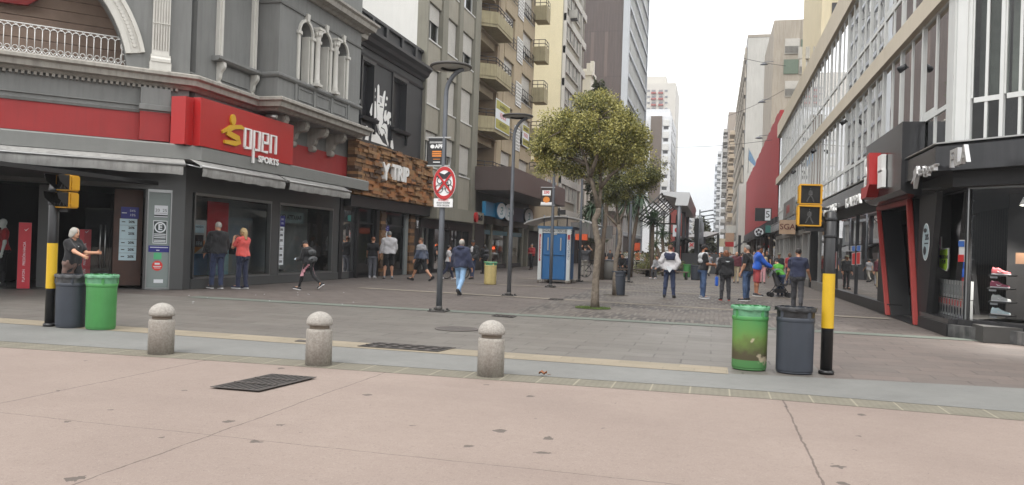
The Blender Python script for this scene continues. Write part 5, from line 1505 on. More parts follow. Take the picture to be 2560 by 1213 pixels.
def sign_plate(label, P, nrm, w_, h_, d, col, txt=None, tcol=None, tsz=.5, name='projecting_sign', round_=False):
 t = thing(name, label, 'sign', P)
 nrm = np.array(nrm, float); u = np.cross((0, 0, 1), nrm)
 fr = Fr(P, u, nrm)
 q = MB()
 if round_: q.disc(fr, 0, 0, w_ / 2, h_ / 2, -d / 2, d / 2)
 else: q.box(fr, -w_ / 2, w_ / 2, -h_ / 2, h_ / 2, -d / 2, d / 2)
 q.build('board', col, t)
 if txt:
  q = MB(); text_mb(txt, fr, 0, 0, d / 2, tsz, depth=.01, bold=.01, mb=q); q.build('lettering', tcol, t)
 return t, fr
P = on_y(1908, 537, 60); t, fr = sign_plate('black square box sign with a white figure five before the red screen', P, (0, -1, 0), 1.15, .95, .3, M_blk)
q = MB(); q.box(fr, .12, .5, -.42, .42, .15, .17); q.build('white_panel', M_ppr, t); q = MB(); text_mb('5', fr, .31, 0, .17, .7, depth=.01, mb=q); q.build('lettering', M_ink, t)
P = on_y(1897, 581, 75); t, fr = sign_plate('round black and white sign with leaf pattern hung under the red screen', P, (0, -1, 0), .95, .95, .2, M_blk, round_=True)
q = MB(); q.disc(fr, 0, 0, .4, .4, .1, .12); q.build('face', M_ppr, t); q = MB(); [q.disc(fr, .2 * math.cos(a), .2 * math.sin(a), .1, .12, .12, .13) for a in (0.4, 1.7, 2.9, 4.2, 5.3)]; q.build('emblem', M_ink, t)
P = on_y(1923, 573, 68); sign_plate('small teal sign beside the round leaf sign', P, (0, -1, 0), .6, .6, .2, mat('teal_sign', srgb(50, 110, 104), .5))
P = on_x(1928, 595, 4.2); t, fr = sign_plate('long white sign board with black script over the white shop fronts', RF.p(50.5, 3.35, .3), (-1, 0, 0), 6.5, 1.0, .2, mat('white_shop_paint', srgb(182, 180, 176), .6, .08, 1.5), 'Punto Spa', M_ink, 1.0)
P = on_y(1968, 568, 44); t, fr = sign_plate('tan box sign with brown letters beside the signal head', P, (0, -1, 0), .8, .75, .35, mat('tan_sign', srgb(166, 140, 116), .6, .08), 'SGA', mat('brown_ink', srgb(96, 56, 44), .6), .42)
P = on_y(1938, 540, 50); t, fr = sign_plate('worn grey sign board with red letters above the white script sign', RF.p(51, 4.4, .25), (-1, 0, 0), 6.8, 1.1, .1, mat('grey_board', srgb(120, 118, 116), .6, .12, 2), 'JUANA', mat('red_ink2', srgb(140, 60, 56), .6), .7)
# concrete towers
def window_grid(mb_f, mb_p, fr, u0, u1, v0, v1, nu, nv, fw=.66, fh=.5, w_=.01, prob=1.0, rng=None):
 du, dv = (u1 - u0) / nu, (v1 - v0) / nv
 for i in range(nu):
  for j in range(nv):
   if rng and rng.random() > prob: continue
   a = u0 + du * (i + .5 - fw / 2); c = v0 + dv * (j + .5 - fh / 2)
   mb_f.box(fr, a - .06, a + du * fw + .06, c - .06, c + dv * fh + .06, 0.001, w_ + .03)
   mb_p.box(fr, a, a + du * fw, c, c + dv * fh, w_ + .0305, w_ + .05)
def each_window(fr, bld, u0, u1, v0, v1, nu, nv, fw, fh, mf, mp, name='window', dep=.04):
 du, dv = (u1 - u0) / nu, (v1 - v0) / nv
 for i in range(nu):
  for j in range(nv):
   a = u0 + du * (i + .5 - fw / 2); c = v0 + dv * (j + .5 - fh / 2)
   q = MB(); q.box(fr, a - .08, a + du * fw + .08, c - .08, c, 0.001, dep + .04); q.box(fr, a - .08, a, c, c + dv * fh, .001, dep + .03); q.box(fr, a + du * fw, a + du * fw + .08, c, c + dv * fh, .001, dep + .03); q.box(fr, a + du * fw * .48, a + du * fw * .52, c, c + dv * fh, .001, dep + .02)
   f_ = q.build(name, mf, bld)
   q = MB(); q.quad(fr, a, a + du * fw, c, c + dv * fh, .012); q.build('pane', mp, f_)
M_fwin = mat('far_window', (0.07, 0.072, 0.075), .25, .4, 1.0)
SFc = lambda X0, Y0: Fr((X0, Y0, 0), (1, 0, 0), (0, -1, 0))     # a wall that faces the camera along -Y
tw = thing('concrete_tower', 'tall pale concrete tower with a blank side wall and patterned street front', 'building', (7, 143, 0))
b = MB(); b.xyz(4.65, 13, 143, 208, 0, 39.8); b.build('wall', M_conc, tw)
b = MB(); b.xyz(4.6, 13.05, 142.95, 208, 39.81, 40.3); b.build('parapet', M_conc2, tw)
b = MB()
for i in range(13):
 for j in range(11):
  u = 143.6 + i * 4.95; v = 5 + j * 3.1
  b.prism(RF, [(u, v), (u + 2.4, v + 2.9), (u + 2.9, v + 2.9), (u + .5, v)], .001, .35); b.prism(RF, [(u + 2.5, v + 2.9), (u + 4.6, v), (u + 4.9, v), (u + 2.95, v + 2.9)], .002, .34)
b.build('lattice_front', M_conc2, tw)
b = MB(); b.box(RF, 143.3, 207.8, 4.6, 39.5, .0005, .05); b.build('dark_front', M_fwin, tw)
b = MB(); b.xyz(1.9, 4.6, 143, 150, 5.3, 6.6); b.xyz(3.6, 4.64, 131, 142.9, 0.0, 13.0); b.build('marquee', M_conc, tw)
tw2 = thing('stained_tower', 'stained concrete tower with green panels and balcony windows', 'building', (9, 100, 0))
b = MB(); b.xyz(6.25, 20, 100, 118, 0, 30.3); b.build('wall', M_conc2, tw2)
S2 = SFc(0, 100)
def px_rect(q, px0, px1, py0, py1, Y, d, m=0):
 A_ = on_y(px0, (py0 + py1) / 2, Y); B_ = on_y(px1, (py0 + py1) / 2, Y); z1 = on_y((px0 + px1) / 2, py0, Y)[2]; z0 = on_y((px0 + px1) / 2, py1, Y)[2]
 q.xyz(A_[0], B_[0], Y - d, Y, z0, z1, m)
for k_, (a0, a1, b0, b1, gx0, gx1) in enumerate(((1962, 1999, 99, 133, 2002, 2050), (1998, 2016, 150, 184, 1959, 1996), (1962, 1999, 205, 240, 2002, 2050))):
 q = MB(); px_rect(q, a0, a1, b0 - 2, b1 + 2, 100, .12); f_ = q.build('window', M_conc, tw2)
 q = MB(); px_rect(q, a0 + 1, a1 - 1, b0, (b0 + b1) / 2, 100, .16); q.build('shutter', M_shut, f_)
 q = MB(); [px_rect(q, a0 + 1 + i * 3, a0 + 2 + i * 3, (b0 + b1) / 2 + 1, b1, 100, .22) for i in range(int((a1 - a0) / 3))]; q.build('balcony_rail', M_iron, f_)
 q = MB(); px_rect(q, gx0, gx1, b0 - 1, b1 + 1, 100, .1); q.build('green_panel', mat('green_panel', srgb(98, 112, 98), .7, .08), tw2)
b = MB(); [px_rect(b, x_, x_ + 1.2, 50, 96, 100, .05) for x_ in (2002, 2037)]; b.build('panel_joint', M_gpier, tw2)
cr = thing('cream_tower', 'cream tower with a dark window slot rising behind the white window block', 'building', (10, 66, 0))
b = MB(); b.xyz(7.7, 19, 66, 80, 0, 34); b.build('wall', mat('cream_wall', srgb(206, 194, 164), .85, .05, .4, streak=.15), cr)
S3 = SFc(0, 66)
for j in range(7):
 q = MB(); q.box(S3, 8.45, 8.55, 13 + j * 3, 15.6 + j * 3, 0, .1); q.box(S3, 9.0, 9.1, 13 + j * 3, 15.6 + j * 3, 0, .1); q.box(S3, 8.45, 9.1, 15.5 + j * 3, 15.7 + j * 3, 0, .11); f_ = q.build('window', M_iron, cr); q = MB(); q.quad(S3, 8.55, 9.0, 13 + j * 3, 15.6 + j * 3, .05); q.build('pane', M_fwin, f_)
t = thing('roof_antenna', 'grey antenna mast with three cells behind the beige parapet', 'antenna', (6.0, 70, 12))
P = on_y(2018, 160, 70); q = MB(); q.tube([(P[0], 70, 11), (P[0], 70, P[2] + 1.4)], .12, 6); q.build('mast', M_conc, t); q = MB(); [q.xyz(P[0] + d - .15, P[0] + d + .15, 69.7, 70.0, P[2] + .4, P[2] + 1.4) for d in (-.6, 0, .6)]; q.build('cell', M_conc, t)
M_ffar = mat('far_pale_window', srgb(132, 134, 138), .3, .2)
def balcony_block(name, label, x, y0, y1, zt, col, bcol, fh=3.1, side=1, nb=3):
 """a street-front block: sheer side wall, stacked balconies on the street"""
 t = thing(name, label, 'building', (x, y0, 0))
 q = MB(); q.xyz(x, x + side * 14, y0, y1, 0, zt) if side > 0 else q.xyz(x - 14, x, y0, y1, 0, zt)
 q.build('wall', col, t)
 fr = Fr((x, 0, 0), (0, 1, 0), (-side, 0, 0))
 nf = int((zt - 5) / fh)
 step = (y1 - y0) / nb
 for j in range(nf):
  for i in range(nb):
   u0_ = y0 + step * i + step * .15; u1_ = u0_ + step * .7; z = 5 + j * fh
   q = MB(); q.box(fr, u0_, u1_, z, z + .2, 0, 1.3); q.box(fr, u0_, u1_, z + .2, z + 1.1, 1.15, 1.3); q.box(fr, u0_, u0_ + .15, z + .2, z + 1.1, .02, 1.15)
   bo = q.build('balcony', bcol, t)
   q = MB(); q.quad(fr, u0_ + .3, u1_ - .3, z + .3, z + 2.5, .03); q.build('window', M_ffar, bo)
 return t
balcony_block('balcony_block', 'tan block with stacked balconies beyond the concrete tower', 4.4, 210, 245, 36.5, mat('tan_far', srgb(186, 170, 148), .85, .06, .3), mat('tan_far2', srgb(196, 182, 162), .85, .06, .3))
balcony_block('balcony_block', 'slim brown edged block with balconies beside the tan one', 3.0, 247, 275, 45, mat('brown_far', srgb(150, 140, 130), .85, .06, .3), mat('grey_far', srgb(186, 184, 180), .85, .06, .3))
balcony_block('balcony_block', 'white block beyond the slim brown edged one', 1.5, 300, 360, 43, mat('white_far', srgb(214, 216, 218), .85, .04, .3), mat('white_far2', srgb(222, 224, 226), .85, .04, .3), nb=4)
balcony_block('balcony_block', 'pale grey tower at the very end, behind the white balcony block', 0.5, 395, 500, 52, mat('pale_far', srgb(208, 212, 216), .85, .04, .3), mat('pale_far', srgb(208, 212, 216), .85, .04, .3), nb=3, fh=4)
P = on_y(1790, 620, 190)
t, fr = sign_plate('far white notice board above the crowd', on_y(1790, 641, 110), (0, -1, 0), 2.2, .8, .15, M_ppr)
t, fr = sign_plate('cream board with a round dark emblem under the grey marquee', on_y(1812, 607, 130), (0, -1, 0), 2.6, 1.3, .4, mat('cream_board', srgb(186, 176, 150), .7, .06))
q = MB(); q.disc(fr, .5, 0, .55, .55, .2, .25); q.build('emblem', mat('violet_emblem', srgb(70, 60, 84), .5), t)
t, fr = sign_plate('tan and red hanging box sign farther under the marquee', on_y(1824, 600, 118), (0, -1, 0), 1.2, 2.0, .6, mat('tan_sign', srgb(166, 140, 116), .6, .08))
q = MB(); q.box(fr, -.6, .6, -1.0, -.3, .3, .33); q.build('red_band', M_redl, t)
# ================================================================== farther buildings, left side
M_yw = mat('pale_yellow_wall', srgb(212, 203, 172), .85, .04, .5, streak=.12, dirt=srgb(178, 164, 124))
yb = thing('yellow_wall_block', 'flats with a blank pale yellow side wall and grey windowed front', 'building', (-14.5, 78, 0))
b = MB(); b.xyz(-27, -14.6, 72.8, 84.5, 0, 34); b.build('side_wall', M_yw, yb)
b = MB(); b.box(LF, 72.78, 84.5, 4.5, 34, -.098, -.0); b.build('front_wall', M_gapt, yb)
b = MB()
for z in [5 + k * 3.1 for k in range(10)]:
 b.box(LF, 72.78, 84.5, z - .35, z + .35, 0, .25)
b.box(LF, 81.4, 81.7, 4.5, 34, .0, .28); b.box(LF, 72.78, 73.1, 4.5, 34, 0, .26)
b.build('floor_band', M_conc, yb)
for j in range(9):
 for i in range(4):
  u = 73.3 + i * 2.0; z = 6.3 + j * 3.1
  q = MB(); q.box(LF, u, u + .1, z, z + 1.45, 0, .14); q.box(LF, u + .95, u + 1.0, z, z + 1.45, 0, .13); q.box(LF, u + 1.85, u + 1.95, z, z + 1.45, 0, .14); q.box(LF, u, u + 1.95, z - .08, z + .02, 0, .15); f_ = q.build('window', M_conc, yb)
  q = MB(); q.quad(LF, u + .1, u + .95, z, z + 1.45, .03); q.build('pane', M_fwin, f_)
  q = MB(); q.box(LF, u + 1.0, u + 1.85, z + (.5 if (i + j) % 3 == 0 else 0), z + 1.45, .02, .06); q.build('shutter', M_shut, f_)
 q = MB(); q.box(LF, 82.1, 84.2, 5.8 + j * 3.1, 7.7 + j * 3.1, -.01, .02); q.build('recess', mat('recess_grey', srgb(110, 104, 94), .8, .1), yb)
P = on_x(1429, 38, -14.2); t = thing('air_conditioner', 'grey window air conditioner on the grey windowed front', 'air conditioner', P)
q = MB(); q.box(LF, P[1] - .4, P[1] + .5, P[2] - .4, P[2] + .4, .06, .95); q.build('case', M_conc, t, bevel=.03); q = MB(); [q.box(LF, P[1] - .3, P[1] + .4, P[2] - .3 + k * .12, P[2] - .24 + k * .12, .951, .97) for k in range(6)]; q.build('grille', M_iron, t); q = MB(); q.box(LF, P[1] - .3, P[1] + .4, P[2] - .52, P[2] - .41, .05, .9); q.build('bracket', M_iron, t)
# low building between the flats
lo = thing('low_shop', 'low tan shop building with a flat front between the flats and the yellow wall', 'building', (-14.5, 66, 0))
b = MB(); b.xyz(-26, -14.6, 61.05, 72.7, 0, 7.9); b.box(LF, 61.05, 72.7, 3.4, 8.6, -.09, 0); b.build('wall', M_bei, lo)
b = MB(); b.box(LF, 63.1, 72.6, 8.61, 9.7, -.2, -.1); b.build('yellow_parapet', mat('mustard', srgb(190, 160, 84), .7, .08), lo)
each_window(LF, lo, 62.5, 72, 5.6, 8.2, 4, 1, .5, .6, M_wframe, M_fwin)
b = MB(); b.box(LF, 61.1, 72.6, 2.9, 3.39, -.05, .4); b.build('canopy', M_gpier, lo)
b = MB(); b.box(LF, 61.1, 72.6, 0, 2.89, -.05, .02); b.build('dark_front', M_dark, lo)
l2 = thing('ground_floor_shops', 'row of dark shop fronts with a grey canopy below the grey windowed front', 'building', (-14, 80, 0))
b = MB(); b.xyz(-14.49, -13.7, 73, 84, 3.2, 4.4); b.build('canopy', M_conc2, l2)
b = MB(); b.xyz(-14.495, -14.4, 73, 84, 0, 3.19); b.build('dark_front', M_dark, l2)
# white turreted house
M_ornw = mat('white_ornate', srgb(214, 210, 200), .8, .05, .5, streak=.2)
th_ = thing('turret_house', 'white ornate house with a crenellated corner turret', 'building', (-14.5, 92, 0))
P = on_x(1478, 165, -14.5)
b = MB(); b.xyz(-24, -14.5, 85, 104, 0, 15.5); b.build('wall', M_ornw, th_)
YT = P[1]
b = MB(); b.xyz(-16.6, -14.3, YT - 1.3, YT + 1.5, 15.5, 21.5)
b.xyz(-16.8, -14.1, YT - 1.5, YT + 1.7, 21.5, 22.0)
for dx in (0, .95, 1.9):
 b.xyz(-16.7 + dx, -16.25 + dx, YT - 1.45, YT - 1.1, 22.0, 22.9); b.xyz(-16.7 + dx, -16.25 + dx, YT + 1.3, YT + 1.65, 22.0, 22.9)
b.xyz(-14.55, -14.15, YT - .3, YT + .5, 22.0, 23.4)
b.build('turret', M_ornw, th_)
b = MB(); sweep(b, [(15.2, 0), (15.2, .4), (15.6, .5), (15.6, 0)], [(-14.5, 85), (-14.5, 104)]); sweep(b, [(9.2, 0), (9.2, .3), (9.6, .4), (9.6, 0)], [(-14.5, 85), (-14.5, 104)])
for k in range(14): b.box(LF, 85.4 + k * 1.3, 85.7 + k * 1.3, 15.6, 16.9, -.1, .1)
b.build('balustrade', M_ornw, th_)
each_window(LF, th_, 85.5, 103.5, 5, 9, 6, 1, .5, .7, M_ornw, M_fwin); each_window(LF, th_, 85.5, 103.5, 10.2, 15, 6, 1, .5, .7, M_ornw, M_fwin)
b = MB(); b.xyz(-14.49, -12.6, 84.6, 104, 3.6, 4.4); b.build('canopy', M_conc2, th_); b = MB(); b.xyz(-14.49, -14.4, 84.6, 104, 0, 3.59); b.build('dark_front', M_dark, th_)
# brown clad tower
def clad_brown():
 g = NT('brown_cladding')
 x, y, z = g.sep(g.pos)
 f = g.math('FRACT', g.math('MULTIPLY', x, 2.2))
 v = g.mapping(g.pos, (2.2, 2.2, .12))
 n = g.noise(v, 3, 4, .6)
 c = g.ramp(n, .3, .7, srgb(68, 57, 53), srgb(82, 69, 64))
 ce = g.math('FLOOR', g.math('MULTIPLY', x, 2.2))
 wnn = g.n.new('ShaderNodeTexWhiteNoise'); wnn.noise_dimensions = '2D'; g.lk(g.comb(ce, g.math('FLOOR', g.math('DIVIDE', z, 7.4))), wnn.inputs['Vector'])
 c = g.mix(g.math('MULTIPLY', g.math('GREATER_THAN', wnn.outputs[0], .93), .35), c, srgb(124, 106, 96))
 seam = g.math('LESS_THAN', g.math('FRACT', g.math('DIVIDE', z, 7.4)), .02)
 c = g.mix(g.math('MULTIPLY', seam, .5), c, srgb(60, 48, 46))
 g.base(c); g.b.inputs['Roughness'].default_value = .55; g.bump(f, .5, .03)
 return g.m
bt = thing('brown_tower', 'tall tower with a brown metal clad side and a white gridded front', 'building', (-18, 126, 0))
b = MB(); b.xyz(-30, -14.9, 126, 160, 0, 62); b.build('clad_wall', clad_brown(), bt)
M_tgrid = mat('tower_frame', srgb(172, 176, 180), .6, .05, .5)
b = MB(); b.xyz(-15.3, -14.3, 125.7, 126.6, 0, 62)
for k in range(16):
 b.box(LF, 126.6, 159.6, 4 + k * 3.7, 4.55 + k * 3.7, -.4, .25)
b.box(LF, 159.2, 160.0, 0, 62, -.4, .3)
b.build('frame', M_tgrid, bt)
for k in range(15):
 q = MB()
 for i in range(17):
  q.box(LF, 127.0 + i * 1.95, 127.18 + i * 1.95, 4.55 + k * 3.7, 7.7 + k * 3.7, -.39, .05)
 q.box(LF, 126.9, 159.1, 4.551 + k * 3.7, 4.62 + k * 3.7, -.385, .04)
 f_ = q.build('window_row', M_wframe, bt)
 q = MB(); q.quad(LF, 126.6, 159.2, 4.55 + k * 3.7, 7.7 + k * 3.7, -.2); q.build('pane', mat('tower_pane', srgb(66, 70, 76), .2, .3, 1.5), f_)
 q = MB(); rr = random.Random(k)
 for i in range(16):
  if rr.random() < .35: q.box(LF, 127.2 + i * 1.95, 128.9 + i * 1.95, 4.55 + k * 3.7 + rr.choice((0, 1.0, 1.8)), 7.7 + k * 3.7, -.19, -.15)
 q.build('blind_or_reflection_sheet', mat('tower_blind', srgb(206, 208, 210), .7, .06), f_)
lb = thing('colonnade_building', 'grey building with tall white columns at street level beyond the turret house', 'building', (-14.5, 115, 0))
b = MB(); b.xyz(-26, -14.8, 104.1, 125.6, 0, 12); b.build('wall', M_conc2, lb)
b = MB()
for k in range(9): b.box(LF, 104.5 + k * 2.4, 105.6 + k * 2.4, 0, 6.8, -.3, .3)
build_each(b, 'column', M_conc, lb); b = MB(); b.box(LF, 104.1, 125.6, 6.8, 7.8, -.3, 1.4); b.build('ledge', M_conc, lb)
for k in range(8):
 q = MB(); q.box(LF, 105 + k * 2.5, 106.8 + k * 2.5, 8.2, 11.2, -.29, -.25); q.build('window', M_fwin, lb)
# white and brown mid-rise, pale tower with red balconies
md = thing('white_midrise', 'white mid rise block with a brown stripe and dark balcony slot', 'building', (-17, 235, 0))
SM = SFc(0, 235)
b = MB(); b.xyz(-34, -13.3, 235, 262, 0, 42); b.xyz(-36, -14, 236, 262, 42, 44.2); b.build('wall', mat('white_far', srgb(214, 216, 218), .85, .04, .3), md)
b = MB(); b.box(SM, -19.4, -16.1, 16, 41.9, .0, .4); b.build('brown_stripe', mat('umber_stripe', srgb(104, 92, 82), .8, .06), md)
for j in range(9):
 z = 9 + j * 3.6
 q = MB(); q.box(SM, -15.9, -14.0, z + 1.2, z + 3.0, .0, .25); q.build('white_panel', M_wframe, md)
 q = MB(); q.box(SM, -23.5, -20.4, z + .4, z + 2.9, .0, .2); q.build('white_panel', M_wframe, md)
 q = MB(); q.box(SM, -15.6, -14.2, z + .15, z + 1.1, .0, .03); q.build('window', M_fwin, md)
 q = MB(); q.box(Fr((-13.3, 0, 0), (0, 1, 0), (1, 0, 0)), 236, 258, z + 1.2, z + 3.3, .0, .1); q.build('window', M_fwin, md)
pt_ = thing('pale_tower', 'pale pink tower with red balconies far behind the white mid rise', 'building', (-20, 290, 0))
SP_ = SFc(0, 290)
b = MB(); b.xyz(-42, -15.3, 290, 318, 0, 63.5); b.xyz(-36, -19, 292, 312, 63.5, 66.5); b.build('wall', mat('pink_far', srgb(198, 194, 186), .85, .04, .2, streak=.1), pt_)
for j in range(7):
 y0 = 223 + j * 15
 for a0, a1 in ((1628, 1640), (1646, 1658)):
  q = MB(); px_rect(q, a0, a1, y0 + 8, y0 + 12, 290, .9); bo = q.build('balcony', mat('red_balcony', srgb(160, 92, 86), .8, .06), pt_)
  q = MB(); px_rect(q, a0 + 1, a1 - 1, y0 + 2, y0 + 7.5, 290, .1); q.build('window', mat('far_pane2', srgb(130, 132, 136), .3, .2), bo)
 for a0 in (1618, 1662):
  q = MB(); px_rect(q, a0, a0 + 7, y0 + 2, y0 + 6, 290, .2); q.build('small_window', mat('far_pane2', srgb(130, 132, 136), .3, .2), pt_)
balcony_block('balcony_block', 'pale balcony block beyond the tower with red balconies', -12.6, 330, 420, 21, mat('white_far', srgb(214, 216, 218), .85, .04, .3), mat('white_far2', srgb(222, 224, 226), .85, .04, .3), side=-1, nb=4)
balcony_block('balcony_block', 'grey balcony block beyond the pale one at the end of the street', -11.5, 460, 640, 25, mat('grey_far', srgb(186, 184, 180), .85, .06, .3), mat('grey_far', srgb(186, 184, 180), .85, .06, .3), side=-1, nb=3, fh=4.5)
t = thing('red_water_tank', 'small red brick block with a white cap above the steel canopy roof', 'roof room', (-13, 185, 0)); P = on_y(1714, 540, 185); q = MB(); q.xyz(P[0] - 3.6, P[0] + .6, 185, 190, 0, P[2] + 1.6); q.build('block', mat('brick_red_far', srgb(160, 72, 62), .8, .1), t); q = MB(); q.xyz(P[0] - 3.2, P[0] + .4, 185.2, 189, P[2] + 1.6, P[2] + 4.2); q.build('white_cap', M_wframe, t)
# ================================================================== street furniture
M_boll = mat('exposed_aggregate', srgb(166, 160, 152), .9, .22, 40, .9, 90, streak=.35, dirt=srgb(108, 98, 88))
M_bcap = mat('aggregate_cap', srgb(164, 159, 152), .9, .22, 40, .8, 90, streak=.15)
M_pole = mat('galvanised_grey', srgb(104, 108, 114), .45, .1, 3, metal=.3, streak=.3, dirt=srgb(70, 66, 62))
M_bing = mat('bin_green', srgb(68, 134, 72), .5, .10, 3, streak=.4, dirt=srgb(44, 96, 50))
M_bind = mat('bin_slate', srgb(54, 59, 68), .55, .14, 3, streak=.45, dirt=srgb(36, 38, 42))
M_bagg = mat('green_bag', srgb(96, 148, 114), .25, .2, 8, .5, 14)
M_bagk = mat('black_bag', (0.018, 0.018, 0.02), .3, .3, 8, .6, 14)
M_bagd = mat('grey_bag', (0.05, 0.052, 0.056), .3, .3, 8, .6, 14)
M_sigy = mat('signal_yellow', srgb(196, 146, 34), .4, .05, 4, streak=.1, dirt=srgb(150, 104, 20))
M_yelp = mat('post_yellow', srgb(204, 166, 30), .5, .06, 4, streak=.3, dirt=srgb(170, 130, 20))
M_lens = mat('signal_lens', (0.02, 0.02, 0.02), .15, .3, 8)
M_led = mat('signal_led', (0.10, 0.10, 0.10), .4, .1)
def bollard(P, label):
 t = thing('bollard', label, 'bollard', P, 'concrete bollards along the tactile strip')
 k = 1.0
 c = (P[0], P[1], 0)
 q = MB(); q.lathe([(.157, -.02), (.157, .40 * k), (.150, .43 * k), (.128, .433 * k)], c, 28); q.build('shaft', M_boll, t)
 q = MB(); q.lathe([(.118, .425 * k), (.118, .475 * k)], c, 28, cap=False); q.build('neck', mat('bollard_neck', srgb(116, 106, 94), .8, .1, 6), t)
 prof = [(.118, .474 * k), (.150, .476 * k), (.160, .50 * k)] + [(.160 * math.cos(a), .50 * k + (.64 - .50) * math.sin(a)) for a in [i * math.pi / 20 for i in range(1, 10)]] + [(0.01, .641 * k)]
 q = MB(); q.lathe(prof, c, 28); q.build('cap', M_bcap, t)
bollard(ground(402, 882), 'smooth capped concrete bollard beside the bins before the sports shop')
bollard(ground(796, 910), 'middle concrete bollard beside the big platform grate')
bollard(ground(1226, 937), 'rough concrete bollard between the kerb drain and the fallen leaf')
def bin_(P, label, col, bag, h=.86, r=.215, stain=None, sx=1.0, group='street bins', rough_bag=1.0, sub=True):
 t = thing('litter_bin', label, 'bin', P, group)
 c = (P[0], P[1], 0)
 q = MB(); q.lathe([(r * .97, .02), (r * .985, .04), (r, h * .76), (r * 1.0, h * .8)], c, 30, cap=True, sx=1.1, sy=.92)
 q.lathe([(r * .93, 0.0), (r * .97, .02)], c, 30, sx=1.1, sy=.92)
 q.build('body', [col], t)
 q = MB(); q.lathe([(r * 1.0, h * .77), (r * 1.03, h * .78), (r * 1.03, h * .83), (r * 1.0, h * .84)], c, 30, cap=False, sx=1.1, sy=.92)
 for a in range(0, 360, 90):
  q.xyz(c[0] + r * 1.08 * math.cos(R_(a + 40)) - .02, c[0] + r * 1.08 * math.cos(R_(a + 40)) + .02, c[1] + r * .9 * math.sin(R_(a + 40)) - .01, c[1] + r * .9 * math.sin(R_(a + 40)) + .01, h * .82, h * .97)
 q.lathe([(r * 1.02, h * .955), (r * 1.04, h * .96), (r * 1.04, h * .99), (r * 1.02, h)], c, 30, cap=False, sx=1.1, sy=.92)
 q.build('rim', col, t)
 rng = random.Random(int(abs(P[0]) * 97))
 V = []; n = 44; F = []
 rings = [(r * .98, h * .80), (r * .99, h * .88), (r * 1.0, h * .95), (r * 1.06, h * 1.0), (r * 1.10, h * .985), (r * 1.09, h * .94)]
 for i, (rr, z) in enumerate(rings):
  for k in range(n):
   a = 2 * math.pi * k / n
   j = .007 * math.sin(a * 9 + i) + .006 * math.sin(a * 17 + 2 * i) + rng.uniform(-.003, .003)
   if i < 2: j *= .6
   V.append((c[0] + (rr + j) * 1.1 * math.cos(a), c[1] + (rr + j) * .92 * math.sin(a), z + (rng.uniform(-.007, .007) if i > 2 else 0)))
 F = [(i * n + k, i * n + (k + 1) % n, (i + 1) * n + (k + 1) % n, (i + 1) * n + k) for i in range(len(rings) - 1) for k in range(n)]
 q = MB(); q.add(V, F, 0, True); q.lathe([(0.01, h * .85), (r * .97, h * .86)], c, 30, m=1, sx=1.1, sy=.92, cap=False)
 q.build('bag', [bag, M_bagk], t, fixn=False)
 return t
def stained_green():
 g = NT('bin_green_scorched')
 x, y, z = g.sep(g.pos)
 n = g.noise(g.pos, 4.5, 5, .6)
 f = g.ramp(g.math('MULTIPLY_ADD', n, .5, g.math('SUBTRACT', .35, z)), .12, .42)
 c = g.mix(g.ramp(g.math('MULTIPLY_ADD', n, .3, g.math('SUBTRACT', .58, z)), .0, .35), srgb(58, 134, 74), srgb(104, 132, 62))
 c = g.mix(f, c, srgb(74, 68, 48))
 low = g.math('LESS_THAN', z, .13)
 c = g.mix(low, c, srgb(72, 122, 70))
 pl = g.math('MULTIPLY', g.ramp(g.noise(g.mapping(g.pos, loc=(5, 2, 1)), 3.2, 4, .6), .56, .6), g.math('LESS_THAN', z, .42))
 c = g.mix(g.math('MULTIPLY', pl, .8), c, srgb(176, 164, 140))
 g.base(c); g.b.inputs['Roughness'].default_value = .5
 return g.m
bin_(ground(175, 817), 'slate blue bin with grey liner beside the striped post before the sports shop', M_bind, M_bagd, .84, .215)
bin_(ground(251, 822), 'bright clean green bin next to the grey lined slate bin', M_bing, M_bagg, .86, .215)
bin_(ground(1872, 922), 'green bin with scorched and stained lower half', stained_green(), M_bagg, .835, .205)
bin_(ground(1985, 931), 'slate blue bin with black liner hanging out beside the scorched green bin', M_bind, M_bagk, .85, .212)
bin_(ground(1225, 711), 'faded cream and green bin in front of the flats shops', mat('bin_cream', srgb(190, 172, 116), .7, .14, 3, streak=.5, dirt=srgb(110, 110, 66)), M_bagg, .90, .225)
bin_(ground(1717, 693), 'distant green bin beside the seat by the steel canopy', M_bing, M_bing, .80, .20)
bin_(ground(1739, 700), 'distant slate bin behind the man with the grey hoodie', M_bind, M_bind, .82, .24)
bin_(ground(1546, 738), 'dark bin standing behind the second tree trunk', M_bind, M_bind, .82, .2)
t = thing('planter', 'large grey metal planter drum behind the trees', 'planter', ground(1519, 698)); q = MB(); P = ground(1519, 698); q.lathe([(.46, 0), (.5, .05), (.5, .98), (.46, 1.0)], (P[0], P[1], 0), 24); q.build('drum', mat('drum_grey', srgb(100, 98, 94), .5, .1, 2), t); q = MB(); q.lathe([(.52, .96), (.52, 1.02)], (P[0], P[1], 0), 24); q.build('rim', M_pole, t)
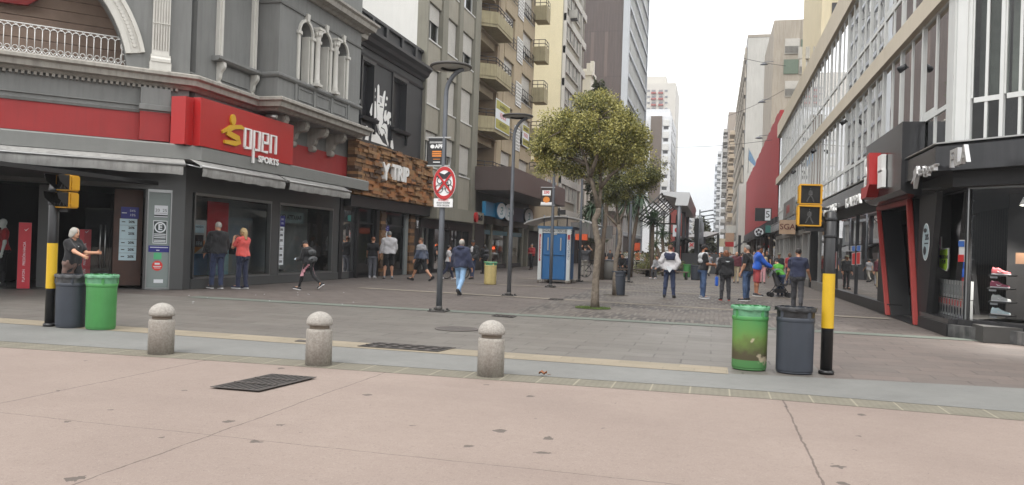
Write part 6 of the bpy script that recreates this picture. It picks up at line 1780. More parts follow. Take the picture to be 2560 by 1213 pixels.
def signal(P, label, yaw, zpost, zy0, zy1, heads, arm_dir, r=.075):
 """striped post with a pair of pedestrian heads on a bracket"""
 t = thing('pedestrian_signal', label, 'traffic signal', P)
 c = (P[0], P[1], 0)
 q = MB(); q.lathe([(r, 0), (r, zpost), (r * .5, zpost + .03)], c, 20); q.lathe([(r * 1.3, 0), (r * 1.3, .03), (r, .05)], c, 20); q.build('post', mat('post_black', (0.014, 0.014, 0.015), .35, .2, 4), t)
 q = MB(); q.lathe([(r + .002, zy0), (r + .002, zy1)], c, 20, cap=False); q.build('yellow_band', M_yelp, t)
 [MB().lathe([(r + .008, zpost - d_), (r + .01, zpost - d_ + .01), (r + .01, zpost - d_ + .03), (r + .008, zpost - d_ + .04)], c, 20).build('clamp', M_blackm, t) for d_ in (.10, .32)]
 ca, sa = math.cos(yaw), math.sin(yaw)
 U = (ca, sa, 0); Wd = (sa, -ca, 0)
 for hx, hz, hs in heads:
  fr = Fr((P[0] + U[0] * hx, P[1] + U[1] * hx, hz), U, Wd)
  s = hs / 2
  q = MB(); q.box(fr, -s, s, -s * .94, s * .94, -.20 if arm_dir else -.10, .02); hd = q.build('signal_head', M_sigy, t, bevel=.02)
  q = MB(); q.box(fr, -s, s, s * .82, s * .94, .02, .05); q.box(fr, -s, s, -s * .94, -s * .82, .02, .05); q.box(fr, -s, -s * .84, -s * .82, s * .82, .02, .05); q.box(fr, s * .84, s, -s * .82, s * .82, .02, .05); q.build('door_frame', M_sigy, hd, bevel=.008)
  q = MB(); q.box(fr, -s * .84, s * .84, -s * .82, s * .82, .021, .028); q.build('lens', M_lens, hd)
  q = MB()
  for gx, gz in ([(0, .55), (.0, .38)] + [(-.12 + .06 * i, .3) for i in range(5)] + [(-.14, .3 - .1 * i) for i in range(1, 4)] + [(.14, .3 - .1 * i) for i in range(1, 4)] + [(x_, .3 - .1 * i) for i in range(1, 4) for x_ in (-.05, .03, .09)] + [(-.06 - .05 * i, -.05 - .11 * i) for i in range(6)] + [(.06 + .05 * i, -.05 - .11 * i) for i in range(6)] + [(-.02 - .05 * i, -.08 - .11 * i) for i in range(6)] + [(.02 + .05 * i, -.08 - .11 * i) for i in range(6)]):
   q.disc(fr, gx * s, gz * s, s * .035, s * .035, .028, .033, n=6)
  q.build('walking_figure', M_led, hd)
  q = MB()
  for sg in (-1, 1):
   q.box(fr, sg * s * 1.0 - .012, sg * s * 1.0 + .012, .3 * s, .42 * s, -.03, .03); q.box(fr, sg * s * 1.0 - .012, sg * s * 1.0 + .012, -.5 * s, -.38 * s, -.03, .03)
  build_each(q, 'hinge', M_sigy, hd)
  # visor: a hood open below
  q = MB()
  q.box(fr, -s * .98, s * .98, s * .86, s * .90, .05, .06)
  vis = [(-s * .9, .05), (-s * .9, .20)]
  q.prism(Fr(fr.p(-s * .90, 0, 0), Wd, U), [(.05, s * .86), (.30, s * .86), (.26, .1 * s), (.05, -s * .8)], 0, .008); q.prism(Fr(fr.p(s * .89, 0, 0), Wd, U), [(.05, s * .86), (.30, s * .86), (.26, .1 * s), (.05, -s * .8)], 0, .008); q.box(fr, -s * .9, s * .9, s * .855, s * .865, .05, .30)
  if arm_dir: q.build('visor', M_blk, hd)
 z0 = min(h[1] for h in heads); hx = heads[0][0]
 q = MB()
 for hz in (z0 - heads[0][2] * .5 - .03, ):
  fr = Fr((P[0], P[1], hz), U, Wd); q.box(fr, min(0, hx) - .05, max(0, hx) + .05, -.025, .025, -.08, -.02)
 fr = Fr((P[0] + U[0] * hx, P[1] + U[1] * hx, 0), U, Wd); q.box(fr, -.03, .03, z0 - heads[0][2] * .55, max(h[1] for h in heads) + heads[0][2] * .4, -.14, -.101)
 fr = Fr((P[0], P[1], 0), U, Wd); q.box(fr, min(0, hx), max(0, hx), z0 + .3 * heads[0][2], z0 + .42 * heads[0][2], -.13, -.105)
 q.build('bracket', M_blackm, t)
 return t
P = ground(2065, 934)
sc_ = F_PX / px_per_m(P)
Zr = lambda py, PP: on_y(2065, py, PP[1])[2]
hA = on_y(2029, 487, P[1]); hB = on_y(2026, 540, P[1])
signal(P, 'pedestrian signal on the striped post beside the black lined bin', R_(4), 2.08, Zr(820, P), Zr(684, P), [(hA[0] - P[0] - .02, hA[2], .285), (hB[0] - P[0] - .02, hB[2], .295)], None)
P = ground(124, 815)
Zl = lambda py: on_y(130, py, P[1])[2]
hA = on_y(168, 457, P[1]); hB = on_y(165, 500, P[1])
signal(P, 'pedestrian signal with hooded yellow heads on the striped post before the sports shop', R_(6), Zl(462), Zl(721), Zl(608), [(.17, hA[2], .27), (.16, hB[2], .27)], True)
def lamp_post(P, label, h, group='curved grey lamp posts', side=-1, disc=True, r0=.068, r1=.052):
 t = thing('street_lamp', label, 'street lamp', P, group)
 q = MB()
 c = np.array([P[0], P[1], 0])
 pts = [c, c + [0, 0, h * .35], c + [0, 0, h - 1.0], c + [0, 0, h - .62]] + [c + [.50 * (1 - math.cos(a)), 0, h - .62 + .60 * math.sin(a)] for a in [i * math.pi / 16 for i in range(1, 8)]]
 rad = [r0, r0 * .95, r1, r1] + [r1 * .95] * 7
 q.tube(pts, rad, 12); q.build('pole', M_pole, t)
 q = MB(); q.xyz(P[0] - .2, P[0] + .2, P[1] - .2, P[1] + .2, .0, .02); q.lathe([(.085, .02), (.075, .12)], c, 12)
 for dx in (-.15, .15):
  for dy in (-.15, .15):
   q.lathe([(.03, .02), (.03, .06), (.012, .07)], (P[0] + dx, P[1] + dy, 0), 6)
 q.build('base_plate', mat('base_dark', srgb(70, 68, 66), .6, .15, 4), t)
 if disc:
  hc = c + [.10, 0, h]
  q = MB(); prof = [(.22, -.02), (.46, .0), (.48, .02), (.47, .05), (.40, .06), (.20, .05), (.19, .0)]
  q.lathe(prof, hc, 28, cap=False); q.build('lamp_ring', mat('lamp_dark', srgb(76, 74, 72), .5, .1, 5), t)
  q = MB(); q.lathe([(.01, .02), (.21, .02)], hc, 24, cap=False); q.lathe([(.24, -.024), (.43, -.006)], hc, 24, cap=False); q.build('lamp_glass', mat('lamp_glass', srgb(190, 192, 188), .3, .05), t)
 return t
def top_h(P, px, py):
 return on_y(px, py, P[1])[2]
P1 = ground(1097, 778); lamp_post(P1, 'grey lamp post carrying the round no motorbikes sign', top_h(P1, 1125, 170))
P2 = ground(1272, 740); lamp_post(P2, 'second grey lamp post, between the cream bin and the blue booth', top_h(P2, 1288, 293))
P3 = ground(1376, 718); lamp_post(P3, 'third grey lamp post, in front of the blue booth', 5.4)
for py, lab in ((36.0, 'fourth grey lamp post behind the crown of the tree'), (43.0, 'fifth grey lamp post behind the main tree trunk'), (50.0, 'sixth grey lamp post among the palms')):
 lamp_post((-6.05, py, 0), lab, 5.4)
lamp_post((-3.9, 37.5, 0), 'bare pole rising from the planter drum', 5.0, 'plain poles between the trees', disc=False)
# banners and the round sign
def banner(P, label, px0, px1, py0, py1, base, prints):
 Y = P[1] - .02
 a = on_y(px0, py1, Y); c = on_y(px1, py0, Y)
 fr = Fr((0, Y, 0), (1, 0, 0), (0, -1, 0))
 t = thing('pole_banner', label, 'banner', (a[0], Y, a[2]))
 q = MB(); q.box(fr, a[0], c[0], a[2], c[2], 0, .02); q.build('sheet', base, t)
 q = MB(); q.box(fr, a[0] - .02, c[0] + .12, c[2], c[2] + .03, -.01, .03); q.box(fr, a[0] - .02, c[0] + .12, a[2] - .03, a[2], -.01, .03); q.build('rail', M_alu, t)
 W_, H_ = c[0] - a[0], c[2] - a[2]
 for kind, u, v, sz, m, tx in prints:
  q = MB()
  if kind == 't': text_mb(tx, fr, a[0] + W_ * u, a[2] + H_ * v, .02, H_ * sz, depth=.004, bold=.006, mb=q); q.build('lettering', m, t)
  if kind == 'r': q.box(fr, a[0] + W_ * (u - sz[0] / 2), a[0] + W_ * (u + sz[0] / 2), a[2] + H_ * (v - sz[1] / 2), a[2] + H_ * (v + sz[1] / 2), .02, .023); q.build('print', m, t)
  if kind == 'd': q.disc(fr, a[0] + W_ * u, a[2] + H_ * v, W_ * sz, H_ * sz * .6, .0205, .0235); q.build('print', m, t)
 return t
M_org = mat('burger_orange', srgb(214, 130, 50), .6, .1)
M_brd = mat('print_red', srgb(190, 40, 48), .6, .05)
banner(P1, 'black pole banner with white app lettering and orange bars', 1070, 1116, 346, 413, M_blk, [('t', .5, .84, .075, mat('grey_print', srgb(170, 170, 170), .6), 'DESCARGATE LA'), ('t', .62, .69, .19, M_pap, 'APP'), ('d', .24, .69, .12, M_pap, ''), ('r', .5, .50, (.52, .055), M_org, ''), ('r', .5, .42, (.54, .05), M_org, ''), ('r', .5, .34, (.52, .055), M_org, ''), ('r', .5, .22, (.4, .02), M_org, ''), ('r', .5, .11, (.4, .035), M_pap, '')])
banner(P3, 'dark pole banner with a burger and the price 230', 1352, 1381, 470, 512, mat('banner_brown', srgb(46, 36, 32), .6, .1), [('r', .5, .70, (.76, .30), M_pap, ''), ('t', .5, .73, .22, M_brd, '230'), ('r', .5, .08, (1.0, .15), M_pap, ''), ('d', .5, .30, .30, M_org, ''), ('r', .5, .26, (.6, .04), M_brd, '')])
SY = P1[1] - .12
c0 = on_y(1111, 458, SY); rad = abs(on_y(1138, 458, SY)[0] - on_y(1083, 458, SY)[0]) / 2
rs_ = thing('prohibition_sign', 'round white sign with red ring and cross over a motorbike and a bicycle', 'sign', c0)
fr = Fr((c0[0], SY, c0[2]), (1, 0, 0), (0, -1, 0)); ry = rad * 1.42
q = MB(); q.disc(fr, 0, 0, rad * 1.03, ry * 1.02, -.02, .0, 0, 40); q.disc(fr, 0, 0, rad * .86, ry * .86, .0, .006, 0, 40); q.build('plate', M_pap, rs_)
q = MB(); n = 40
for k in range(n):
 a0, a1 = 2 * math.pi * k / n, 2 * math.pi * (k + 1) / n
 q.prism(fr, [(rad * math.cos(a0), ry * math.sin(a0)), (rad * math.cos(a1), ry * math.sin(a1)), (rad * .78 * math.cos(a1), ry * .78 * math.sin(a1)), (rad * .78 * math.cos(a0), ry * .78 * math.sin(a0))], .0065, .012)
for sg in (-1, 1):
 stroke(q, Fr(fr.p(0, 0, .019), fr.u, fr.w), [(-sg * rad * .62, ry * .55), (sg * rad * .62, -ry * .55)], rad * .17, .005 + .001 * sg)
q.build('red_ring', mat('sign_red', srgb(176, 40, 42), .4, .05), rs_)
q = MB()
bike = Fr(fr.p(0, ry * .2, .0125), fr.u, fr.w)
for du, dv_ in ((-rad * .42, -.02), (rad * .38, -.06)):
 ring = [(du + .06 * math.cos(k * math.pi / 8), dv_ + .065 * math.sin(k * math.pi / 8)) for k in range(17)]
 stroke(q, bike, ring, .018, .004)
q.prism(bike, [(-.2, .07), (-.12, .16), (.0, .12), (.1, .19), (.17, .14), (.12, .08), (.05, .02), (-.1, .02)], 0, .005)
bike2 = Fr(fr.p(0, -ry * .35, .0125), fr.u, fr.w)
for du in (-.12, .12):
 stroke(q, bike2, [(du + .09 * math.cos(k * math.pi / 8), .09 * math.sin(k * math.pi / 8)) for k in range(17)], .014, .004)
stroke(q, bike2, [(-.12, 0), (-.04, .14), (.08, .14), (.12, 0), (.08, .18)], .014, .004); stroke(q, bike2, [(-.04, .14), (.02, 0), (-.12, 0)], .014, .004)
q.build('motorbike_and_bicycle', M_ink, rs_)
a = on_y(1084, 518, SY); c = on_y(1132, 497, SY)
ps = thing('plate_sign', 'white plate with red and black words under the round sign', 'sign', a)
fr = Fr((0, SY, 0), (1, 0, 0), (0, -1, 0))
q = MB(); q.box(fr, a[0], c[0], a[2], c[2], -.02, 0); q.build('plate', M_pap, ps, bevel=.006)
H_ = c[2] - a[2]; cx_ = (a[0] + c[0]) / 2
q = MB(); text_mb('PROHIBIDO', fr, cx_, a[2] + H_ * .79, 0, H_ * .30, depth=.004, sx=.8, mb=q); q.build('red_print', M_brd, ps)
q = MB(); text_mb('CIRCULAR Y ESTACIONAR', fr, cx_, a[2] + H_ * .50, 0, H_ * .27, depth=.004, sx=.5, mb=q); text_mb('MOTOS Y BICICLETAS', fr, cx_, a[2] + H_ * .21, 0, H_ * .27, depth=.004, sx=.55, mb=q); q.build('print', M_ink, ps)
# gratings, covers, small things on the ground
M_castiron = mat('cast_iron', srgb(76, 71, 68), .6, .2, 6, .3, 40)
M_pit = mat('drain_pit', (0.012, 0.011, 0.01), .9, .2)
def grate(label, corners, nb_, along=0, z=.004, group=None):
 P = [ground(*c) for c in corners]
 o = P[0]; U = P[1] - P[0]; V = P[3] - P[0]
 lu, lv = np.linalg.norm(U), np.linalg.norm(V); U = U / lu; V = V / lv
 fr = Fr(o, U, (0, 0, 1), v=V)
 t = thing('drain_grate', label, 'grate', (P[0] + P[2]) / 2, group)
 q = MB(); q.quad(fr, 0, lu, 0, lv, z); q.build('pit', M_pit, t)
 q = MB()
 e = .03
 q.box(fr, 0, lu, 0, e, z + .001, z + .006); q.box(fr, 0, lu, lv - e, lv, z + .001, z + .006); q.box(fr, 0, e, e, lv - e, z + .001, z + .006); q.box(fr, lu - e, lu, e, lv - e, z + .001, z + .006)
 for i in range(1, nb_):
  if along == 0: q.box(fr, e, lu - e, lv * i / nb_ - lv * .18 / nb_, lv * i / nb_ + lv * .18 / nb_, z + .001, z + .005)
  else: q.box(fr, lu * i / nb_ - lu * .18 / nb_, lu * i / nb_ + lu * .18 / nb_, e, lv - e, z + .001, z + .005)
 for k in (1 / 3, 2 / 3):
  if along == 0: q.box(fr, lu * k - .015, lu * k + .015, e, lv - e, z + .0055, z + .015)
  else: q.box(fr, e, lu - e, lv * k - .012, lv * k + .012, z + .0055, z + .015)
 q.build('bars', M_castiron, t)
grate('large iron grate sunk in the pink platform', [(525, 969), (647, 979), (797, 944), (680, 936)], 9, 1)
grate('dark drain grate across the cream border', [(893, 866), (1095, 880), (1113, 867), (945, 857)], 6, 1)
grate('small grate in the green border near the first lamp post', [(1228, 790), (1282, 794), (1293, 789), (1240, 786)], 5, 1)
grate('small grate before the pale stripe between lamp post and main tree', [(1370, 749), (1408, 751), (1414, 748), (1376, 746)], 5, 1)
P = ground(1142, 822)
t = thing('manhole_cover', 'round dark manhole cover in the slate paving', 'manhole cover', P)
q = MB(); q.lathe([(.01, .004), (.36, .004)], (P[0], P[1], 0), 30, cap=False); q.build('cover', M_castiron, t); q = MB(); q.lathe([(.36, .0), (.36, .006), (.40, .006), (.40, .0)], (P[0], P[1], 0), 30, cap=False); q.build('ring', mat('cover_ring', srgb(96, 90, 86), .7, .1), t)
t = tag(MB().add([ground(735, 853, .004), ground(770, 855, .004), ground(780, 852, .004), ground(748, 849, .004)], [(0, 1, 2, 3)]).build('paving_plate', M_castiron), 'small dark iron plate in the cream border', 'plate')
P = ground(1357, 939)
lf = MB(); V = []
for i in range(9):
 s = i / 8; wv = .055 * math.sin(math.pi * s) ** .7 + .002; cz = .010 + .02 * math.sin(s * 5) ** 2
 wv *= .55; x = P[0] - .05 + .10 * s
 V += [(x, P[1] - wv, cz + .02), (x, P[1], cz), (x, P[1] + wv, cz + .028)]
lf.add(V, [(i * 3 + j, i * 3 + j + 1, i * 3 + j + 4, i * 3 + j + 3) for i in range(8) for j in range(2)], 0, True)
lf.tube([(P[0] + .05, P[1], .02), (P[0] + .09, P[1] + .02, .012)], .003, 4)
tag(lf.build('fallen_leaf', mat('dry_leaf', srgb(126, 80, 52), .7, .25, 30), fixn=False), 'curled dry brown leaf on the grey kerb apron', 'leaf')
rng = random.Random(12)
for i in range(14):
 px = rng.uniform(470, 900); py = rng.uniform(730, 764); P = ground(px, py)
 q = MB(); r = rng.uniform(.012, .028); q.prism(Fr(P, (1, 0, 0), (0, 0, 1), v=(0, 1, 0)), [(r * rng.uniform(.6, 1.2) * math.cos(a), r * rng.uniform(.6, 1.2) * math.sin(a)) for a in [k * math.pi / 3 for k in range(6)]], .002, .006)
 tag(q.build('paper_scrap', M_ppr), 'tiny pale scrap of litter on the paving before the sports shop', 'litter', 'paper scraps')
# ------------------------------------------------------------------ blue ticket booth
Yk = ground(1385, 708)[1]
kl, kr = on_y(1349, 700, Yk) * [1, 1, 0], on_y(1418, 700, Yk) * [1, 1, 0]
U = (kr - kl); LW = np.linalg.norm(U); U = U / LW; Wn = np.array([U[1], -U[0], 0])
KF = Fr(kl, U, Wn)
kb = thing('ticket_booth', 'blue ticket booth with white posts and a curved metal roof', 'booth', KF.p(LW / 2, 0, -.8))
M_kblue = mat('booth_blue', srgb(36, 92, 142), .4, .06, 1.2, streak=.12, dirt=srgb(26, 62, 98))
M_kpost = mat('booth_white', srgb(188, 192, 192), .5, .08, 3, streak=.2)
KH = 2.36
q = MB(); q.box(KF, .05, LW - .05, .14, KH, -1.75, -.06); q.build('body', M_kblue, kb)
q = MB(); q.box(KF, .12, LW - .12, .16, 1.18, -.06, 0); q.box(KF, .12, LW - .12, 1.21, KH - .2, -.06, .01); q.build('front_shutter', M_kblue, kb, bevel=.01)
q = MB(); q.box(KF, LW - .06, LW - .03, .16, 1.18, -1.6, -.15); q.box(KF, LW - .06, LW - .02, 1.21, KH - .2, -1.6, -.15); q.build('side_shutter', M_kblue, kb)
q = MB()
for u in (-.10, LW - .06):
 q.box(KF, u, u + .16, .12, KH, -.12, .05)
q.box(KF, -.12, LW + .14, KH - .19, KH, -.1, .03)
q.build('corner_post', M_kpost, kb, bevel=.01)
q = MB()
for u in (.0, LW):
 q.lathe([(.12, 0), (.12, .15)], KF.p(u, 0, -.1), 12); q.lathe([(.12, 0), (.12, .15)], KF.p(u, 0, -1.5), 12)
q.build('foot', M_boll, kb)
q = MB(); q.box(KF, -.15, LW + .17, KH, KH + .12, -1.75, .05); q.build('head_band', mat('booth_band', srgb(60, 92, 120), .4, .06), kb)
q = MB(); text_mb('ENTRADAS con DESCUENTO', KF, LW / 2, KH - .095, .031, .155, depth=.004, sx=.78, bold=.004, mb=q)
q.build('lettering', M_ink, kb)
q = MB()
for u in (-.0, ):
 f2 = Fr(KF.p(u, 0, .051), (0, 0, -1), Wn, v=U)
 q.box(KF, u - .06, u + .02, .95, 2.12, .0505, .053)
 q.box(KF, LW - .03, LW + .08, 1.9, 2.12, .0505, .053)
q.build('red_strip', mat('strip_red', srgb(150, 56, 60), .6, .1), kb)
q = MB(); f2 = Fr(KF.p(0, 1.53, .053), (0, 0, -1), Wn, v=U); text_mb('TEATRO DE LA CIUDAD', f2, 0, 0, 0, .09, depth=.003, sx=1.0, mb=q); q.build('strip_print', M_pap, kb)
q = MB(); f2 = Fr(KF.p(LW + .02, 1.45, .051), (0, 0, -1), Wn, v=U); text_mb('INFOTEATRO', f2, 0, 0, 0, .14, depth=.003, mb=q); q.build('post_print', mat('print_blue', srgb(40, 66, 110), .6), kb)
q = MB()
for s in (.27, .73):
 q.box(KF, LW * s - .025, LW * s + .025, 1.42, 1.98, .01, .04)
q.box(KF, LW - .03, LW + .0, 1.3, 1.95, -1.2, -1.15)
q.box(KF, LW * .42, LW * .58, 2.10, 2.16, .01, .03)
q.build('handle', M_alu, kb)
q = MB(); V = []; n = 18
for i in range(n + 1):
 s = i / n; u = -.75 + (LW + 2.0) * s; z = KH + .16 + .36 * math.sin(math.pi * min(1, s * 1.02)) ** .8
 V += [KF.p(u, z, .2), KF.p(u, z, -2.0), KF.p(u, z + .05, -2.0), KF.p(u, z + .05, .2)]
q.add(V, [(i * 4 + j, i * 4 + (j + 1) % 4, (i + 1) * 4 + (j + 1) % 4, (i + 1) * 4 + j) for i in range(n) for j in range(4)], 0)
q.build('curved_roof', M_alu, kb)
q = MB()
for u in (.1, LW - .1):
 q.tube([KF.p(u, KH + .1, -.1), KF.p(u, KH + .6, -.1)], .03, 6)
q.build('roof_stay', M_pole, kb)
t = thing('floodlight', 'small black floodlight on the roof edge of the blue booth', 'lamp', KF.p(.95, KH + .7, .2)); q = MB(); q.box(KF, .8, 1.1, KH + .62, KH + .82, .2, .32); q.build('lamp_head', M_blk, t)
# ------------------------------------------------------------------ steel canopy, seats and terrace farther on
P = ground(1693, 684)
cp = thing('steel_canopy', 'grey steel street canopy with a lifted wing roof on round posts', 'canopy', P)
Xc, Yc = P[0], P[1]
zt = on_y(1693, 483, Yc)[2]
xl = on_y(1650, 483, Yc)[0]; xr = on_y(1724, 483, Yc)[0]
for dy in (0, 9, 18): q = MB(); q.tube([(Xc, Yc + dy, 0), (Xc, Yc + dy, zt - .4)], .16, 10); q.build('post', M_pole, cp)
q = MB(); fr = Fr((0, Yc, 0), (1, 0, 0), (0, 1, 0))
q.prism(fr, [(xl, zt + .1), (xr, zt + .05), (xr + .05, zt - .2), (Xc + .6, zt - .9), (Xc - .3, zt - .9), (xl + 1.2, zt - .35), (xl, zt - .1)], -.2, 20); q.build('wing_roof', mat('canopy_grey', srgb(206, 208, 210), .5, .06, .8), cp)
q = MB()
for i in range(9):
 a0 = -2 - i * 0; yy = Yc - 1.0 + i * 2.4
 q.tube([(xl - 1.6, yy, zt - 1.9), (xl + .2, yy, zt - .1)], .06, 5)
for k in range(7):
 s = k / 6; q.tube([(xl - 1.6 + 1.8 * s, Yc - 1, zt - 1.9 + 1.8 * s), (xl - 1.6 + 1.8 * s, Yc + 18.2, zt - 1.9 + 1.8 * s)], .05, 5)
q.build('side_lattice', mat('lattice_dark', srgb(80, 78, 78), .5, .1), cp)
q = MB()
for k in range(4):
 q = MB(); q.tube([(Xc + 1.4, Yc + 3 + k * 7, 0), (Xc + 1.4, Yc + 3 + k * 7, zt - 1.0 - k * .05)], .06, 6); q.tube([(Xc + 1.4, Yc + 3 + k * 7, zt - 1.2), (Xc + 2.4, Yc + 3 + k * 7, zt - 1.0)], .05, 5); q.build('outer_post', M_pole, cp)
q = MB(); [q.xyz(Xc - 2.4 + k * .45, Xc - 2.28 + k * .45, Yc + 4 + k, Yc + 4.12 + k, 0, zt - 1.2) for k in range(5)]; [q.xyz(Xc - 2.4, Xc - .4, Yc + 8, Yc + 8.06, z_, z_ + .12) for z_ in (zt - 4.4, zt - 3.6, zt - 2.8, zt - 2.0)]; q.build('dark_screen', mat('canopy_screen', srgb(66, 62, 60), .6, .1), cp)
tr = thing('terrace_enclosure', 'dark glazed restaurant terrace with a pitched black awning frame', 'terrace', (1.0 - 3, 72, 0))
q = MB(); q.xyz(Xc + .2, Xc + 3.6, Yc + 3, Yc + 3.1, 0, 1.5); q.xyz(Xc + 3.5, Xc + 3.6, Yc + 3.1, Yc + 25, 0, 1.5); q.build('panel', mat('terrace_panel', srgb(66, 66, 68), .4, .1), tr)
q = MB()
apex = on_y(1712, 597, Yc + 5)
for px, py in ((1663, 614), (1760, 617)):
 e_ = on_y(px, py, Yc + 5)
 q.tube([apex, e_], .12, 5); q.tube([apex + [0, 14, 0], e_ + [0, 14, 0]], .12, 5); q.add([apex, e_, e_ + [0, 14, 0], apex + [0, 14, 0]], [(0, 1, 2, 3)])
for dx in (-1.6, 0, 1.6, 3.2): q.xyz(Xc + 1.2 + dx - .1, Xc + 1.2 + dx + .1, Yc + 5, Yc + 5.2, 0, 3.0)
q.xyz(Xc + 1.0, Xc + 1.4, Yc + 4.6, Yc + 5.0, 0, 4.2)
q.build('awning_frame', M_blk, tr)
t, fr = sign_plate('small far white sign with a red cross before the terrace', on_y(1729, 614, Yc - 1), (0, -1, 0), .36, .45, .05, mat('dull_white', srgb(160, 158, 156), .6, .06))
q = MB(); stroke(q, Fr(fr.p(0, .05, .03), fr.u, fr.w), [(-.13, .13), (.13, -.13)], .06, .02); stroke(q, Fr(fr.p(0, .05, .03), fr.u, fr.w), [(.13, .13), (-.13, -.13)], .06, .025); q.build('cross', M_brd, t)
t, fr = sign_plate('white vertical banner with round red emblem on the steel canopy', on_y(1690, 577, Yc + .5), (0, -1, 0), .45, .85, .05, M_ppr)
q = MB(); q.disc(fr, .05, .05, .14, .18, .03, .05); q.build('emblem', M_brd, t)
t = thing('far_canopy', 'second smaller wing roof canopy far down the street', 'canopy', (-1.5, 105, 0)); P = on_y(1755, 588, 105); q = MB(); q.prism(Fr((0, 105, 0), (1, 0, 0), (0, 1, 0)), [(P[0] - 3.4, P[2] - .4), (P[0] + .5, P[2] + .5), (P[0] + 2.2, P[2] + .4), (P[0] + .5, P[2] - .2)], 0, 12); q.build('wing_roof', mat('canopy_grey', srgb(206, 208, 210), .5, .06, .8), t); [MB().tube([(P[0] + .3, y_, 0), (P[0] + .3, y_, P[2] - .2)], .15, 6).build('post', M_pole, t) for y_ in (106, 114)]
# seats: long pale topped bench tables
def bench(label, pL, pR, h=.46, top=None, d=.5):
 a, c = ground(*pL), ground(*pR); U_ = c - a; L_ = np.linalg.norm(U_); U_ = U_ / L_; fr = Fr(a, U_, (U_[1], -U_[0], 0))
 t = thing('bench', label, 'bench', a + U_ * L_ / 2, 'street benches')
 q = MB(); q.box(fr, 0, L_, h - .06, h, -d, 0); q.build('seat', top, t)
 q = MB()
 n_ = max(2, int(L_ / 1.6))
 for k in range(n_):
  u = .1 + (L_ - .2) * k / (n_ - 1); q.box(fr, u - .04, u + .04, 0, h - .061, -d + .04, -.04)
 q.build('leg', M_blackm, t)
M_bench = mat('bench_pale', srgb(176, 172, 166), .6, .08)
M_benchd = mat('bench_wood', srgb(104, 90, 80), .7, .15)
bench('long pale topped table bench behind the man in white', (1566, 680), (1690, 684), .8, M_bench, .8)
bench('dark timber bench in front of the pale table', (1540, 692), (1632, 692), .45, M_benchd)
bench('timber bench between the seated man and the distant green bin', (1632, 697), (1722, 700), .45, M_benchd)
def bicycle(P, label, yaw):
 t = thing('bicycle', label, 'bicycle', (0, 0, 0), 'bicycles')
 def ring(cx, cz, r, rr):
  return [(cx + r * math.cos(k * math.pi / 12), 0, cz + r * math.sin(k * math.pi / 12)) for k in range(25)]
 for cx in (-.52, .52):
  q = MB(); q.tube(ring(cx, .34, .33, 0), .022, 6, cap=False); w_ = q.build('wheel', M_blk, t)
  q = MB(); [q.tube([(cx, 0, .34), (cx + .31 * math.cos(a), 0, .34 + .31 * math.sin(a))], .004, 3) for a in [k * math.pi / 6 for k in range(12)]]; q.build('spokes', M_steel, w_)
 q = MB(); q.tube([(-.52, 0, .34), (-.15, 0, .78), (.35, 0, .8), (.52, 0, .34)], .02, 6); q.tube([(-.15, 0, .78), (.0, 0, .3), (.35, 0, .75)], .02, 6); q.tube([(-.52, 0, .34), (0, 0, .3)], .016, 6); q.tube([(.35, 0, .8), (.33, 0, .98)], .018, 6); q.build('frame', M_blackm, t)
 q = MB(); q.tube([(.3, -.28, 1.0), (.34, -.1, 1.02), (.34, .1, 1.02), (.3, .28, 1.0)], .014, 6); q.build('handlebar', M_blackm, t)
 q = MB(); q.xyz(-.3, -.05, -.07, .07, .88, .94); q.tube([(-.16, 0, .76), (-.17, 0, .9)], .016, 6); q.build('saddle', M_blk, t)
 t.location = [float(c) for c in P]; t.rotation_euler = (0, 0, yaw)
bicycle(ground(1138, 697), 'bicycle half hidden behind the man in the navy jacket', R_(60))
bicycle(ground(1486, 694), 'bicycle standing behind the main tree trunk', R_(12))
# wires across the street with small lamps
M_wire = mat('cable_black', (0.03, 0.03, 0.03), .6, .1)
def wire(label, A, B, sag, r=.012):
 A = np.array(A, float); B = np.array(B, float)
 pts = [A + (B - A) * s + np.array([0, 0, -sag * 4 * s * (1 - s)]) for s in [i / 24 for i in range(25)]]
 q = MB(); q.tube(pts, r, 5)
 return tag(q.build('cable', M_wire), label, 'cable')
wire('long cable sagging from the brown tower across to the grey flats side', on_y(1625, 48, 100), on_y(1965, 165, 99), 1.0, .03)
wire('cable across the street below the tallest one', on_y(1690, 368, 70), on_y(1930, 350, 64), .15, .018)
for k, (y_, pa, pb) in enumerate(((90, (1715, 536), (1790, 538)), (110, (1720, 552), (1790, 557)), (130, (1722, 561), (1790, 562)))):
 wire(('upper far cable over the crowd', 'middle far cable over the crowd', 'lower far cable over the crowd')[k], on_y(pa[0], pa[1], y_), on_y(pb[0] , pb[1], y_), .1, .02)
wire('cable from the red screen edge rising to the stained tower', on_y(1800, 296, 70), on_y(1960, 225, 69), .2, .018)
for k, (px, py) in enumerate(((1910, 161), (1905, 255), (1898, 345))):
 P = on_y(px, py, 70)
 t = thing('hanging_lamp', ('grey street lamp on the topmost cable before the concrete tower', 'grey street lamp on the middle cable before the concrete tower', 'grey street lamp on the cable just above the red screen')[k], 'lamp', P, 'lamps hung on the cables')
 q = MB(); q.lathe([(.05, .12), (.12, .06), (.2, -.05), (.0, -.1)], P, 10, sx=1.8); q.build('lamp_head', M_pole, t)
 q = MB(); q.tube([P + [0, 0, .1], P + [0, 0, .18], P + [.8, 0, .25]], .025, 5); q.build('arm', M_pole, t)
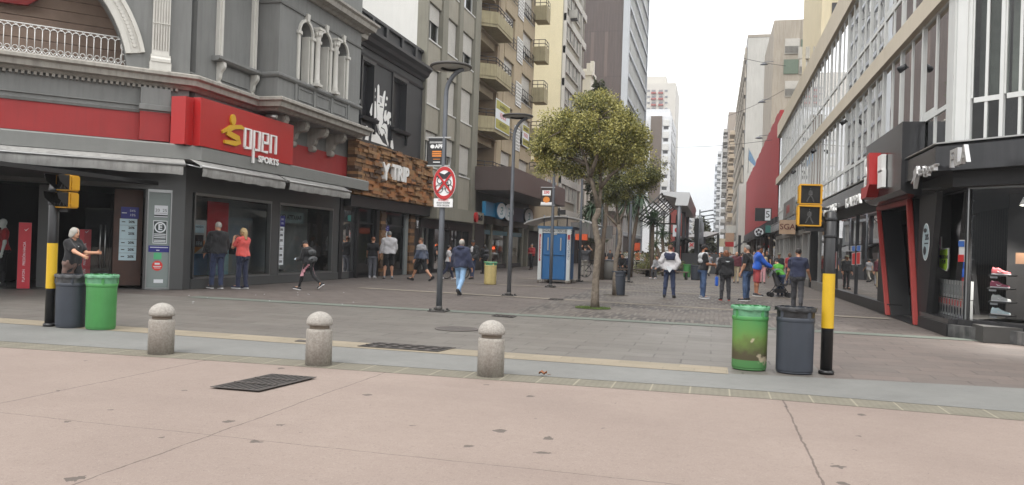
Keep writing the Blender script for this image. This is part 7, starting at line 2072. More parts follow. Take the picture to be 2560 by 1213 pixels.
# flag by the tower
P = on_y(1871, 400, 62); t = thing('flag', 'small furled blue and white flag above the red screen', 'flag', P); q = MB(); q.prism(Fr(P, (1, 0, 0), (0, 1, 0)), [(0, 0), (.5, -.5), (.55, -.2), (.05, .8)], 0, .03); q.build('cloth', mat('flag_blue', srgb(120, 150, 180), .8, .2, 6), t); q = MB(); q.tube([P + [0, 0, -1], P + [0, 0, .9]], .02, 5); q.build('staff', M_pole, t)
# cars far down the street
def car(P, label, col, yaw=0):
 t = thing('parked_car', label, 'car', (0, 0, 0), 'cars crossing the end of the street')
 side = [(-2.1, .35), (-2.1, .75), (-1.9, .9), (-1.2, .98), (-.7, 1.42), (.8, 1.42), (1.5, .95), (2.05, .85), (2.15, .5), (2.1, .35)]
 q = MB(); q.prism(Fr((0, -.85, 0), (1, 0, 0), (0, 1, 0)), side, 0, 1.7); q.build('body', col, t, bevel=.06)
 q = MB(); q.prism(Fr((0, -.87, 0), (1, 0, 0), (0, 1, 0)), [(-1.05, 1.0), (-.65, 1.36), (.1, 1.36), (.1, 1.0)], 0, 1.74); q.prism(Fr((0, -.87, 0), (1, 0, 0), (0, 1, 0)), [(.2, 1.0), (.2, 1.36), (.75, 1.36), (1.3, 1.0)], 0, 1.74); q.build('window', M_fwin, t)
 for x in (-1.3, 1.35):
  for y in (-.8, .8):
   q = MB(); q.tube([(x, y - .1, .32), (x, y + .1, .32)], .32, 16); q.build('wheel', M_blk, t)
 t.location = [float(c) for c in P]; t.rotation_euler = (0, 0, yaw)
car((-6.5, 74, 0), 'white car behind the people sitting on the bench', mat('car_white', (0.7, 0.7, 0.7), .3, .03, coat=.5), R_(5))
car((-1.2, 150, 0), 'silver car far down the middle of the street', mat('car_silver', (0.4, 0.4, 0.42), .3, .03, metal=.4), R_(2))
t = thing('traffic_light', 'far traffic light glowing red orange above the crowd', 'traffic light', (1.6, 105, 0)); P = on_y(1795, 643, 105); q = MB(); q.tube([(P[0], 105, 0), (P[0], 105, P[2] + .5)], .06, 6); q.build('post', M_blk, t); q = MB(); q.xyz(P[0] - .3, P[0] + .3, 104.8, 105.1, P[2] - .55, P[2] + .55); q.build('head', mat('orange_print', srgb(206, 90, 40), .5), t); q = MB(); q.disc(Fr((P[0], 104.79, P[2] + .2), (1, 0, 0), (0, -1, 0)), 0, 0, .2, .2, 0, .02); q.build('lit_lens', emit_mat('red_lamp', (1, .12, .04), 3), t)
t = thing('traffic_light', 'far orange box on a post before the white columns', 'traffic light', (-8, 70, 0)); P = on_y(1592, 617, 70); q = MB(); q.tube([(P[0], 70, 0), (P[0], 70, P[2])], .05, 6); q.build('post', M_blk, t); q = MB(); q.xyz(P[0] - .3, P[0] + .3, 69.8, 70.1, P[2] - .35, P[2] + .35); q.build('head', mat('orange_print2', srgb(214, 90, 46), .5), t)
sign_plate('orange box sign beyond the blue booth', on_y(1454, 593, 46), (0, -1, 0), .7, .36, .3, mat('orange_print2', srgb(214, 90, 46), .5))
sign_plate('grey square box sign above the orange one beyond the booth', on_y(1452, 575, 50), (0, -1, 0), 1.3, .95, .3, mat('sign_grey', srgb(104, 102, 100), .5, .05))
sign_plate('dark sign board with a crescent behind the main tree', on_y(1502, 580, 66), (0, -1, 0), 2.0, 1.1, .3, mat('sign_grey', srgb(104, 102, 100), .5, .05), 'C', M_ppr, .9)
# ================================================================== trees and plants
M_bark = mat('mottled_bark', srgb(118, 108, 96), .9, .42, 11, .9, 22, streak=.4, dirt=srgb(70, 60, 52))
def leaf_mat(name, a, b_):
 g = NT(name)
 n = g.noise(g.pos, 3.0, 5, .6)
 c = g.ramp(n, .35, .65, a, b_)
 wnn = g.n.new('ShaderNodeTexWhiteNoise'); wnn.noise_dimensions = '3D'
 sn = g.n.new('ShaderNodeVectorMath'); sn.operation = 'SNAP'; sn.inputs[1].default_value = (.06, .06, .06); g.lk(g.pos, sn.inputs[0]); g.lk(sn.outputs[0], wnn.inputs['Vector'])
 c = g.mix(g.math('MULTIPLY', wnn.outputs[0], .45), c, tuple(q * .5 for q in a[:3]) + (1,))
 g.base(c); g.b.inputs['Roughness'].default_value = .5
 tl = g.n.new('ShaderNodeBsdfTranslucent'); ms = g.n.new('ShaderNodeMixShader'); ms.inputs[0].default_value = .26
 g.lk(c, tl.inputs[0]); g.lk(g.b.outputs[0], ms.inputs[1]); g.lk(tl.outputs[0], ms.inputs[2]); g.lk(ms.outputs[0], g.out.inputs['Surface'])
 return g.m
M_leafY = leaf_mat('leaf_yellow_tip', srgb(176, 170, 98), srgb(198, 190, 122))
M_leafG = leaf_mat('leaf_olive', srgb(106, 110, 62), srgb(134, 133, 78))
M_leafD = leaf_mat('leaf_deep_green', srgb(62, 68, 42), srgb(84, 88, 54))
def leaves(centers, radius, per, size, rng, mats, name, parent, weights=(.4, .4, .2), flat=.75):
 nr = np.random.default_rng(rng); C0 = np.array(centers); N = len(C0) * per
 unit = lambda a: a / np.linalg.norm(a, axis=1)[:, None]
 d = unit(nr.normal(size=(N, 3)))
 p = np.repeat(C0, per, 0) + d * (radius * np.repeat(nr.uniform(.6, 1.25, len(C0)), per) * nr.random(N) ** .45)[:, None] * np.array([1, 1, flat])
 t = unit(d * .6 + nr.normal(size=(N, 3)) * .6); s = unit(np.cross(t, nr.normal(size=(N, 3))))
 L = (size * nr.uniform(.7, 1.35, N))[:, None]; W_ = L * .26
 V = np.stack([p, p + t * L * .5 + s * W_, p + t * L, p + t * L * .5 - s * W_], 1).reshape(-1, 3)
 F = np.arange(4 * N).reshape(-1, 4).tolist()
 r = nr.random(N) * .6 + np.repeat(nr.random(len(C0)), per) * .4
 Mi = np.where(r > 1 - weights[0], 0, np.where(r > weights[2], 1, 2)).tolist()
 me = bpy.data.meshes.new(name)
 o = Vector(parent.location)
 me.from_pydata([(p[0] - o[0], p[1] - o[1], p[2] - o[2]) for p in V], [], F)
 for m in mats: me.materials.append(m)
 me.polygons.foreach_set('material_index', Mi)
 me.update()
 ob = bpy.data.objects.new(name, me); COL.objects.link(ob); ob.parent = parent
 return ob
def Tp(px, py, Y):
 return on_y(px, py, Y)
def street_tree(base, label, trunk_px, limbs_px, crown_px, seed, per=150, r0=.10, grass=None, rad=.34, dens=1.0, weights=(.48, .38, .14)):
 Y = base[1]
 t = thing('street_tree', label, 'tree', base)
 rng = np.random.default_rng(seed)
 q = MB()
 pts = [np.array([base[0], base[1], -.02])] + [Tp(px, py, Y) for px, py in trunk_px]
 n = len(pts)
 q.tube([pts[0]] + pts[1:], [r0 * 1.25] + [r0 * (1 - .35 * i / n) * (1 + .06 * math.sin(i * 2)) for i in range(1, n)], 14)
 tips = []
 for l in limbs_px:
  ls = [Tp(px, py, Y + dy) for px, py, dy in l]
  q.tube(ls, [r0 * .62 * (1 - .72 * i / (len(ls) - 1)) for i in range(len(ls))], 9)
  tips.append(ls)
 # crown clumps inside the outline traced by ellipses (cx, cy, rx, ry)
 cents = []
 for cx, cy, rx, ry, num in crown_px:
  C_ = Tp(cx, cy, Y); s = px_per_m(C_)
  k = 0
  while k < num * dens:
   d = rng.normal(size=3); d /= np.linalg.norm(d)
   rr = rng.random() ** .33
   p = C_ + np.array([d[0] * rx / s, d[1] * rx / s * .9, d[2] * ry / s]) * rr
   cents.append(p); k += 1
 # twigs to the clumps
 allp = [p for ls in tips for p in ls[1:]]
 for c in cents[::3]:
  dmin = min(allp, key=lambda p: np.linalg.norm(p - c))
  mid = (dmin + c) / 2 + rng.normal(size=3) * .08
  q.tube([dmin, mid, c], [.022, .014, .006], 5)
 q.build('trunk', M_bark, t)
 leaves(cents, rad, per, .062, seed, [M_leafY, M_leafG, M_leafD], 'crown', t, weights)
 return t
TB = ground(1487, 771)
street_tree(TB, 'main street tree with rounded yellow green crown and a leaning mottled trunk',
   [(1488, 740), (1490, 690), (1494, 645), (1497, 612), (1489, 575), (1486, 550), (1494, 535), (1497, 520)],
   [[(1497, 525, 0), (1484, 470, -.1), (1472, 430, -.2), (1462, 390, -.3), (1440, 350, -.4), (1420, 320, -.5)],
   [(1497, 520, 0), (1502, 470, .15), (1500, 420, .3), (1520, 370, .4), (1545, 330, .5)],
   [(1476, 440, -.2), (1490, 400, -.5), (1500, 350, -.6), (1495, 300, -.5)],
   [(1500, 470, .1), (1525, 440, .0), (1560, 410, -.2), (1590, 380, -.2)],
   [(1468, 410, -.2), (1430, 395, .1), (1390, 385, .3), (1365, 375, .4)],
   [(1484, 460, 0), (1445, 430, .2), (1410, 410, .3), (1375, 400, .2)]],
   [(1488, 312, 108, 66, 110), (1400, 340, 76, 62, 62), (1565, 350, 56, 70, 52), (1480, 370, 112, 56, 60), (1365, 368, 34, 36, 16), (1375, 415, 36, 18, 9), (1430, 420, 34, 20, 9), (1604, 345, 22, 22, 7), (1560, 400, 50, 40, 26), (1488, 256, 58, 18, 16)],
   5, per=210, rad=.28, dens=.70)
TB2 = ground(1539, 738)
street_tree(TB2, 'second street tree behind the main one, dark forked trunk and lower crown',
   [(1538, 700), (1540, 650), (1549, 610), (1550, 580), (1545, 562)],
   [[(1545, 565, 0), (1528, 548, 0), (1512, 530, 0), (1508, 510, 0)], [(1545, 565, 0), (1552, 545, .1), (1562, 525, .2), (1568, 480, .3), (1580, 440, .3)], [(1546, 560, 0), (1540, 500, .2), (1545, 450, .2)], [(1568, 480, .3), (1600, 460, .2), (1630, 440, .1)]],
   [(1560, 450, 74, 50, 46), (1610, 440, 36, 44, 22), (1632, 425, 22, 26, 8), (1540, 490, 50, 22, 14), (1520, 430, 40, 40, 14)],
   9, per=200, r0=.09, rad=.32, dens=.8, weights=(.2, .42, .38))
# grass at the foot of the main tree
gq = MB(); grng = np.random.default_rng(2)
for _ in range(1500):
 a = grng.uniform(0, 2 * math.pi); r = .40 * math.sqrt(grng.random()); x, y = TB[0] - .05 + r * 1.15 * math.cos(a), TB[1] + r * math.sin(a)
 h = grng.uniform(.02, .06); dx, dy = grng.normal(size=2) * .02; ang = grng.uniform(0, math.pi); wx, wy = .005 * math.cos(ang), .005 * math.sin(ang)
 gq.add([(x - wx, y - wy, .0), (x + wx, y + wy, .0), (x + dx, y + dy, h)], [(0, 1, 2)])
tag(gq.build('grass', leaf_mat('grass_blade', srgb(86, 110, 50), srgb(112, 134, 66)), fixn=False), kind='stuff')
sheet('tree_pit', [(TB[0] - .05 + .46 * math.cos(a), TB[1] + .4 * math.sin(a)) for a in [k * math.pi / 12 for k in range(24)]], .002, mat('pit_soil', (0.06, 0.05, 0.035), .95, .3, 8))
P = TB2; sheet('tree_pit', [(P[0] + .45 * math.cos(a), P[1] + .42 * math.sin(a)) for a in [k * math.pi / 12 for k in range(24)]], .002, mat('pit_soil', (0.06, 0.05, 0.035), .95, .3, 8))
M_sword = leaf_mat('sword_leaf', srgb(60, 82, 62), srgb(92, 112, 84))
M_palmtrunk = mat('fibrous_trunk', srgb(96, 84, 72), .95, .25, 8, .6, 30)
def sword_palm(base, label, heads, rt=.12):
 t = thing('sword_leaf_palm', label, 'palm', base, 'spiky palms in the street')
 rng = random.Random(int(abs(base[1]) * 31) + int(abs(base[0]) * 17))
 q = MB()
 for H_, R__, nl, droop in heads:
  q.tube([(base[0], base[1], -.02), (base[0] + (H_[0] - base[0]) * .2, base[1], H_[2] * .4), (H_[0], H_[1], H_[2] - .1)], [rt * 1.2, rt, rt * .8], 10)
 q.build('trunk', M_palmtrunk, t)
 q = MB()
 for H_, R__, nl, droop in heads:
  H_ = np.array(H_)
  for k in range(nl):
   az = rng.uniform(0, 2 * math.pi); el = math.asin(rng.uniform(-.75 if droop else -.45, 1.0))
   d = np.array([math.cos(az) * math.cos(el), math.sin(az) * math.cos(el), math.sin(el)])
   L = R__ * rng.uniform(.8, 1.15); s = np.cross(d, (0, 0, 1)); s = s / (np.linalg.norm(s) + 1e-6)
   pts = [H_ + d * L * f - np.array([0, 0, (droop * .8 + .12) * L * f * f]) for f in (0, .35, .7, 1.0)]
   w = [.03, .045, .032, .003]
   V = []
   for p, w_ in zip(pts, w):
    V += [p - s * w_ * R__, p + np.array([0, 0, -.012]), p + s * w_ * R__]
   q.add(V, [(i * 3 + j, i * 3 + j + 1, i * 3 + j + 4, i * 3 + j + 3) for i in range(3) for j in range(2)])
 q.build('leaves', M_sword, t, fixn=False)
def palm_at(bpx, label, heads):
 b_ = ground(*bpx)
 sword_palm(b_, label, [(on_y(hx, hy, b_[1]), r / px_per_m(on_y(hx, hy, b_[1])), n, dr) for hx, hy, r, n, dr in heads])
palm_at((1629, 694), 'spiky palm with a full round head before the steel canopy', [(1632, 553, 38, 130, 0)])
palm_at((1660, 690), 'slim leaning palm with small tufts under the steel canopy', [(1655, 580, 26, 70, .3), (1640, 610, 16, 40, .4)])
palm_at((1575, 693), 'tall palm with drooping leaves behind the second tree', [(1572, 500, 46, 120, .7), (1600, 490, 40, 90, .7)])
palm_at((1502, 699), 'palm whose pale leaves show around the main tree trunk', [(1480, 520, 40, 100, .6), (1520, 480, 36, 80, .6)])
def bush(base, label, rx, rz, n, seed, name='shrub', mats=None, cat='shrub', size=.10):
 t = thing(name, label, cat, base)
 rng = np.random.default_rng(seed)
 cs = [np.array(base) + np.array([rng.normal() * rx * .45, rng.normal() * rx * .35, abs(rng.normal()) * rz * .45 + .2]) for _ in range(n)]
 q = MB(); [q.tube([np.array(base), (np.array(base) + c) / 2 + rng.normal(size=3) * .1, c], [.04, .025, .008], 5) for c in cs[::2]]; q.build('stem', M_bark, t)
 leaves(cs, .38, 70, size, seed, mats or [M_leafG, M_leafG, M_leafD], 'foliage', t)
bush(ground(1645, 684), 'olive green shrub growing at the foot of the steel canopy', 1.9, 2.4, 34, 3)
bush(ground(1610, 686), 'low mixed shrub behind the pale table bench', 1.6, 1.2, 18, 6)
def cypress(P, label, H_, r, seed):
 t = thing('cypress', label, 'tree', P, 'dark conifers at the end of the street')
 q = MB(); q.tube([P, P + np.array([0, 0, H_ * .9])], [.3, .05], 7); q.build('trunk', M_bark, t)
 rng = np.random.default_rng(seed); cs = []
 for k in range(46):
  z = H_ * (.12 + .86 * k / 46); rr = r * (1 - (k / 46) ** 1.3) + .15; a = rng.uniform(0, 6.28)
  cs.append(P + np.array([rr * .6 * math.cos(a), rr * .6 * math.sin(a), z]))
 leaves(cs, r * .55, 60, .5, seed, [M_leafD, M_leafD, M_leafD], 'crown', t, flat=1.4)
P = ground(1748, 645.5)
Pc = np.array([on_y(1750, 600, 130)[0], 130, 0.0]); cypress(Pc, 'tallest dark cypress far down the street', on_y(1750, 556, 130)[2], 1.5, 3)
Pc = np.array([on_y(1758, 600, 134)[0], 134, 0.0]); cypress(Pc, 'slightly shorter dark cypress beside the tallest one', on_y(1758, 560, 134)[2], 1.5, 4)
Pc = np.array([on_y(1768, 610, 126)[0], 126, 0.0]); cypress(Pc, 'low leaning cypress beside the tall pair', on_y(1768, 588, 126)[2], 1.4, 5)
Pc = np.array([on_y(1497, 210, 80)[0], 80, 0.0]); cypress(Pc, 'dark conifer tip rising above the main tree crown', on_y(1497, 194, 80)[2], .9, 8)
# ================================================================== people
def surface_net(sdf, lo, hi, h):
 """mesh of the zero level of a distance function on a grid"""
 lo = np.array(lo); hi = np.array(hi)
 n = np.maximum(np.ceil((hi - lo) / h).astype(int) + 1, 3)
 ax = [lo[i] + h * np.arange(n[i]) for i in range(3)]
 G_ = np.stack(np.meshgrid(*ax, indexing='ij'), -1)
 n4 = (n + 3) // 4 + 1
 C4 = np.stack(np.meshgrid(*[lo[i] + 4 * h * np.arange(n4[i]) for i in range(3)], indexing='ij'), -1)
 D4 = sdf(C4.reshape(-1, 3)).reshape(n4)
 D = D4
 for a in range(3):
  D = np.repeat(D, 4, axis=a)
 D = np.roll(D, (2, 2, 2), (0, 1, 2))[:n[0], :n[1], :n[2]].copy()
 near = np.abs(D) < 5.5 * h
 D[near] = sdf(G_[near])
 S_ = D < 0
 c = np.zeros(tuple(n - 1), int); idx = []
 off = [(i, j, k) for i in (0, 1) for j in (0, 1) for k in (0, 1)]
 for i, j, k in off:
  c += S_[i:n[0] - 1 + i, j:n[1] - 1 + j, k:n[2] - 1 + k]
 act = (c > 0) & (c < 8)
 cells = np.argwhere(act)
 vid = -np.ones(tuple(n - 1), int); vid[act] = np.arange(len(cells))
 if len(cells) == 0: return np.zeros((0, 3)), []
 acc = np.zeros((len(cells), 3)); cnt = np.zeros(len(cells))
 for a in off:
  for ax_ in range(3):
   if a[ax_] == 1: continue
   b = list(a); b[ax_] = 1
   ia = cells + np.array(a); ib = cells + np.array(b)
   da = D[ia[:, 0], ia[:, 1], ia[:, 2]]; db = D[ib[:, 0], ib[:, 1], ib[:, 2]]
   m = (da < 0) != (db < 0)
   t = np.where(m, da / np.where(m, da - db, 1), 0)
   p = np.array(a)[None] + (np.array(b) - np.array(a))[None] * t[:, None]
   acc[m] += p[m]; cnt[m] += 1
 V = lo + h * (cells + acc / cnt[:, None])
 F = []
 for ax_ in range(3):
  u, v = (ax_ + 1) % 3, (ax_ + 2) % 3
  sl0 = [slice(None)] * 3; sl1 = [slice(None)] * 3
  sl0[ax_] = slice(0, n[ax_] - 1); sl1[ax_] = slice(1, n[ax_])
  ch = S_[tuple(sl0)] != S_[tuple(sl1)]
  e = np.argwhere(ch)
  e = e[(e[:, u] > 0) & (e[:, v] > 0) & (e[:, u] < n[u] - 1) & (e[:, v] < n[v] - 1)]
  if not len(e): continue
  du = np.zeros(3, int); du[u] = 1; dv = np.zeros(3, int); dv[v] = 1
  g = lambda q: vid[q[:, 0], q[:, 1], q[:, 2]]
  q4 = np.stack([g(e), g(e - du), g(e - du - dv), g(e - dv)], 1)
  ins = S_[e[:, 0], e[:, 1], e[:, 2]]
  q4[ins] = q4[ins][:, ::-1]
  F += [tuple(r) for r in q4 if r.min() >= 0]
 return V, F
def smin(a, b, k):
 h = np.clip(.5 + .5 * (b - a) / k, 0, 1)
 return b * (1 - h) + a * h - k * h * (1 - h)
def cone(P, a, b, ra, rb):
 a = np.array(a, float); b = np.array(b, float); ab = b - a; L = ab @ ab + 1e-9
 t = np.clip(((P - a) @ ab) / L, 0, 1)
 return np.linalg.norm(P - (a + t[:, None] * ab), axis=1) - (ra + (rb - ra) * t)
def ell(P, c, r):
 q = (P - np.array(c)) / np.array(r); l = np.linalg.norm(q, axis=1)
 return (l - 1) * min(r)
def rotz(a):
 c, s = math.cos(a), math.sin(a)
 return np.array([[c, -s, 0], [s, c, 0], [0, 0, 1]])
def rotx(a):
 c, s = math.cos(a), math.sin(a)
 return np.array([[1, 0, 0], [0, c, -s], [0, s, c]])
def roty(a):
 c, s = math.cos(a), math.sin(a)
 return np.array([[c, 0, s], [0, 1, 0], [-s, 0, c]])
def mesh_obj(name, V, F, mats, parent, mi=None):
 me = bpy.data.meshes.new(name)
 me.from_pydata([tuple(v) for v in V], [], F)
 for m in (mats if isinstance(mats, (list, tuple)) else [mats]): me.materials.append(m)
 me.polygons.foreach_set('use_smooth', [True] * len(me.polygons))
 if mi is not None: me.polygons.foreach_set('material_index', mi)
 me.update()
 o = bpy.data.objects.new(name, me); COL.objects.link(o); o.parent = parent
 return o
def cloth(name, col, rough=.85, var=.14):
 if name in _MATS: return _MATS[name]
 g = NT(name)
 n = g.noise(g.pos, 7, 5, .65)
 c = g.ramp(n, .3, .7, tuple(q * (1 - var) for q in col[:3]) + (1,), tuple(min(q * (1 + var), .9) for q in col[:3]) + (1,))
 g.base(c); g.b.inputs['Roughness'].default_value = rough
 g.b.inputs['Sheen Weight'].default_value = .15
 g.bump(g.noise(g.mapping(g.pos, (1, 1, .5)), 16, 4, .6), .6, .03)
 _MATS[name] = g.m
 return g.m
def denim():
 if 'denim' in _MATS: return _MATS['denim']
 g = NT('denim'); n = g.noise(g.pos, 5, 5, .7)
 c = g.ramp(n, .3, .75, srgb(46, 64, 96), srgb(86, 110, 146)); g.base(c); g.b.inputs['Roughness'].default_value = .85
 g.bump(g.noise(g.mapping(g.pos, (1, 1, .6)), 14, 4, .6), .6, .03); _MATS['denim'] = g.m
 return g.m
SKIN = mat('skin', srgb(196, 146, 118), .55, .06, 12)
SKIN_T = mat('skin_tanned', srgb(172, 118, 90), .55, .06, 12)
HAIRS = dict(grey=mat('hair_grey', srgb(122, 120, 117), .7, .2, 30), white=mat('hair_white', srgb(158, 155, 148), .7, .1, 30), dark=mat('hair_dark', srgb(38, 32, 30), .6, .2, 30), brown=mat('hair_brown', srgb(92, 64, 46), .6, .2, 30), blond=mat('hair_blond', srgb(176, 150, 108), .6, .2, 30), auburn=mat('hair_auburn', srgb(122, 76, 50), .6, .2, 30))
M_shoeb = mat('shoe_black', (0.025, 0.025, 0.027), .6, .2)
M_eye = mat('eye_dark', (0.03, 0.02, 0.02), .3, .1)
M_lip = mat('lip', srgb(160, 96, 86), .5, .05)
WHITE_SOLE = M_shwht
def person(label, P, h, yaw, top, bottom, hair='dark', skin=None, sleeves='short', legs='long', girth=1.0, pose=None, shoes=None, sole=None,
  hairstyle='short', coat=0.0, hem=.50, female=False, extra=None, cat='person', vox=.014, beard=False, headless=False, name='person', group=None, shoe_on=True):
 """one standing or walking figure; built facing +y at 1.72 m, then scaled, turned and set on the ground"""
 pose = dict(dict(lleg=0, rleg=0, lknee=0, rknee=0, larm=(4, 8, 10), rarm=(4, 8, 10), lean=0, head=(0, 0), spread=.09), **(pose or {}))
 skin = skin or SKIN
 k = 1.0
 hip_z = .92
 lean = R_(pose['lean'])
 TR = rotx(-lean)
 hipc = np.array([0, 0, hip_z])
 tor = lambda p: hipc + TR @ (np.array(p, float) - hipc)
 J = {}
 fw = .93 if female else 1.0
 for sd, s in (('l', -1), ('r', 1)):
  a = R_(pose[sd + 'leg']); kn = R_(pose[sd + 'knee'])
  hp = np.array([s * .092, 0, hip_z - .02]); J[sd + 'hip'] = hp
  sp = pose['spread'] - .085
  J[sd + 'knee'] = hp + rotx(a) @ np.array([s * sp * .5, .012, -.43])
  J[sd + 'ank'] = J[sd + 'knee'] + rotx(a - kn) @ np.array([s * sp * .5, -.012, -.405])
  foot_dir = rotx((a - kn) * .6) @ np.array([s * .15, 1, -.02]); J[sd + 'toe'] = J[sd + 'ank'] + foot_dir * .17 + rotx((a - kn) * .6) @ np.array([0, 0, -.045]); J[sd + 'heel'] = J[sd + 'ank'] + rotx((a - kn) * .6) @ np.array([0, -.05, -.04])
  arm = pose[sd + 'arm']
  fwd, ab, el = R_(arm[0]), R_(arm[1]), R_(arm[2])
  inw = R_(arm[3]) if len(arm) > 3 else 0
  sh = tor([s * .178 * fw * (.92 + .08 * girth), -.005, 1.368]); J[sd + 'sh'] = sh
  RA = TR @ rotx(fwd) @ roty(-s * ab)
  J[sd + 'elb'] = sh + RA @ np.array([0, 0, -.285])
  RB = RA @ rotz(s * inw) @ rotx(el)
  J[sd + 'wr'] = J[sd + 'elb'] + RB @ np.array([0, 0, -.25])
  J[sd + 'hd'] = J[sd + 'wr'] + RB @ np.array([0, 0, -.085])
  J[sd + 'RB'] = RB
 low = min(J['ltoe'][2], J['rtoe'][2], J['lheel'][2], J['rheel'][2]) - .028
 neck0 = tor([0, -.015, 1.43]); hy, hp_ = R_(pose['head'][0]), R_(pose['head'][1])
 HR = TR @ rotz(hy) @ rotx(-hp_)
 hc = tor([0, .005, 1.50]) + HR @ np.array([0, .02, .095])
 g = girth
 def torso(P_, e=0.0):
  d = cone(P_, tor([-.105 * fw, -.01, 1.29]), tor([.105 * fw, -.01, 1.29]), .095 * (.75 + .25 * g) + e, .095 * (.75 + .25 * g) + e)
  d = smin(d, cone(P_, tor([-.062 * g, .012 * g, 1.12]), tor([.062 * g, .012 * g, 1.12]), .094 * g ** .9 + e, .094 * g ** .9 + e), .10)
  d = smin(d, cone(P_, tor([-.09, .0, .97]), tor([.09, .0, .97]), .105 * (.7 + .3 * g) + e, .105 * (.7 + .3 * g) + e), .10)
  if female: d = smin(d, smin(ell(P_, tor([-.075, .085, 1.25]), (.075 + e, .06 + e, .075 + e)), ell(P_, tor([.075, .085, 1.25]), (.075 + e, .06 + e, .075 + e)), .03), .05)
  d = smin(d, cone(P_, tor([-.03, -.02, 1.42]), tor([.03, -.02, 1.42]), .052 + e * .8, .052 + e * .8), .05)
  d = smin(d, smin(cone(P_, tor([0, -.03, 1.435]), J['lsh'], .042 + e * .7, .060 + e * .8), cone(P_, tor([0, -.03, 1.435]), J['rsh'], .042 + e * .7, .060 + e * .8), .03), .05)
  return d
 def arm(P_, sd, e=0.0, t1=1.0):
  d = cone(P_, J[sd + 'sh'], J[sd + 'elb'], .058 * (.8 + .2 * g) + e, .043 + e) if t1 >= 1 or sleeves_len > 0 else None
  return d
 def arms(P_, sd, e=0.0, up=1.0, fo=1.0, cuff=0.0):
  a_, b_, c_ = J[sd + 'sh'], J[sd + 'elb'], J[sd + 'wr']
  rr = .8 + .2 * g
  d = cone(P_, a_, a_ + (b_ - a_) * up, .060 * rr + e, (.060 + (.043 - .060) * up) * rr + e)
  if fo > 0: d = smin(d, cone(P_, b_, b_ + (c_ - b_) * fo, .043 * rr + e, (.043 + (.029 - .043) * fo) * rr + e + cuff), .02)
  return d
 def leg(P_, sd, e=0.0, up=1.0, lo_=1.0, flare=0.0):
  a_, b_, c_ = J[sd + 'hip'], J[sd + 'knee'], J[sd + 'ank']
  rr = .75 + .25 * g
  d = cone(P_, a_, a_ + (b_ - a_) * up, .088 * rr + e, (.088 + (.056 - .088) * up) * rr + e + (flare if lo_ <= 0 else 0))
  if lo_ > 0:
   calf = b_ + (c_ - b_) * .3 + np.array([0, -.012, 0])
   d = smin(d, cone(P_, b_, b_ + (c_ - b_) * lo_, .054 * rr + e, (.054 - .02 * lo_) * rr + e + flare), .03)
   d = smin(d, cone(P_, b_, calf, .05 * rr + e, .056 * rr + e), .03)
  return d
 def pelvis(P_, e=0.0):
  return smin(cone(P_, [-.085, -.01, .92], [.085, -.01, .92], .105 * (.7 + .3 * g) + e, .105 * (.7 + .3 * g) + e), smin(ell(P_, [-.07, -.06, .88], (.09 + e,) * 3), ell(P_, [.07, -.06, .88], (.09 + e,) * 3), .03), .06)
 def head(P_):
  Q = (P_ - hc) @ HR
  d = ell(Q, [0, -.012, .022], (.076, .094, .098))
  d = smin(d, ell(Q, [0, .022, -.045], (.056, .068, .068)), .035)
  d = smin(d, ell(Q, [0, .094, -.016], (.013, .020, .022)), .014)
  d = smin(d, ell(Q, [0, .066, -.088], (.030, .026, .018)), .02)
  d = smin(d, np.minimum(ell(Q, [-.077, -.005, -.01], (.011, .022, .030)), ell(Q, [.077, -.005, -.01], (.011, .022, .030))), .008)
  d = np.maximum(d, -np.minimum(ell(Q, [-.032, .094, .016], (.018, .014, .011)), ell(Q, [.032, .094, .016], (.018, .014, .011))) - .004)
  return d
 def body(P_):
  d = torso(P_)
  d = smin(d, pelvis(P_), .05)
  for sd in 'lr':
   d = smin(d, arms(P_, sd), .03)
   Q = (P_ - J[sd + 'wr']) @ J[sd + 'RB']
   d = smin(d, ell(Q, [0, .0, -.045], (.024, .040, .050)), .02)
   d = smin(d, leg(P_, sd), .04)
   d = smin(d, cone(P_, J[sd + 'ank'], J[sd + 'toe'] + np.array([0, 0, .01]), .034, .022), .02)
  if not headless:
   d = smin(d, cone(P_, neck0, hc + HR @ np.array([0, -.025, -.05]), .054, .050), .03)
   d = smin(d, head(P_), .02)
  else:
   d = smin(d, cone(P_, neck0, neck0 + TR @ np.array([0, .01, .07]), .052, .048), .03)
  return d
 t = thing(name, label, cat, (0, 0, 0), group)
 allp = np.array([v for kk, v in J.items() if v.shape == (3,)] + [hc])
 lo, hi = allp.min(0) - .24, allp.max(0) + .24
 V, F = surface_net(body, lo, hi, vox)
 # fingers: four and a thumb on each hand
 FV, FF = list(map(tuple, V)), list(F)
 mi = np.zeros(len(F), int)
 if not headless and len(F):
  Cc = np.array([np.mean(V[list(f)], axis=0) for f in F]); Q = (Cc - hc) @ HR
  eye = (np.minimum(np.linalg.norm(Q - [-.032, .084, .016], axis=1), np.linalg.norm(Q - [.032, .084, .016], axis=1)) < .016)
  lip = (np.abs(Q[:, 0]) < .024) & (np.abs(Q[:, 2] + .060) < .008) & (Q[:, 1] > .05)
  mi[eye] = 1; mi[lip] = 2
  if beard: mi[(Q[:, 2] < -.04) & (Q[:, 1] > -.02) & (Q[:, 2] > -.12) & (np.linalg.norm(Q, axis=1) < .14)] = 3
 q = MB()
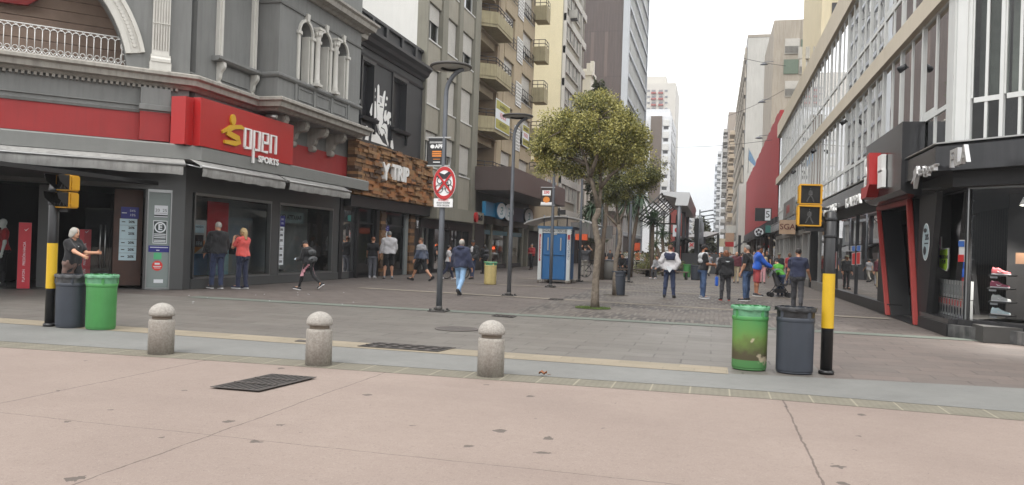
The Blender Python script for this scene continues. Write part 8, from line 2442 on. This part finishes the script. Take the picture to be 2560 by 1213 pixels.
 for sd, s in (('l', -1), ('r', 1)):
  B = J[sd + 'RB']; w = J[sd + 'wr']
  for i, (y_, L) in enumerate(((-.028, .055), (-.010, .066), (.009, .070), (.027, .062))):
   p0_ = w + B @ np.array([0, y_, -.080]); p1_ = w + B @ np.array([-s * .010, y_ * 1.05, -.080 - L * .5]); p2_ = w + B @ np.array([-s * .028, y_ * 1.05, -.080 - L * .92])
   q.tube([p0_, p1_, p2_], [.0095, .0088, .0065], 6)
  q.tube([w + B @ np.array([0, .030, -.030]), w + B @ np.array([-s * .012, .058, -.060]), w + B @ np.array([-s * .024, .062, -.092])], [.012, .0105, .008], 6)
 k0 = len(FV)
 FV += q.v; FF += [tuple(i + k0 for i in f) for f in q.f]; mi = np.concatenate([mi, np.zeros(len(q.f), int)])
 mesh_obj('body', FV, FF, [skin, M_eye, M_lip, HAIRS.get(hair, HAIRS['dark'])], t, mi)
 def fold(P_, a):
  return a * .5 * (np.sin(P_[:, 2] * 31 + P_[:, 0] * 17 + 2 * np.sin(P_[:, 1] * 13)) + np.sin(P_[:, 0] * 23 - P_[:, 2] * 19 + 1.7 * np.sin(P_[:, 2] * 7)) * .8)
 # top
 if top is not None:
  e = .014 + coat
  up, fo = {'none': (.02, 0), 'short': (.62, 0), 'half': (1, .15), 'long': (1, .93)}[sleeves]
  hz = hip_z + (.5 - hem) * 1.0
  zc_ = .90 - (hem - .5) * .8
  def fs(P_):
   d = torso(P_, e)
   d = smin(d, pelvis(P_, e + .004), .05)
   if hem > .58: d = smin(d, smin(leg(P_, 'l', e + .012, .5, 0), leg(P_, 'r', e + .012, .5, 0), .08), .05)
   for sd in 'lr':
    d = smin(d, arms(P_, sd, e + (.010 if sleeves == 'short' else .004), up, fo, .006), .03)
   d = d + fold(P_, .006 + coat * .12)
   Pt = (P_ - hipc) @ TR
   d = np.maximum(d, (zc_ - hip_z) - Pt[:, 2] + .012 * np.sin(P_[:, 0] * 20))
   d = np.maximum(d, Pt[:, 2] - (1.50 + coat * .6 - hip_z))
   d = np.maximum(d, -cone(P_, neck0, hc, .060, .060))
   return d
  V, F = surface_net(fs, lo, hi, vox)
  tops = top if isinstance(top, (list, tuple)) else [top]
  mi = None
  if len(tops) > 1 and len(F):
   Cc = np.array([np.mean(V[list(f)], axis=0) for f in F]); mi = np.zeros(len(F), int)
   Pt = (Cc - hipc) @ TR
   mi[Pt[:, 2] > .33] = 1
  mesh_obj({'none': 'vest', 'short': 't_shirt', 'half': 't_shirt', 'long': 'jacket' if coat > .008 else 'shirt'}[sleeves], V, F, tops, t, mi)
 if bottom is not None:
  up, lo2 = {'long': (1, .97), 'shorts': (.93, 0), 'capri': (1, .3), 'tight': (1, .93)}[legs]
  e = .006 if legs == 'tight' else .014
  def ft(P_):
   d = pelvis(P_, e)
   for sd in 'lr':
    d = smin(d, leg(P_, sd, e, up, lo2, .012 if legs == 'long' else (.02 if legs == 'shorts' else 0)), .035)
   d = d + fold(P_, .0045 if legs != 'tight' else .001)
   return np.maximum(d, P_[:, 2] - 1.0)
  V, F = surface_net(ft, lo, hi, vox)
  bt_ = bottom if isinstance(bottom, (list, tuple)) else [bottom]
  mi = None
  if len(bt_) > 1 and len(F):
   Cc = np.array([np.mean(V[list(f)], axis=0) for f in F]); mi = ((np.abs(np.abs(Cc[:, 0] - 0) - .135) < .03) & (Cc[:, 2] > .5)).astype(int)
  mesh_obj({'long': 'trousers', 'shorts': 'shorts', 'capri': 'trousers', 'tight': 'leggings'}[legs], V, F, bt_, t, mi)
 # shoes
 if shoe_on:
  sm = shoes or M_shoeb
  for sd in 'lr':
   hl, to = J[sd + 'heel'], J[sd + 'toe']
   d_ = to - hl; d_ = d_ / np.linalg.norm(d_)
   def fsh(P_):
    dd = cone(P_, hl + np.array([0, 0, .010]), to + d_ * .015 + np.array([0, 0, .0]), .040, .036)
    dd = smin(dd, cone(P_, hl + np.array([0, 0, .02]), J[sd + 'ank'] + np.array([0, 0, .0]), .040, .042), .03)
    return dd
   c_ = (hl + to) / 2
   V, F = surface_net(fsh, c_ - .22, c_ + .22, .012)
   so = mesh_obj('shoe', V, F, sm, t)
   q = MB(); side = np.cross(d_, (0, 0, 1)); side /= np.linalg.norm(side); upv = np.cross(side, d_)
   poly = []
   for f_, w_ in ((-.04, .026), (.0, .037), (.08, .035), (.16, .041), (.22, .036), (.255, .015)):
    poly.append((f_, w_))
   q.prism(Fr(hl - upv * .036, d_, upv, v=side), poly + [(a, -b) for a, b in poly[::-1]], -.002, .020)
   me_ = q.build('sole', sole or M_shoeb, None); me_.parent = so
 # hair
 if not headless and hairstyle != 'bald':
  hm = HAIRS[hair]
  def fh(P_):
   Q = (P_ - hc) @ HR
   if hairstyle == 'short':
    d = ell(Q, [0, -.018, .034], (.084, .100, .098))
    d = np.maximum(d, -(Q[:, 2] - .045 + np.maximum(0, -Q[:, 1] + .02) * 1.15))
    d = np.maximum(d, Q[:, 1] - .075)
   elif hairstyle == 'fringe':
    d = ell(Q, [0, -.022, .012], (.086, .094, .10))
    d = np.maximum(d, -(Q[:, 2] + .07)); d = np.maximum(d, -(ell(Q, [0, .10, -.05], (.07, .08, .10))) - .004)
   elif hairstyle == 'bob':
    d = smin(ell(Q, [0, -.022, .02], (.092, .102, .104)), cone(Q, [-.05, -.04, -.06], [.05, -.04, -.06], .058, .058), .05)
    d = np.maximum(d, -(ell(Q, [0, .11, -.05], (.062, .09, .12))) - .004)
    d = d + .006 * np.sin(Q[:, 0] * 90 + Q[:, 2] * 25)
   else:   # long
    d = smin(ell(Q, [0, -.022, .02], (.090, .102, .104)), cone(Q, [0, -.075, -.05], [.0, -.095, -.20], .075, .05), .05)
    d = np.maximum(d, -(ell(Q, [0, .11, -.05], (.062, .09, .12))) - .004)
    d = d + .005 * np.sin(Q[:, 0] * 90)
   return d
  V, F = surface_net(fh, hc - .32, hc + .2, min(vox, .012))
  mesh_obj('hair', V, F, hm, t)
 if extra: extra(t, J, hc, HR, tor, TR)
 s = h / (1.70 - low) if False else h / 1.705
 t.scale = (s, s, s)
 t.rotation_euler = (0, 0, R_(yaw))
 t.location = (float(P[0]), float(P[1]), float(P[2]) - low * s)
 return t
def cap_on(col):
 def f(t, J, hc, HR, tor, TR):
  def fc(P_):
   Q = (P_ - hc) @ HR
   d = np.maximum(ell(Q, [0, -.012, .045], (.090, .106, .088)), -(Q[:, 2] - .035))
   return np.minimum(d, np.maximum(ell(Q, [0, .10, .038], (.075, .085, .014)), -Q[:, 1] + .04))
  V, F = surface_net(fc, hc - .26, hc + .26, .012); mesh_obj('cap', V, F, col, t)
 return f
def backpack(col):
 def f(t, J, hc, HR, tor, TR):
  def fb(P_):
   d = cone(P_, tor([-.07, -.19, 1.30]), tor([.07, -.19, 1.30]), .09, .09)
   d = smin(d, cone(P_, tor([-.07, -.20, 1.05]), tor([.07, -.20, 1.05]), .105, .105), .08)
   return d + .006 * np.sin(P_[:, 2] * 40) * np.sin(P_[:, 0] * 40)
  c = tor([0, -.2, 1.18]); V, F = surface_net(fb, c - .36, c + .36, .018); o = mesh_obj('backpack', V, F, col, t)
  q = MB()
  for s in (-1, 1): q.tube([tor([s * .10, -.12, 1.40]), tor([s * .12, -.02, 1.475]), tor([s * .115, .115, 1.34]), tor([s * .13, .10, 1.12]), tor([s * .14, -.08, 1.02])], .017, 6)
  m = q.build('strap', col, None); m.parent = o
 return f
def many(*fs):
 def f(*a):
  for x in fs: x(*a)
 return f
def held(col, sd, off=(0, .02, -.10), size=(.10, .006, .14), nm='paper'):
 def f(t, J, hc, HR, tor, TR):
  B = J[sd + 'RB']; c = J[sd + 'wr'] + B @ np.array(off)
  q = MB(); fr = Fr(c, B @ np.array([1., 0, 0]), B @ np.array([0., 1, 0]), v=B @ np.array([0., 0, 1])); q.box(fr, -size[0], size[0], -size[2], size[2], -size[1], size[1])
  o = q.build(nm, col, None); o.parent = t
 return f
def drape(col, z0=1.20, z1=1.45, nm='draped_jumper', back=True):
 """a jumper lying over the shoulders"""
 def f(t, J, hc, HR, tor, TR):
  def fd(P_):
   d = cone(P_, tor([-.12, -.03, 1.385]), tor([.12, -.03, 1.385]), .085, .085)
   d = smin(d, cone(P_, tor([-.10, -.06, 1.34]), tor([.10, -.06, 1.34]), .10, .10), .05)
   d = smin(d, cone(P_, tor([-.08, -.075, z0 + .07]), tor([.08, -.075, z0 + .07]), .09, .09), .06)
   d = smin(d, smin(cone(P_, tor([-.13, .06, 1.43]), tor([-.09, .13, 1.20]), .05, .04), cone(P_, tor([.13, .06, 1.43]), tor([.09, .13, 1.20]), .05, .04), .02), .05)
   Pt = (P_ - np.array([0, 0, .92])) @ TR
   d = np.maximum(d, z0 - .92 - Pt[:, 2]); d = np.maximum(d, -cone(P_, tor([0, -.01, 1.4]), tor([0, .01, 1.6]), .062, .062))
   return d + .004 * np.sin(P_[:, 0] * 50) * np.sin(P_[:, 2] * 40)
  c = tor([0, 0, 1.33]); V, F = surface_net(fd, c - .36, c + .36, .014); mesh_obj(nm, V, F, col, t)
 return f
def waist_tie(col):
 def f(t, J, hc, HR, tor, TR):
  def fw_(P_):
   d = cone(P_, [-.09, -.02, .90], [.09, -.02, .90], .14, .14)
   d = smin(d, cone(P_, [-.08, -.07, .70], [.08, -.07, .70], .11, .11), .08)
   d = np.maximum(d, P_[:, 2] - 1.02); d = np.maximum(d, .62 + P_[:, 1] * 1.5 - P_[:, 2])
   return d + .006 * np.sin(P_[:, 0] * 40 + P_[:, 2] * 30)
  c = np.array([0, -.03, .82]); V, F = surface_net(fw_, c - .34, c + .34, .015); mesh_obj('tied_jacket', V, F, col, t)
 return f
def bag(col, sd, z=.75, s=(.06, .14, .16), nm='bag', off=(.0, .0, 0)):
 def f(t, J, hc, HR, tor, TR):
  c = J[sd + 'wr'] + np.array([off[0], off[1], -.27 + off[2]])
  def fb(P_):
   q = np.abs(P_ - c) - np.array(s) + .03
   return np.linalg.norm(np.maximum(q, 0), axis=1) + np.minimum(q.max(1), 0) - .03
  V, F = surface_net(fb, c - np.array(s) - .06, c + np.array(s) + .06, .018); o = mesh_obj(nm, V, F, col, t)
  q = MB(); q.tube([c + [0, -.06, s[2] - .01], J[sd + 'wr'] + [0, 0, -.06], c + [0, .06, s[2] - .01]], .008, 5); m = q.build('handle', col, None); m.parent = o
 return f
C_ = cloth
BLACKC = C_('black_cloth', srgb(23, 23, 26)); NAVY = C_('navy_cloth', srgb(36, 42, 66)); CHAR = C_('charcoal_cloth', srgb(56, 56, 60)); WHITEC = C_('white_cloth', srgb(188, 186, 188)); CORAL = C_('coral_cloth', srgb(206, 84, 78)); GREYC = C_('grey_cloth2', srgb(140, 140, 144)); BLUEJ = C_('blue_jacket', srgb(28, 84, 180)); REDS = C_('red_shorts', srgb(176, 72, 76)); GREENC = C_('green_top', srgb(84, 164, 58)); BURG = C_('burgundy', srgb(84, 34, 44)); KHAKI = C_('khaki', srgb(168, 154, 128)); LJEAN = C_('light_jeans', srgb(136, 170, 204)); DJEAN = C_('dark_jeans', srgb(44, 54, 82)); BROWNC = C_('brown_jacket', srgb(104, 82, 74)); REDC = C_('red_cloth', srgb(160, 52, 56)); GREYH = C_('grey_hoodie', srgb(186, 188, 190)); SLATEC = C_('slate_cloth', srgb(72, 80, 98)); YELC = C_('yellow_cloth', srgb(190, 170, 70)); PINKC = C_('pink_cloth', srgb(214, 160, 166)); ORANGEC = C_('orange_cloth', srgb(206, 116, 84)); LEGP = C_('pink_stripe', srgb(206, 150, 160)); OLIVE = C_('olive_cloth', srgb(96, 96, 80))
DEN = denim()
def at_px(foot, head_py):
 P = ground(*foot); h = (foot[1] - head_py) / px_per_m(P)
 return P, h
def pp(label, foot, head_py, yaw, top, bottom, **kw):
 P, h = at_px(foot, head_py)
 return person(label, P, h, yaw, top, bottom, **kw)
WALK = dict(lleg=22, rleg=-20, lknee=6, rknee=28, larm=(-18, 6, 12), rarm=(20, 6, 22))
pp('woman with grey bob, black shirt and brown jacket at the waist, behind the bins', (178, 755), 566, -86, BLACKC, BLACKC, hair='white', hairstyle='bob', female=True, girth=1.22, pose=dict(WALK, rarm=(48, 6, 22), larm=(38, 8, 55), head=(0, 8)), sole=WHITE_SOLE, extra=many(waist_tie(BROWNC), lambda t, J, hc, HR, tor, TR: (lambda q: (q.box(Fr(tor([.03, .125, 1.24]), (1, 0, 0), (0, 1, 0)), -.09, .05, -.05, .06, .0, .012), setattr(q.build('shirt_print', M_ppr, None), 'parent', t)))(MB())))
pp('grey haired man in black jacket and jeans looking into the shop window', (541, 722), 558, 62, BLACKC, DJEAN, hair='white', sleeves='long', coat=.026, girth=1.12, pose=dict(larm=(8, 14, 30, 20), rarm=(8, 16, 40, 20), lleg=6, rleg=-3), sole=WHITE_SOLE, shoes=CHAR)
pp('blond woman in coral top and navy trousers with a hand at her chin', (604, 722), 572, 80, CORAL, NAVY, hair='blond', hairstyle='long', female=True, girth=1.12, pose=dict(larm=(40, 8, 125, 20), rarm=(44, 6, 120, 20), lleg=4, rleg=-4), shoes=NAVY, sole=WHITE_SOLE, extra=bag(BLACKC, 'l', s=(.05, .10, .16), off=(.0, .05, -.0)))
pp('person in black cap and striped leggings reading a leaflet, with backpack', (768, 725), 599, 84, BLACKC, [BLACKC, LEGP], hair='dark', sleeves='long', legs='tight', coat=.016, girth=.95, pose=dict(lleg=20, rleg=-24, rknee=26, lknee=2, larm=(22, 6, 70, 28), rarm=(22, 6, 70, 28), head=(0, 30), lean=6), sole=WHITE_SOLE, extra=many(cap_on(BLACKC), backpack(C_('patterned_pack', srgb(70, 72, 74), var=.5)), held(mat('leaflet', srgb(190, 206, 214), .6, .15, 9), 'r', off=(-.05, .05, -.11), size=(.10, .006, .11))))
pp('short haired woman in black top and grey trousers at the black shop door', (930, 695), 594, 14, BLACKC, C_('grey_trousers', srgb(100, 102, 110)), hair='auburn', female=True, girth=1.15, pose=dict(larm=(14, 14, 30)), sole=WHITE_SOLE, shoes=WHITEC, extra=bag(BLACKC, 'l', s=(.05, .12, .12)))
pp('white haired man in white jacket and black shorts at the timber piers', (970, 697), 580, 24, WHITEC, BLACKC, hair='grey', sleeves='long', legs='shorts', coat=.028, girth=1.1, pose=dict(rarm=(14, 10, 50, 20), larm=(0, 12, 10), spread=.13), shoes=GREYC)
pp('man in two tone grey pullover and black shorts striding past the timber pier', (1052, 702), 592, 78, [SLATEC, GREYC], BLACKC, hair='brown', sleeves='long', legs='shorts', coat=.010, girth=1.08, pose=dict(lleg=24, rleg=-22, rknee=22, larm=(10, 10, 14), rarm=(-16, 10, 14), lean=3), shoes=BLACKC)
pp('woman in white shirt half hidden behind the lamp post with the sign', (1120, 698), 613, -60, WHITEC, NAVY, hair='dark', female=True, girth=1.0, pose=dict(lleg=18, rleg=-18, rknee=24), shoes=WHITEC, sole=WHITE_SOLE)
pp('balding man in navy jacket and light jeans walking away', (1150, 739), 598, -4, NAVY, LJEAN, hair='white', hairstyle='fringe', sleeves='long', coat=.024, hem=.56, girth=1.18, pose=dict(lleg=10, rleg=-16, rknee=26, larm=(8, 17, 16), rarm=(-4, 17, 14)), extra=lambda t, J, hc, HR, tor, TR: (lambda VF: mesh_obj('hood', VF[0], VF[1], NAVY, t))(surface_net(lambda P_: np.maximum(ell(P_, tor([0, -.07, 1.45]), (.13, .09, .075)), -ell(P_, tor([0, 0.02, 1.53]), (.08, .09, .09))), tor([0, -.07, 1.45]) - .2, tor([0, -.07, 1.45]) + .2, .014)))
pp('man in dark beret and black jacket over white shirt walking this way', (1180, 698), 602, 172, BLACKC, DJEAN, hair='grey', sleeves='long', coat=.026, hem=.58, skin=SKIN_T, pose=dict(lleg=12, rleg=-10, larm=(10, 10, 40, 30), head=(30, 0)), extra=many(cap_on(BLACKC), lambda t, J, hc, HR, tor, TR: (lambda VF: mesh_obj('open_shirt_front', VF[0], VF[1], WHITEC, t))(surface_net(lambda P_: np.maximum(ell(P_, tor([0, .09, 1.28]), (.075, .065, .17)), -1.1 + 0 * P_[:, 2]), tor([0, .09, 1.28]) - .2, tor([0, .09, 1.28]) + .2, .014))))
pp('person in dark clothes with a backpack facing the flats shop window', (1210, 684), 612, 50, BLACKC, BLACKC, hair='dark', hairstyle='long', sleeves='long', coat=.012, vox=.018, extra=backpack(CHAR))
pp('woman in red top carrying a dark coat near the blue booth', (1328, 674), 611, 170, REDC, BLACKC, hair='grey', sleeves='long', coat=.012, female=True, vox=.02, pose=dict(larm=(10, 8, 80, 25), rarm=(10, 8, 80, 25), lleg=8, rleg=-8), extra=bag(BLACKC, 'l', s=(.10, .10, .22), off=(.05, .04, .05)))
pp('man with both hands behind his head beside the blue booth', (1461, 691), 616, 8, CHAR, C_('pale_trousers', srgb(150, 146, 138)), hair='dark', girth=1.15, vox=.018, pose=dict(larm=(120, 40, 115, 20), rarm=(120, 40, 115, 20)))
pp('man in white shirt with navy jumper on his shoulders and papers behind him', (1672, 744), 614, -3, WHITEC, DJEAN, hair='brown', sleeves='long', coat=.014, girth=1.12, pose=dict(larm=(-22, 26, 62, 60), rarm=(-22, 26, 62, 60), spread=.14), extra=many(drape(NAVY), lambda t, J, hc, HR, tor, TR: (lambda q: (q.prism(Fr(np.array([.02, -.20, .98]), (1, 0, 0), (0, 1, 0)), [(-.10, .05), (.07, .0), (.09, -.04), (.0, -.17), (-.11, -.02)], 0, .006), setattr(q.build('papers', M_ppr, None), 'parent', t)))(MB())))
pp('bearded man in black shirt with a grey hoodie on his shoulders', (1756, 746), 614, -76, BLACKC, DEN, hair='dark', beard=True, skin=SKIN_T, girth=1.12, pose=dict(larm=(18, 6, 70, 25), rarm=(18, 6, 75, 30)), shoes=GREYC, sole=WHITE_SOLE, extra=many(drape(GREYH, z0=1.12), cap_on(BLACKC)))
pp('auburn haired woman in black printed jacket holding a blue bag', (1812, 751), 627, 8, BLACKC, CHAR, hair='auburn', hairstyle='bob', female=True, sleeves='long', coat=.018, hem=.60, girth=1.12, pose=dict(larm=(6, 12, 30), spread=.12), shoes=BLACKC, sole=mat('red_sole', srgb(170, 60, 50), .6), extra=many(bag(BLUEJ, 'l', s=(.05, .12, .16)), lambda t, J, hc, HR, tor, TR: (lambda q: (q.box(Fr(tor([0, -.122, 1.30]), (1, 0, 0), (0, -1, 0)), -.11, .11, .0, .035, 0, .01), q.box(Fr(tor([0, -.122, 1.30]), (1, 0, 0), (0, -1, 0)), -.08, .10, -.06, -.035, 0, .01), setattr(q.build('back_print', M_ppr, None), 'parent', t)))(MB())))
pp('old man in burgundy jumper and khaki trousers walking this way', (1840, 707), 631, 176, BURG, KHAKI, hair='white', hairstyle='fringe', sleeves='long', coat=.014, pose=dict(lleg=8, rleg=-6), vox=.016)
pp('grey haired man in black vest and jeans, hand in pocket', (1865, 752), 615, 66, BLACKC, DEN, hair='grey', girth=1.18, pose=dict(larm=(0, 10, 25, 15), rarm=(-6, 10, 30, 20)), sole=WHITE_SOLE)
pp('man in bright blue jacket and red shorts leaning on a pushchair', (1890, 740), 616, -78, BLUEJ, REDS, hair='dark', skin=SKIN_T, sleeves='long', legs='shorts', coat=.014, pose=dict(larm=(46, 4, 14), rarm=(42, 6, 18), lean=5), shoes=CHAR, sole=WHITE_SOLE)
pp('youth in bright green top bending over the pushchair', (1950, 742), 646, 30, GREENC, DEN, hair='dark', sleeves='long', coat=.006, girth=.95, pose=dict(lean=26, larm=(40, 12, 30), rarm=(35, 6, 30), head=(0, 25)), shoes=GREYC, sole=WHITE_SOLE)
pp('broad man in navy t-shirt and dark jeans walking away holding a phone', (1992, 772), 622, -6, NAVY, CHAR, hair='dark', girth=1.25, pose=dict(lleg=8, rleg=-14, rknee=24, larm=(14, 12, 22), rarm=(12, 16, 20)), extra=held(M_blk, 'r', off=(-.02, .03, -.10), size=(.006, .04, .07), nm='phone'))
pp('man in dark cap and sunglasses behind the pushchair', (1946, 716), 634, 160, BLACKC, BLACKC, hair='dark', vox=.018, sleeves='long', coat=.01, extra=cap_on(OLIVE))
pp('woman in pale pink trousers behind the blue jacket', (1906, 708), 632, 175, KHAKI, PINKC, hair='brown', hairstyle='long', female=True, vox=.018)
pp('woman in red with a white bag behind the youth in green', (1972, 712), 634, 20, REDC, NAVY, hair='brown', hairstyle='long', female=True, vox=.018, extra=bag(WHITEC, 'r', s=(.06, .14, .16)))
pp('child in grey jacket between the bearded man and the auburn woman', (1798, 698), 636, 175, GREYC, GREYC, hair='brown', hairstyle='long', female=True, sleeves='long', vox=.02)
pp('person with yellow backpack among the far crowd', (1787, 676), 634, 0, BLACKC, BLACKC, hair='dark', vox=.022, extra=backpack(YELC))
pp('person in pale trousers stepping behind the bearded man', (1772, 690), 633, -20, GREYC, C_('pale_trousers', srgb(150, 146, 138)), hair='dark', vox=.022, pose=WALK)
pp('walker in purple top behind the man in the black vest', (1856, 694), 634, 165, C_('purple_cloth', srgb(84, 70, 110)), DEN, hair='dark', vox=.022)
pp('walker in black beside the red screen shops', (1916, 690), 628, 170, BLACKC, BLACKC, hair='dark', vox=.022)
pp('grey haired walker behind the man in the blue jacket', (1884, 690), 630, 170, GREYC, BLACKC, hair='grey', vox=.022)
pp('woman in orange top standing behind the pale bench', (1594, 677), 626, 10, ORANGEC, BLACKC, hair='dark', vox=.022)
pp('person in white top and blue jeans beside the orange top', (1605, 679), 628, -30, WHITEC, DEN, hair='dark', hairstyle='long', vox=.022)
pp('person in dark coat between the orange top and the spiky palm', (1618, 676), 630, 40, BLACKC, BLACKC, hair='dark', vox=.022)
pp('person in white shirt and black trousers behind the end of the pale bench', (1566, 676), 626, 0, WHITEC, BLACKC, hair='dark', vox=.022)
pp('dark dressed walker seen beside the main tree trunk', (1506, 678), 622, 150, BLACKC, BLACKC, hair='dark', vox=.022, pose=WALK)
pp('charcoal dressed walker behind the planter drum', (1524, 676), 624, 160, CHAR, BLACKC, hair='dark', vox=.022, pose=WALK)
pp('brown haired person in dark top behind the sitting people', (1550, 676), 628, 30, BLACKC, CHAR, hair='brown', vox=.022)
def seated(label, P, seat_z, yaw, top, bottom, hair='dark', h=1.72, shoes=None, vox=.02):
 pose = dict(lleg=84, rleg=84, lknee=84, rknee=84, larm=(30, 6, 50, 20), rarm=(30, 6, 50, 20), lean=12, spread=.12)
 t = person(label, P, h, yaw, top, bottom, hair=hair, pose=pose, sleeves='long', coat=.01, vox=vox, shoes=shoes, sole=WHITE_SOLE)
 return t
P = ground(1645, 697); seated('man sitting on the timber bench beside the man in white', P, .45, 150, GREYC, C_('dark_trousers', srgb(60, 60, 64)), shoes=WHITEC)
P = ground(1556, 690); seated('person in black sitting on the dark timber bench', P, .45, 170, BLACKC, BLACKC)
P = ground(1572, 690); seated('person in navy sitting on the dark timber bench', P, .45, 185, NAVY, BLACKC)
# a far crowd, too small to count
rng = random.Random(77)
far_spots = []
for k in range(26):
 y_ = rng.uniform(62, 140); far_spots.append((rng.uniform(-1.8, 3.4), y_))
P0 = (0, 0, 0)
protos = [person('small figure in the distant crowd', (-.2, 62, 0), 1.7, 10, BLACKC, BLACKC, vox=.03, pose=WALK, group='distant walkers'),
  person('small figure in the distant crowd', (1.2, 66, 0), 1.68, 170, GREYC, DJEAN, vox=.03, pose=WALK, group='distant walkers', hair='brown'),
  person('small figure in the distant crowd', (2.4, 70, 0), 1.74, 185, WHITEC, CHAR, vox=.03, pose=WALK, group='distant walkers'),
  person('small figure in the distant crowd', (.6, 75, 0), 1.7, 0, REDC, BLACKC, vox=.03, pose=WALK, group='distant walkers')]
for k, (x, y_) in enumerate(far_spots):
 c = copy_tree(protos[k % 4]); c.location = (x, y_, c.location[2]); c.rotation_euler = (0, 0, rng.uniform(0, 6.28)); s = rng.uniform(.94, 1.03); c.scale = tuple(v * s for v in c.scale)
# shop mannequins
M_mann = mat('mannequin_white', srgb(196, 204, 200), .4, .04)
P = LF.p(24.55, .34, -.55)
person('headless mannequin in red shirt and dark shorts in the street window', P, 1.86, -120, REDS, CHAR, skin=M_mann, headless=True, legs='shorts', pose=dict(lleg=14, rleg=-8, larm=(26, 8, 70, 30), rarm=(26, 8, 80, 40)), cat='mannequin', name='mannequin', shoes=CHAR, sole=WHITE_SOLE)
P = LC.p(4.35, 0, -1.6)
person('mannequin in red shirt in the dark shop entrance', P, 1.8, 150, REDC, BLACKC, skin=M_mann, sleeves='short', cat='mannequin', name='mannequin', vox=.02, hairstyle='bald')
# pushchair
P = ground(1948, 743)
pc = thing('pushchair', 'grey folding pushchair between the blue jacket and the youth in green', 'pushchair', (0, 0, 0))
q = MB()
for y_ in (-.22, .22):
 q.tube([(-.42, y_, 1.02), (-.30, y_, .98), (.30, y_, .12)], .014, 6); q.tube([(.05, y_, .60), (-.32, y_, .12)], .014, 6); q.tube([(-.05, y_, .42), (.2, y_, .42)], .012, 6)
q.tube([(-.42, -.22, 1.02), (-.42, .22, 1.02)], .018, 6); q.tube([(.30, -.22, .12), (.30, .22, .12)], .012, 6); q.tube([(-.32, -.22, .12), (-.32, .22, .12)], .012, 6)
q.build('frame', M_blackm, pc)
for x in (.30, -.32):
 for y_ in (-.22, .22):
  q = MB(); q.tube([(x, y_ - .03, .09), (x, y_ + .03, .09)], .09, 14); q.build('wheel', M_blk, pc)
q = MB(); q.prism(Fr((0, -.2, 0), (1, 0, 0), (0, 1, 0)), [(-.12, .40), (.22, .42), (.24, .48), (-.02, .50), (-.18, .90), (-.26, .88)], 0, .4); q.build('seat', CHAR, pc, bevel=.02)
q = MB(); V = []; n = 10
for i in range(n + 1):
 a = math.pi * .02 + math.pi * .62 * i / n
 for y_ in (-.23, -.1, .1, .23): V.append((-.14 - .30 * math.cos(a) * .9 + .05, y_, .72 + .32 * math.sin(a) - (.03 if abs(y_) > .2 else 0)))
q.add(V, [(i * 4 + j, i * 4 + j + 1, (i + 1) * 4 + j + 1, (i + 1) * 4 + j) for i in range(n) for j in range(3)], 0, True); q.build('hood', C_('pushchair_grey', srgb(84, 88, 96)), pc, fixn=False)
q = MB(); q.prism(Fr((0, -.18, 0), (1, 0, 0), (0, 1, 0)), [(-.2, .16), (.18, .16), (.2, .30), (-.22, .30)], 0, .36); q.build('basket', BLACKC, pc)
pc.location = [float(c) for c in P]; pc.rotation_euler = (0, 0, R_(8))
# ================================================================== unseen block across the crossing, put in to darken the shop glass reflections
ob = thing('unseen_facing_block', 'long unseen grey block across the crossing, added to darken the corner glass', 'building', (0, -34, 0))
b = MB(); b.xyz(-60, 60, -46, -34, 0, 8.6); b.build('wall', M_gapt, ob)
for i in range(14):
 for z in (5.2,):
  q = MB(); q.xyz(-58 + i * 8.4, -52.5 + i * 8.4, -34, -33.9, z, z + 2.4); q.build('window', M_fwin, ob)
b = MB(); b.xyz(-60, 60, -34, -32.8, 3.2, 4.2); b.xyz(-59, 59, -33.99, -33.9, 0, 3.19); b.build('shop_front', M_dark, ob)
# ================================================================== the pale air down the street
hz = MB(); hz.xyz(-130, 130, -60, 720, -1.5, 95)
hzo = hz.build('haze', [], None)
hm = bpy.data.materials.new('pale_air'); hm.use_nodes = True
hn = hm.node_tree.nodes; hn.clear()
ho = hn.new('ShaderNodeOutputMaterial'); hp = hn.new('ShaderNodeVolumePrincipled')
hp.inputs['Color'].default_value = (.92, .94, .97, 1); hp.inputs['Density'].default_value = .0006; hp.inputs['Anisotropy'].default_value = .2
hm.node_tree.links.new(hp.outputs[0], ho.inputs['Volume'])
hzo.data.materials.append(hm)
tag(hzo, kind='stuff')
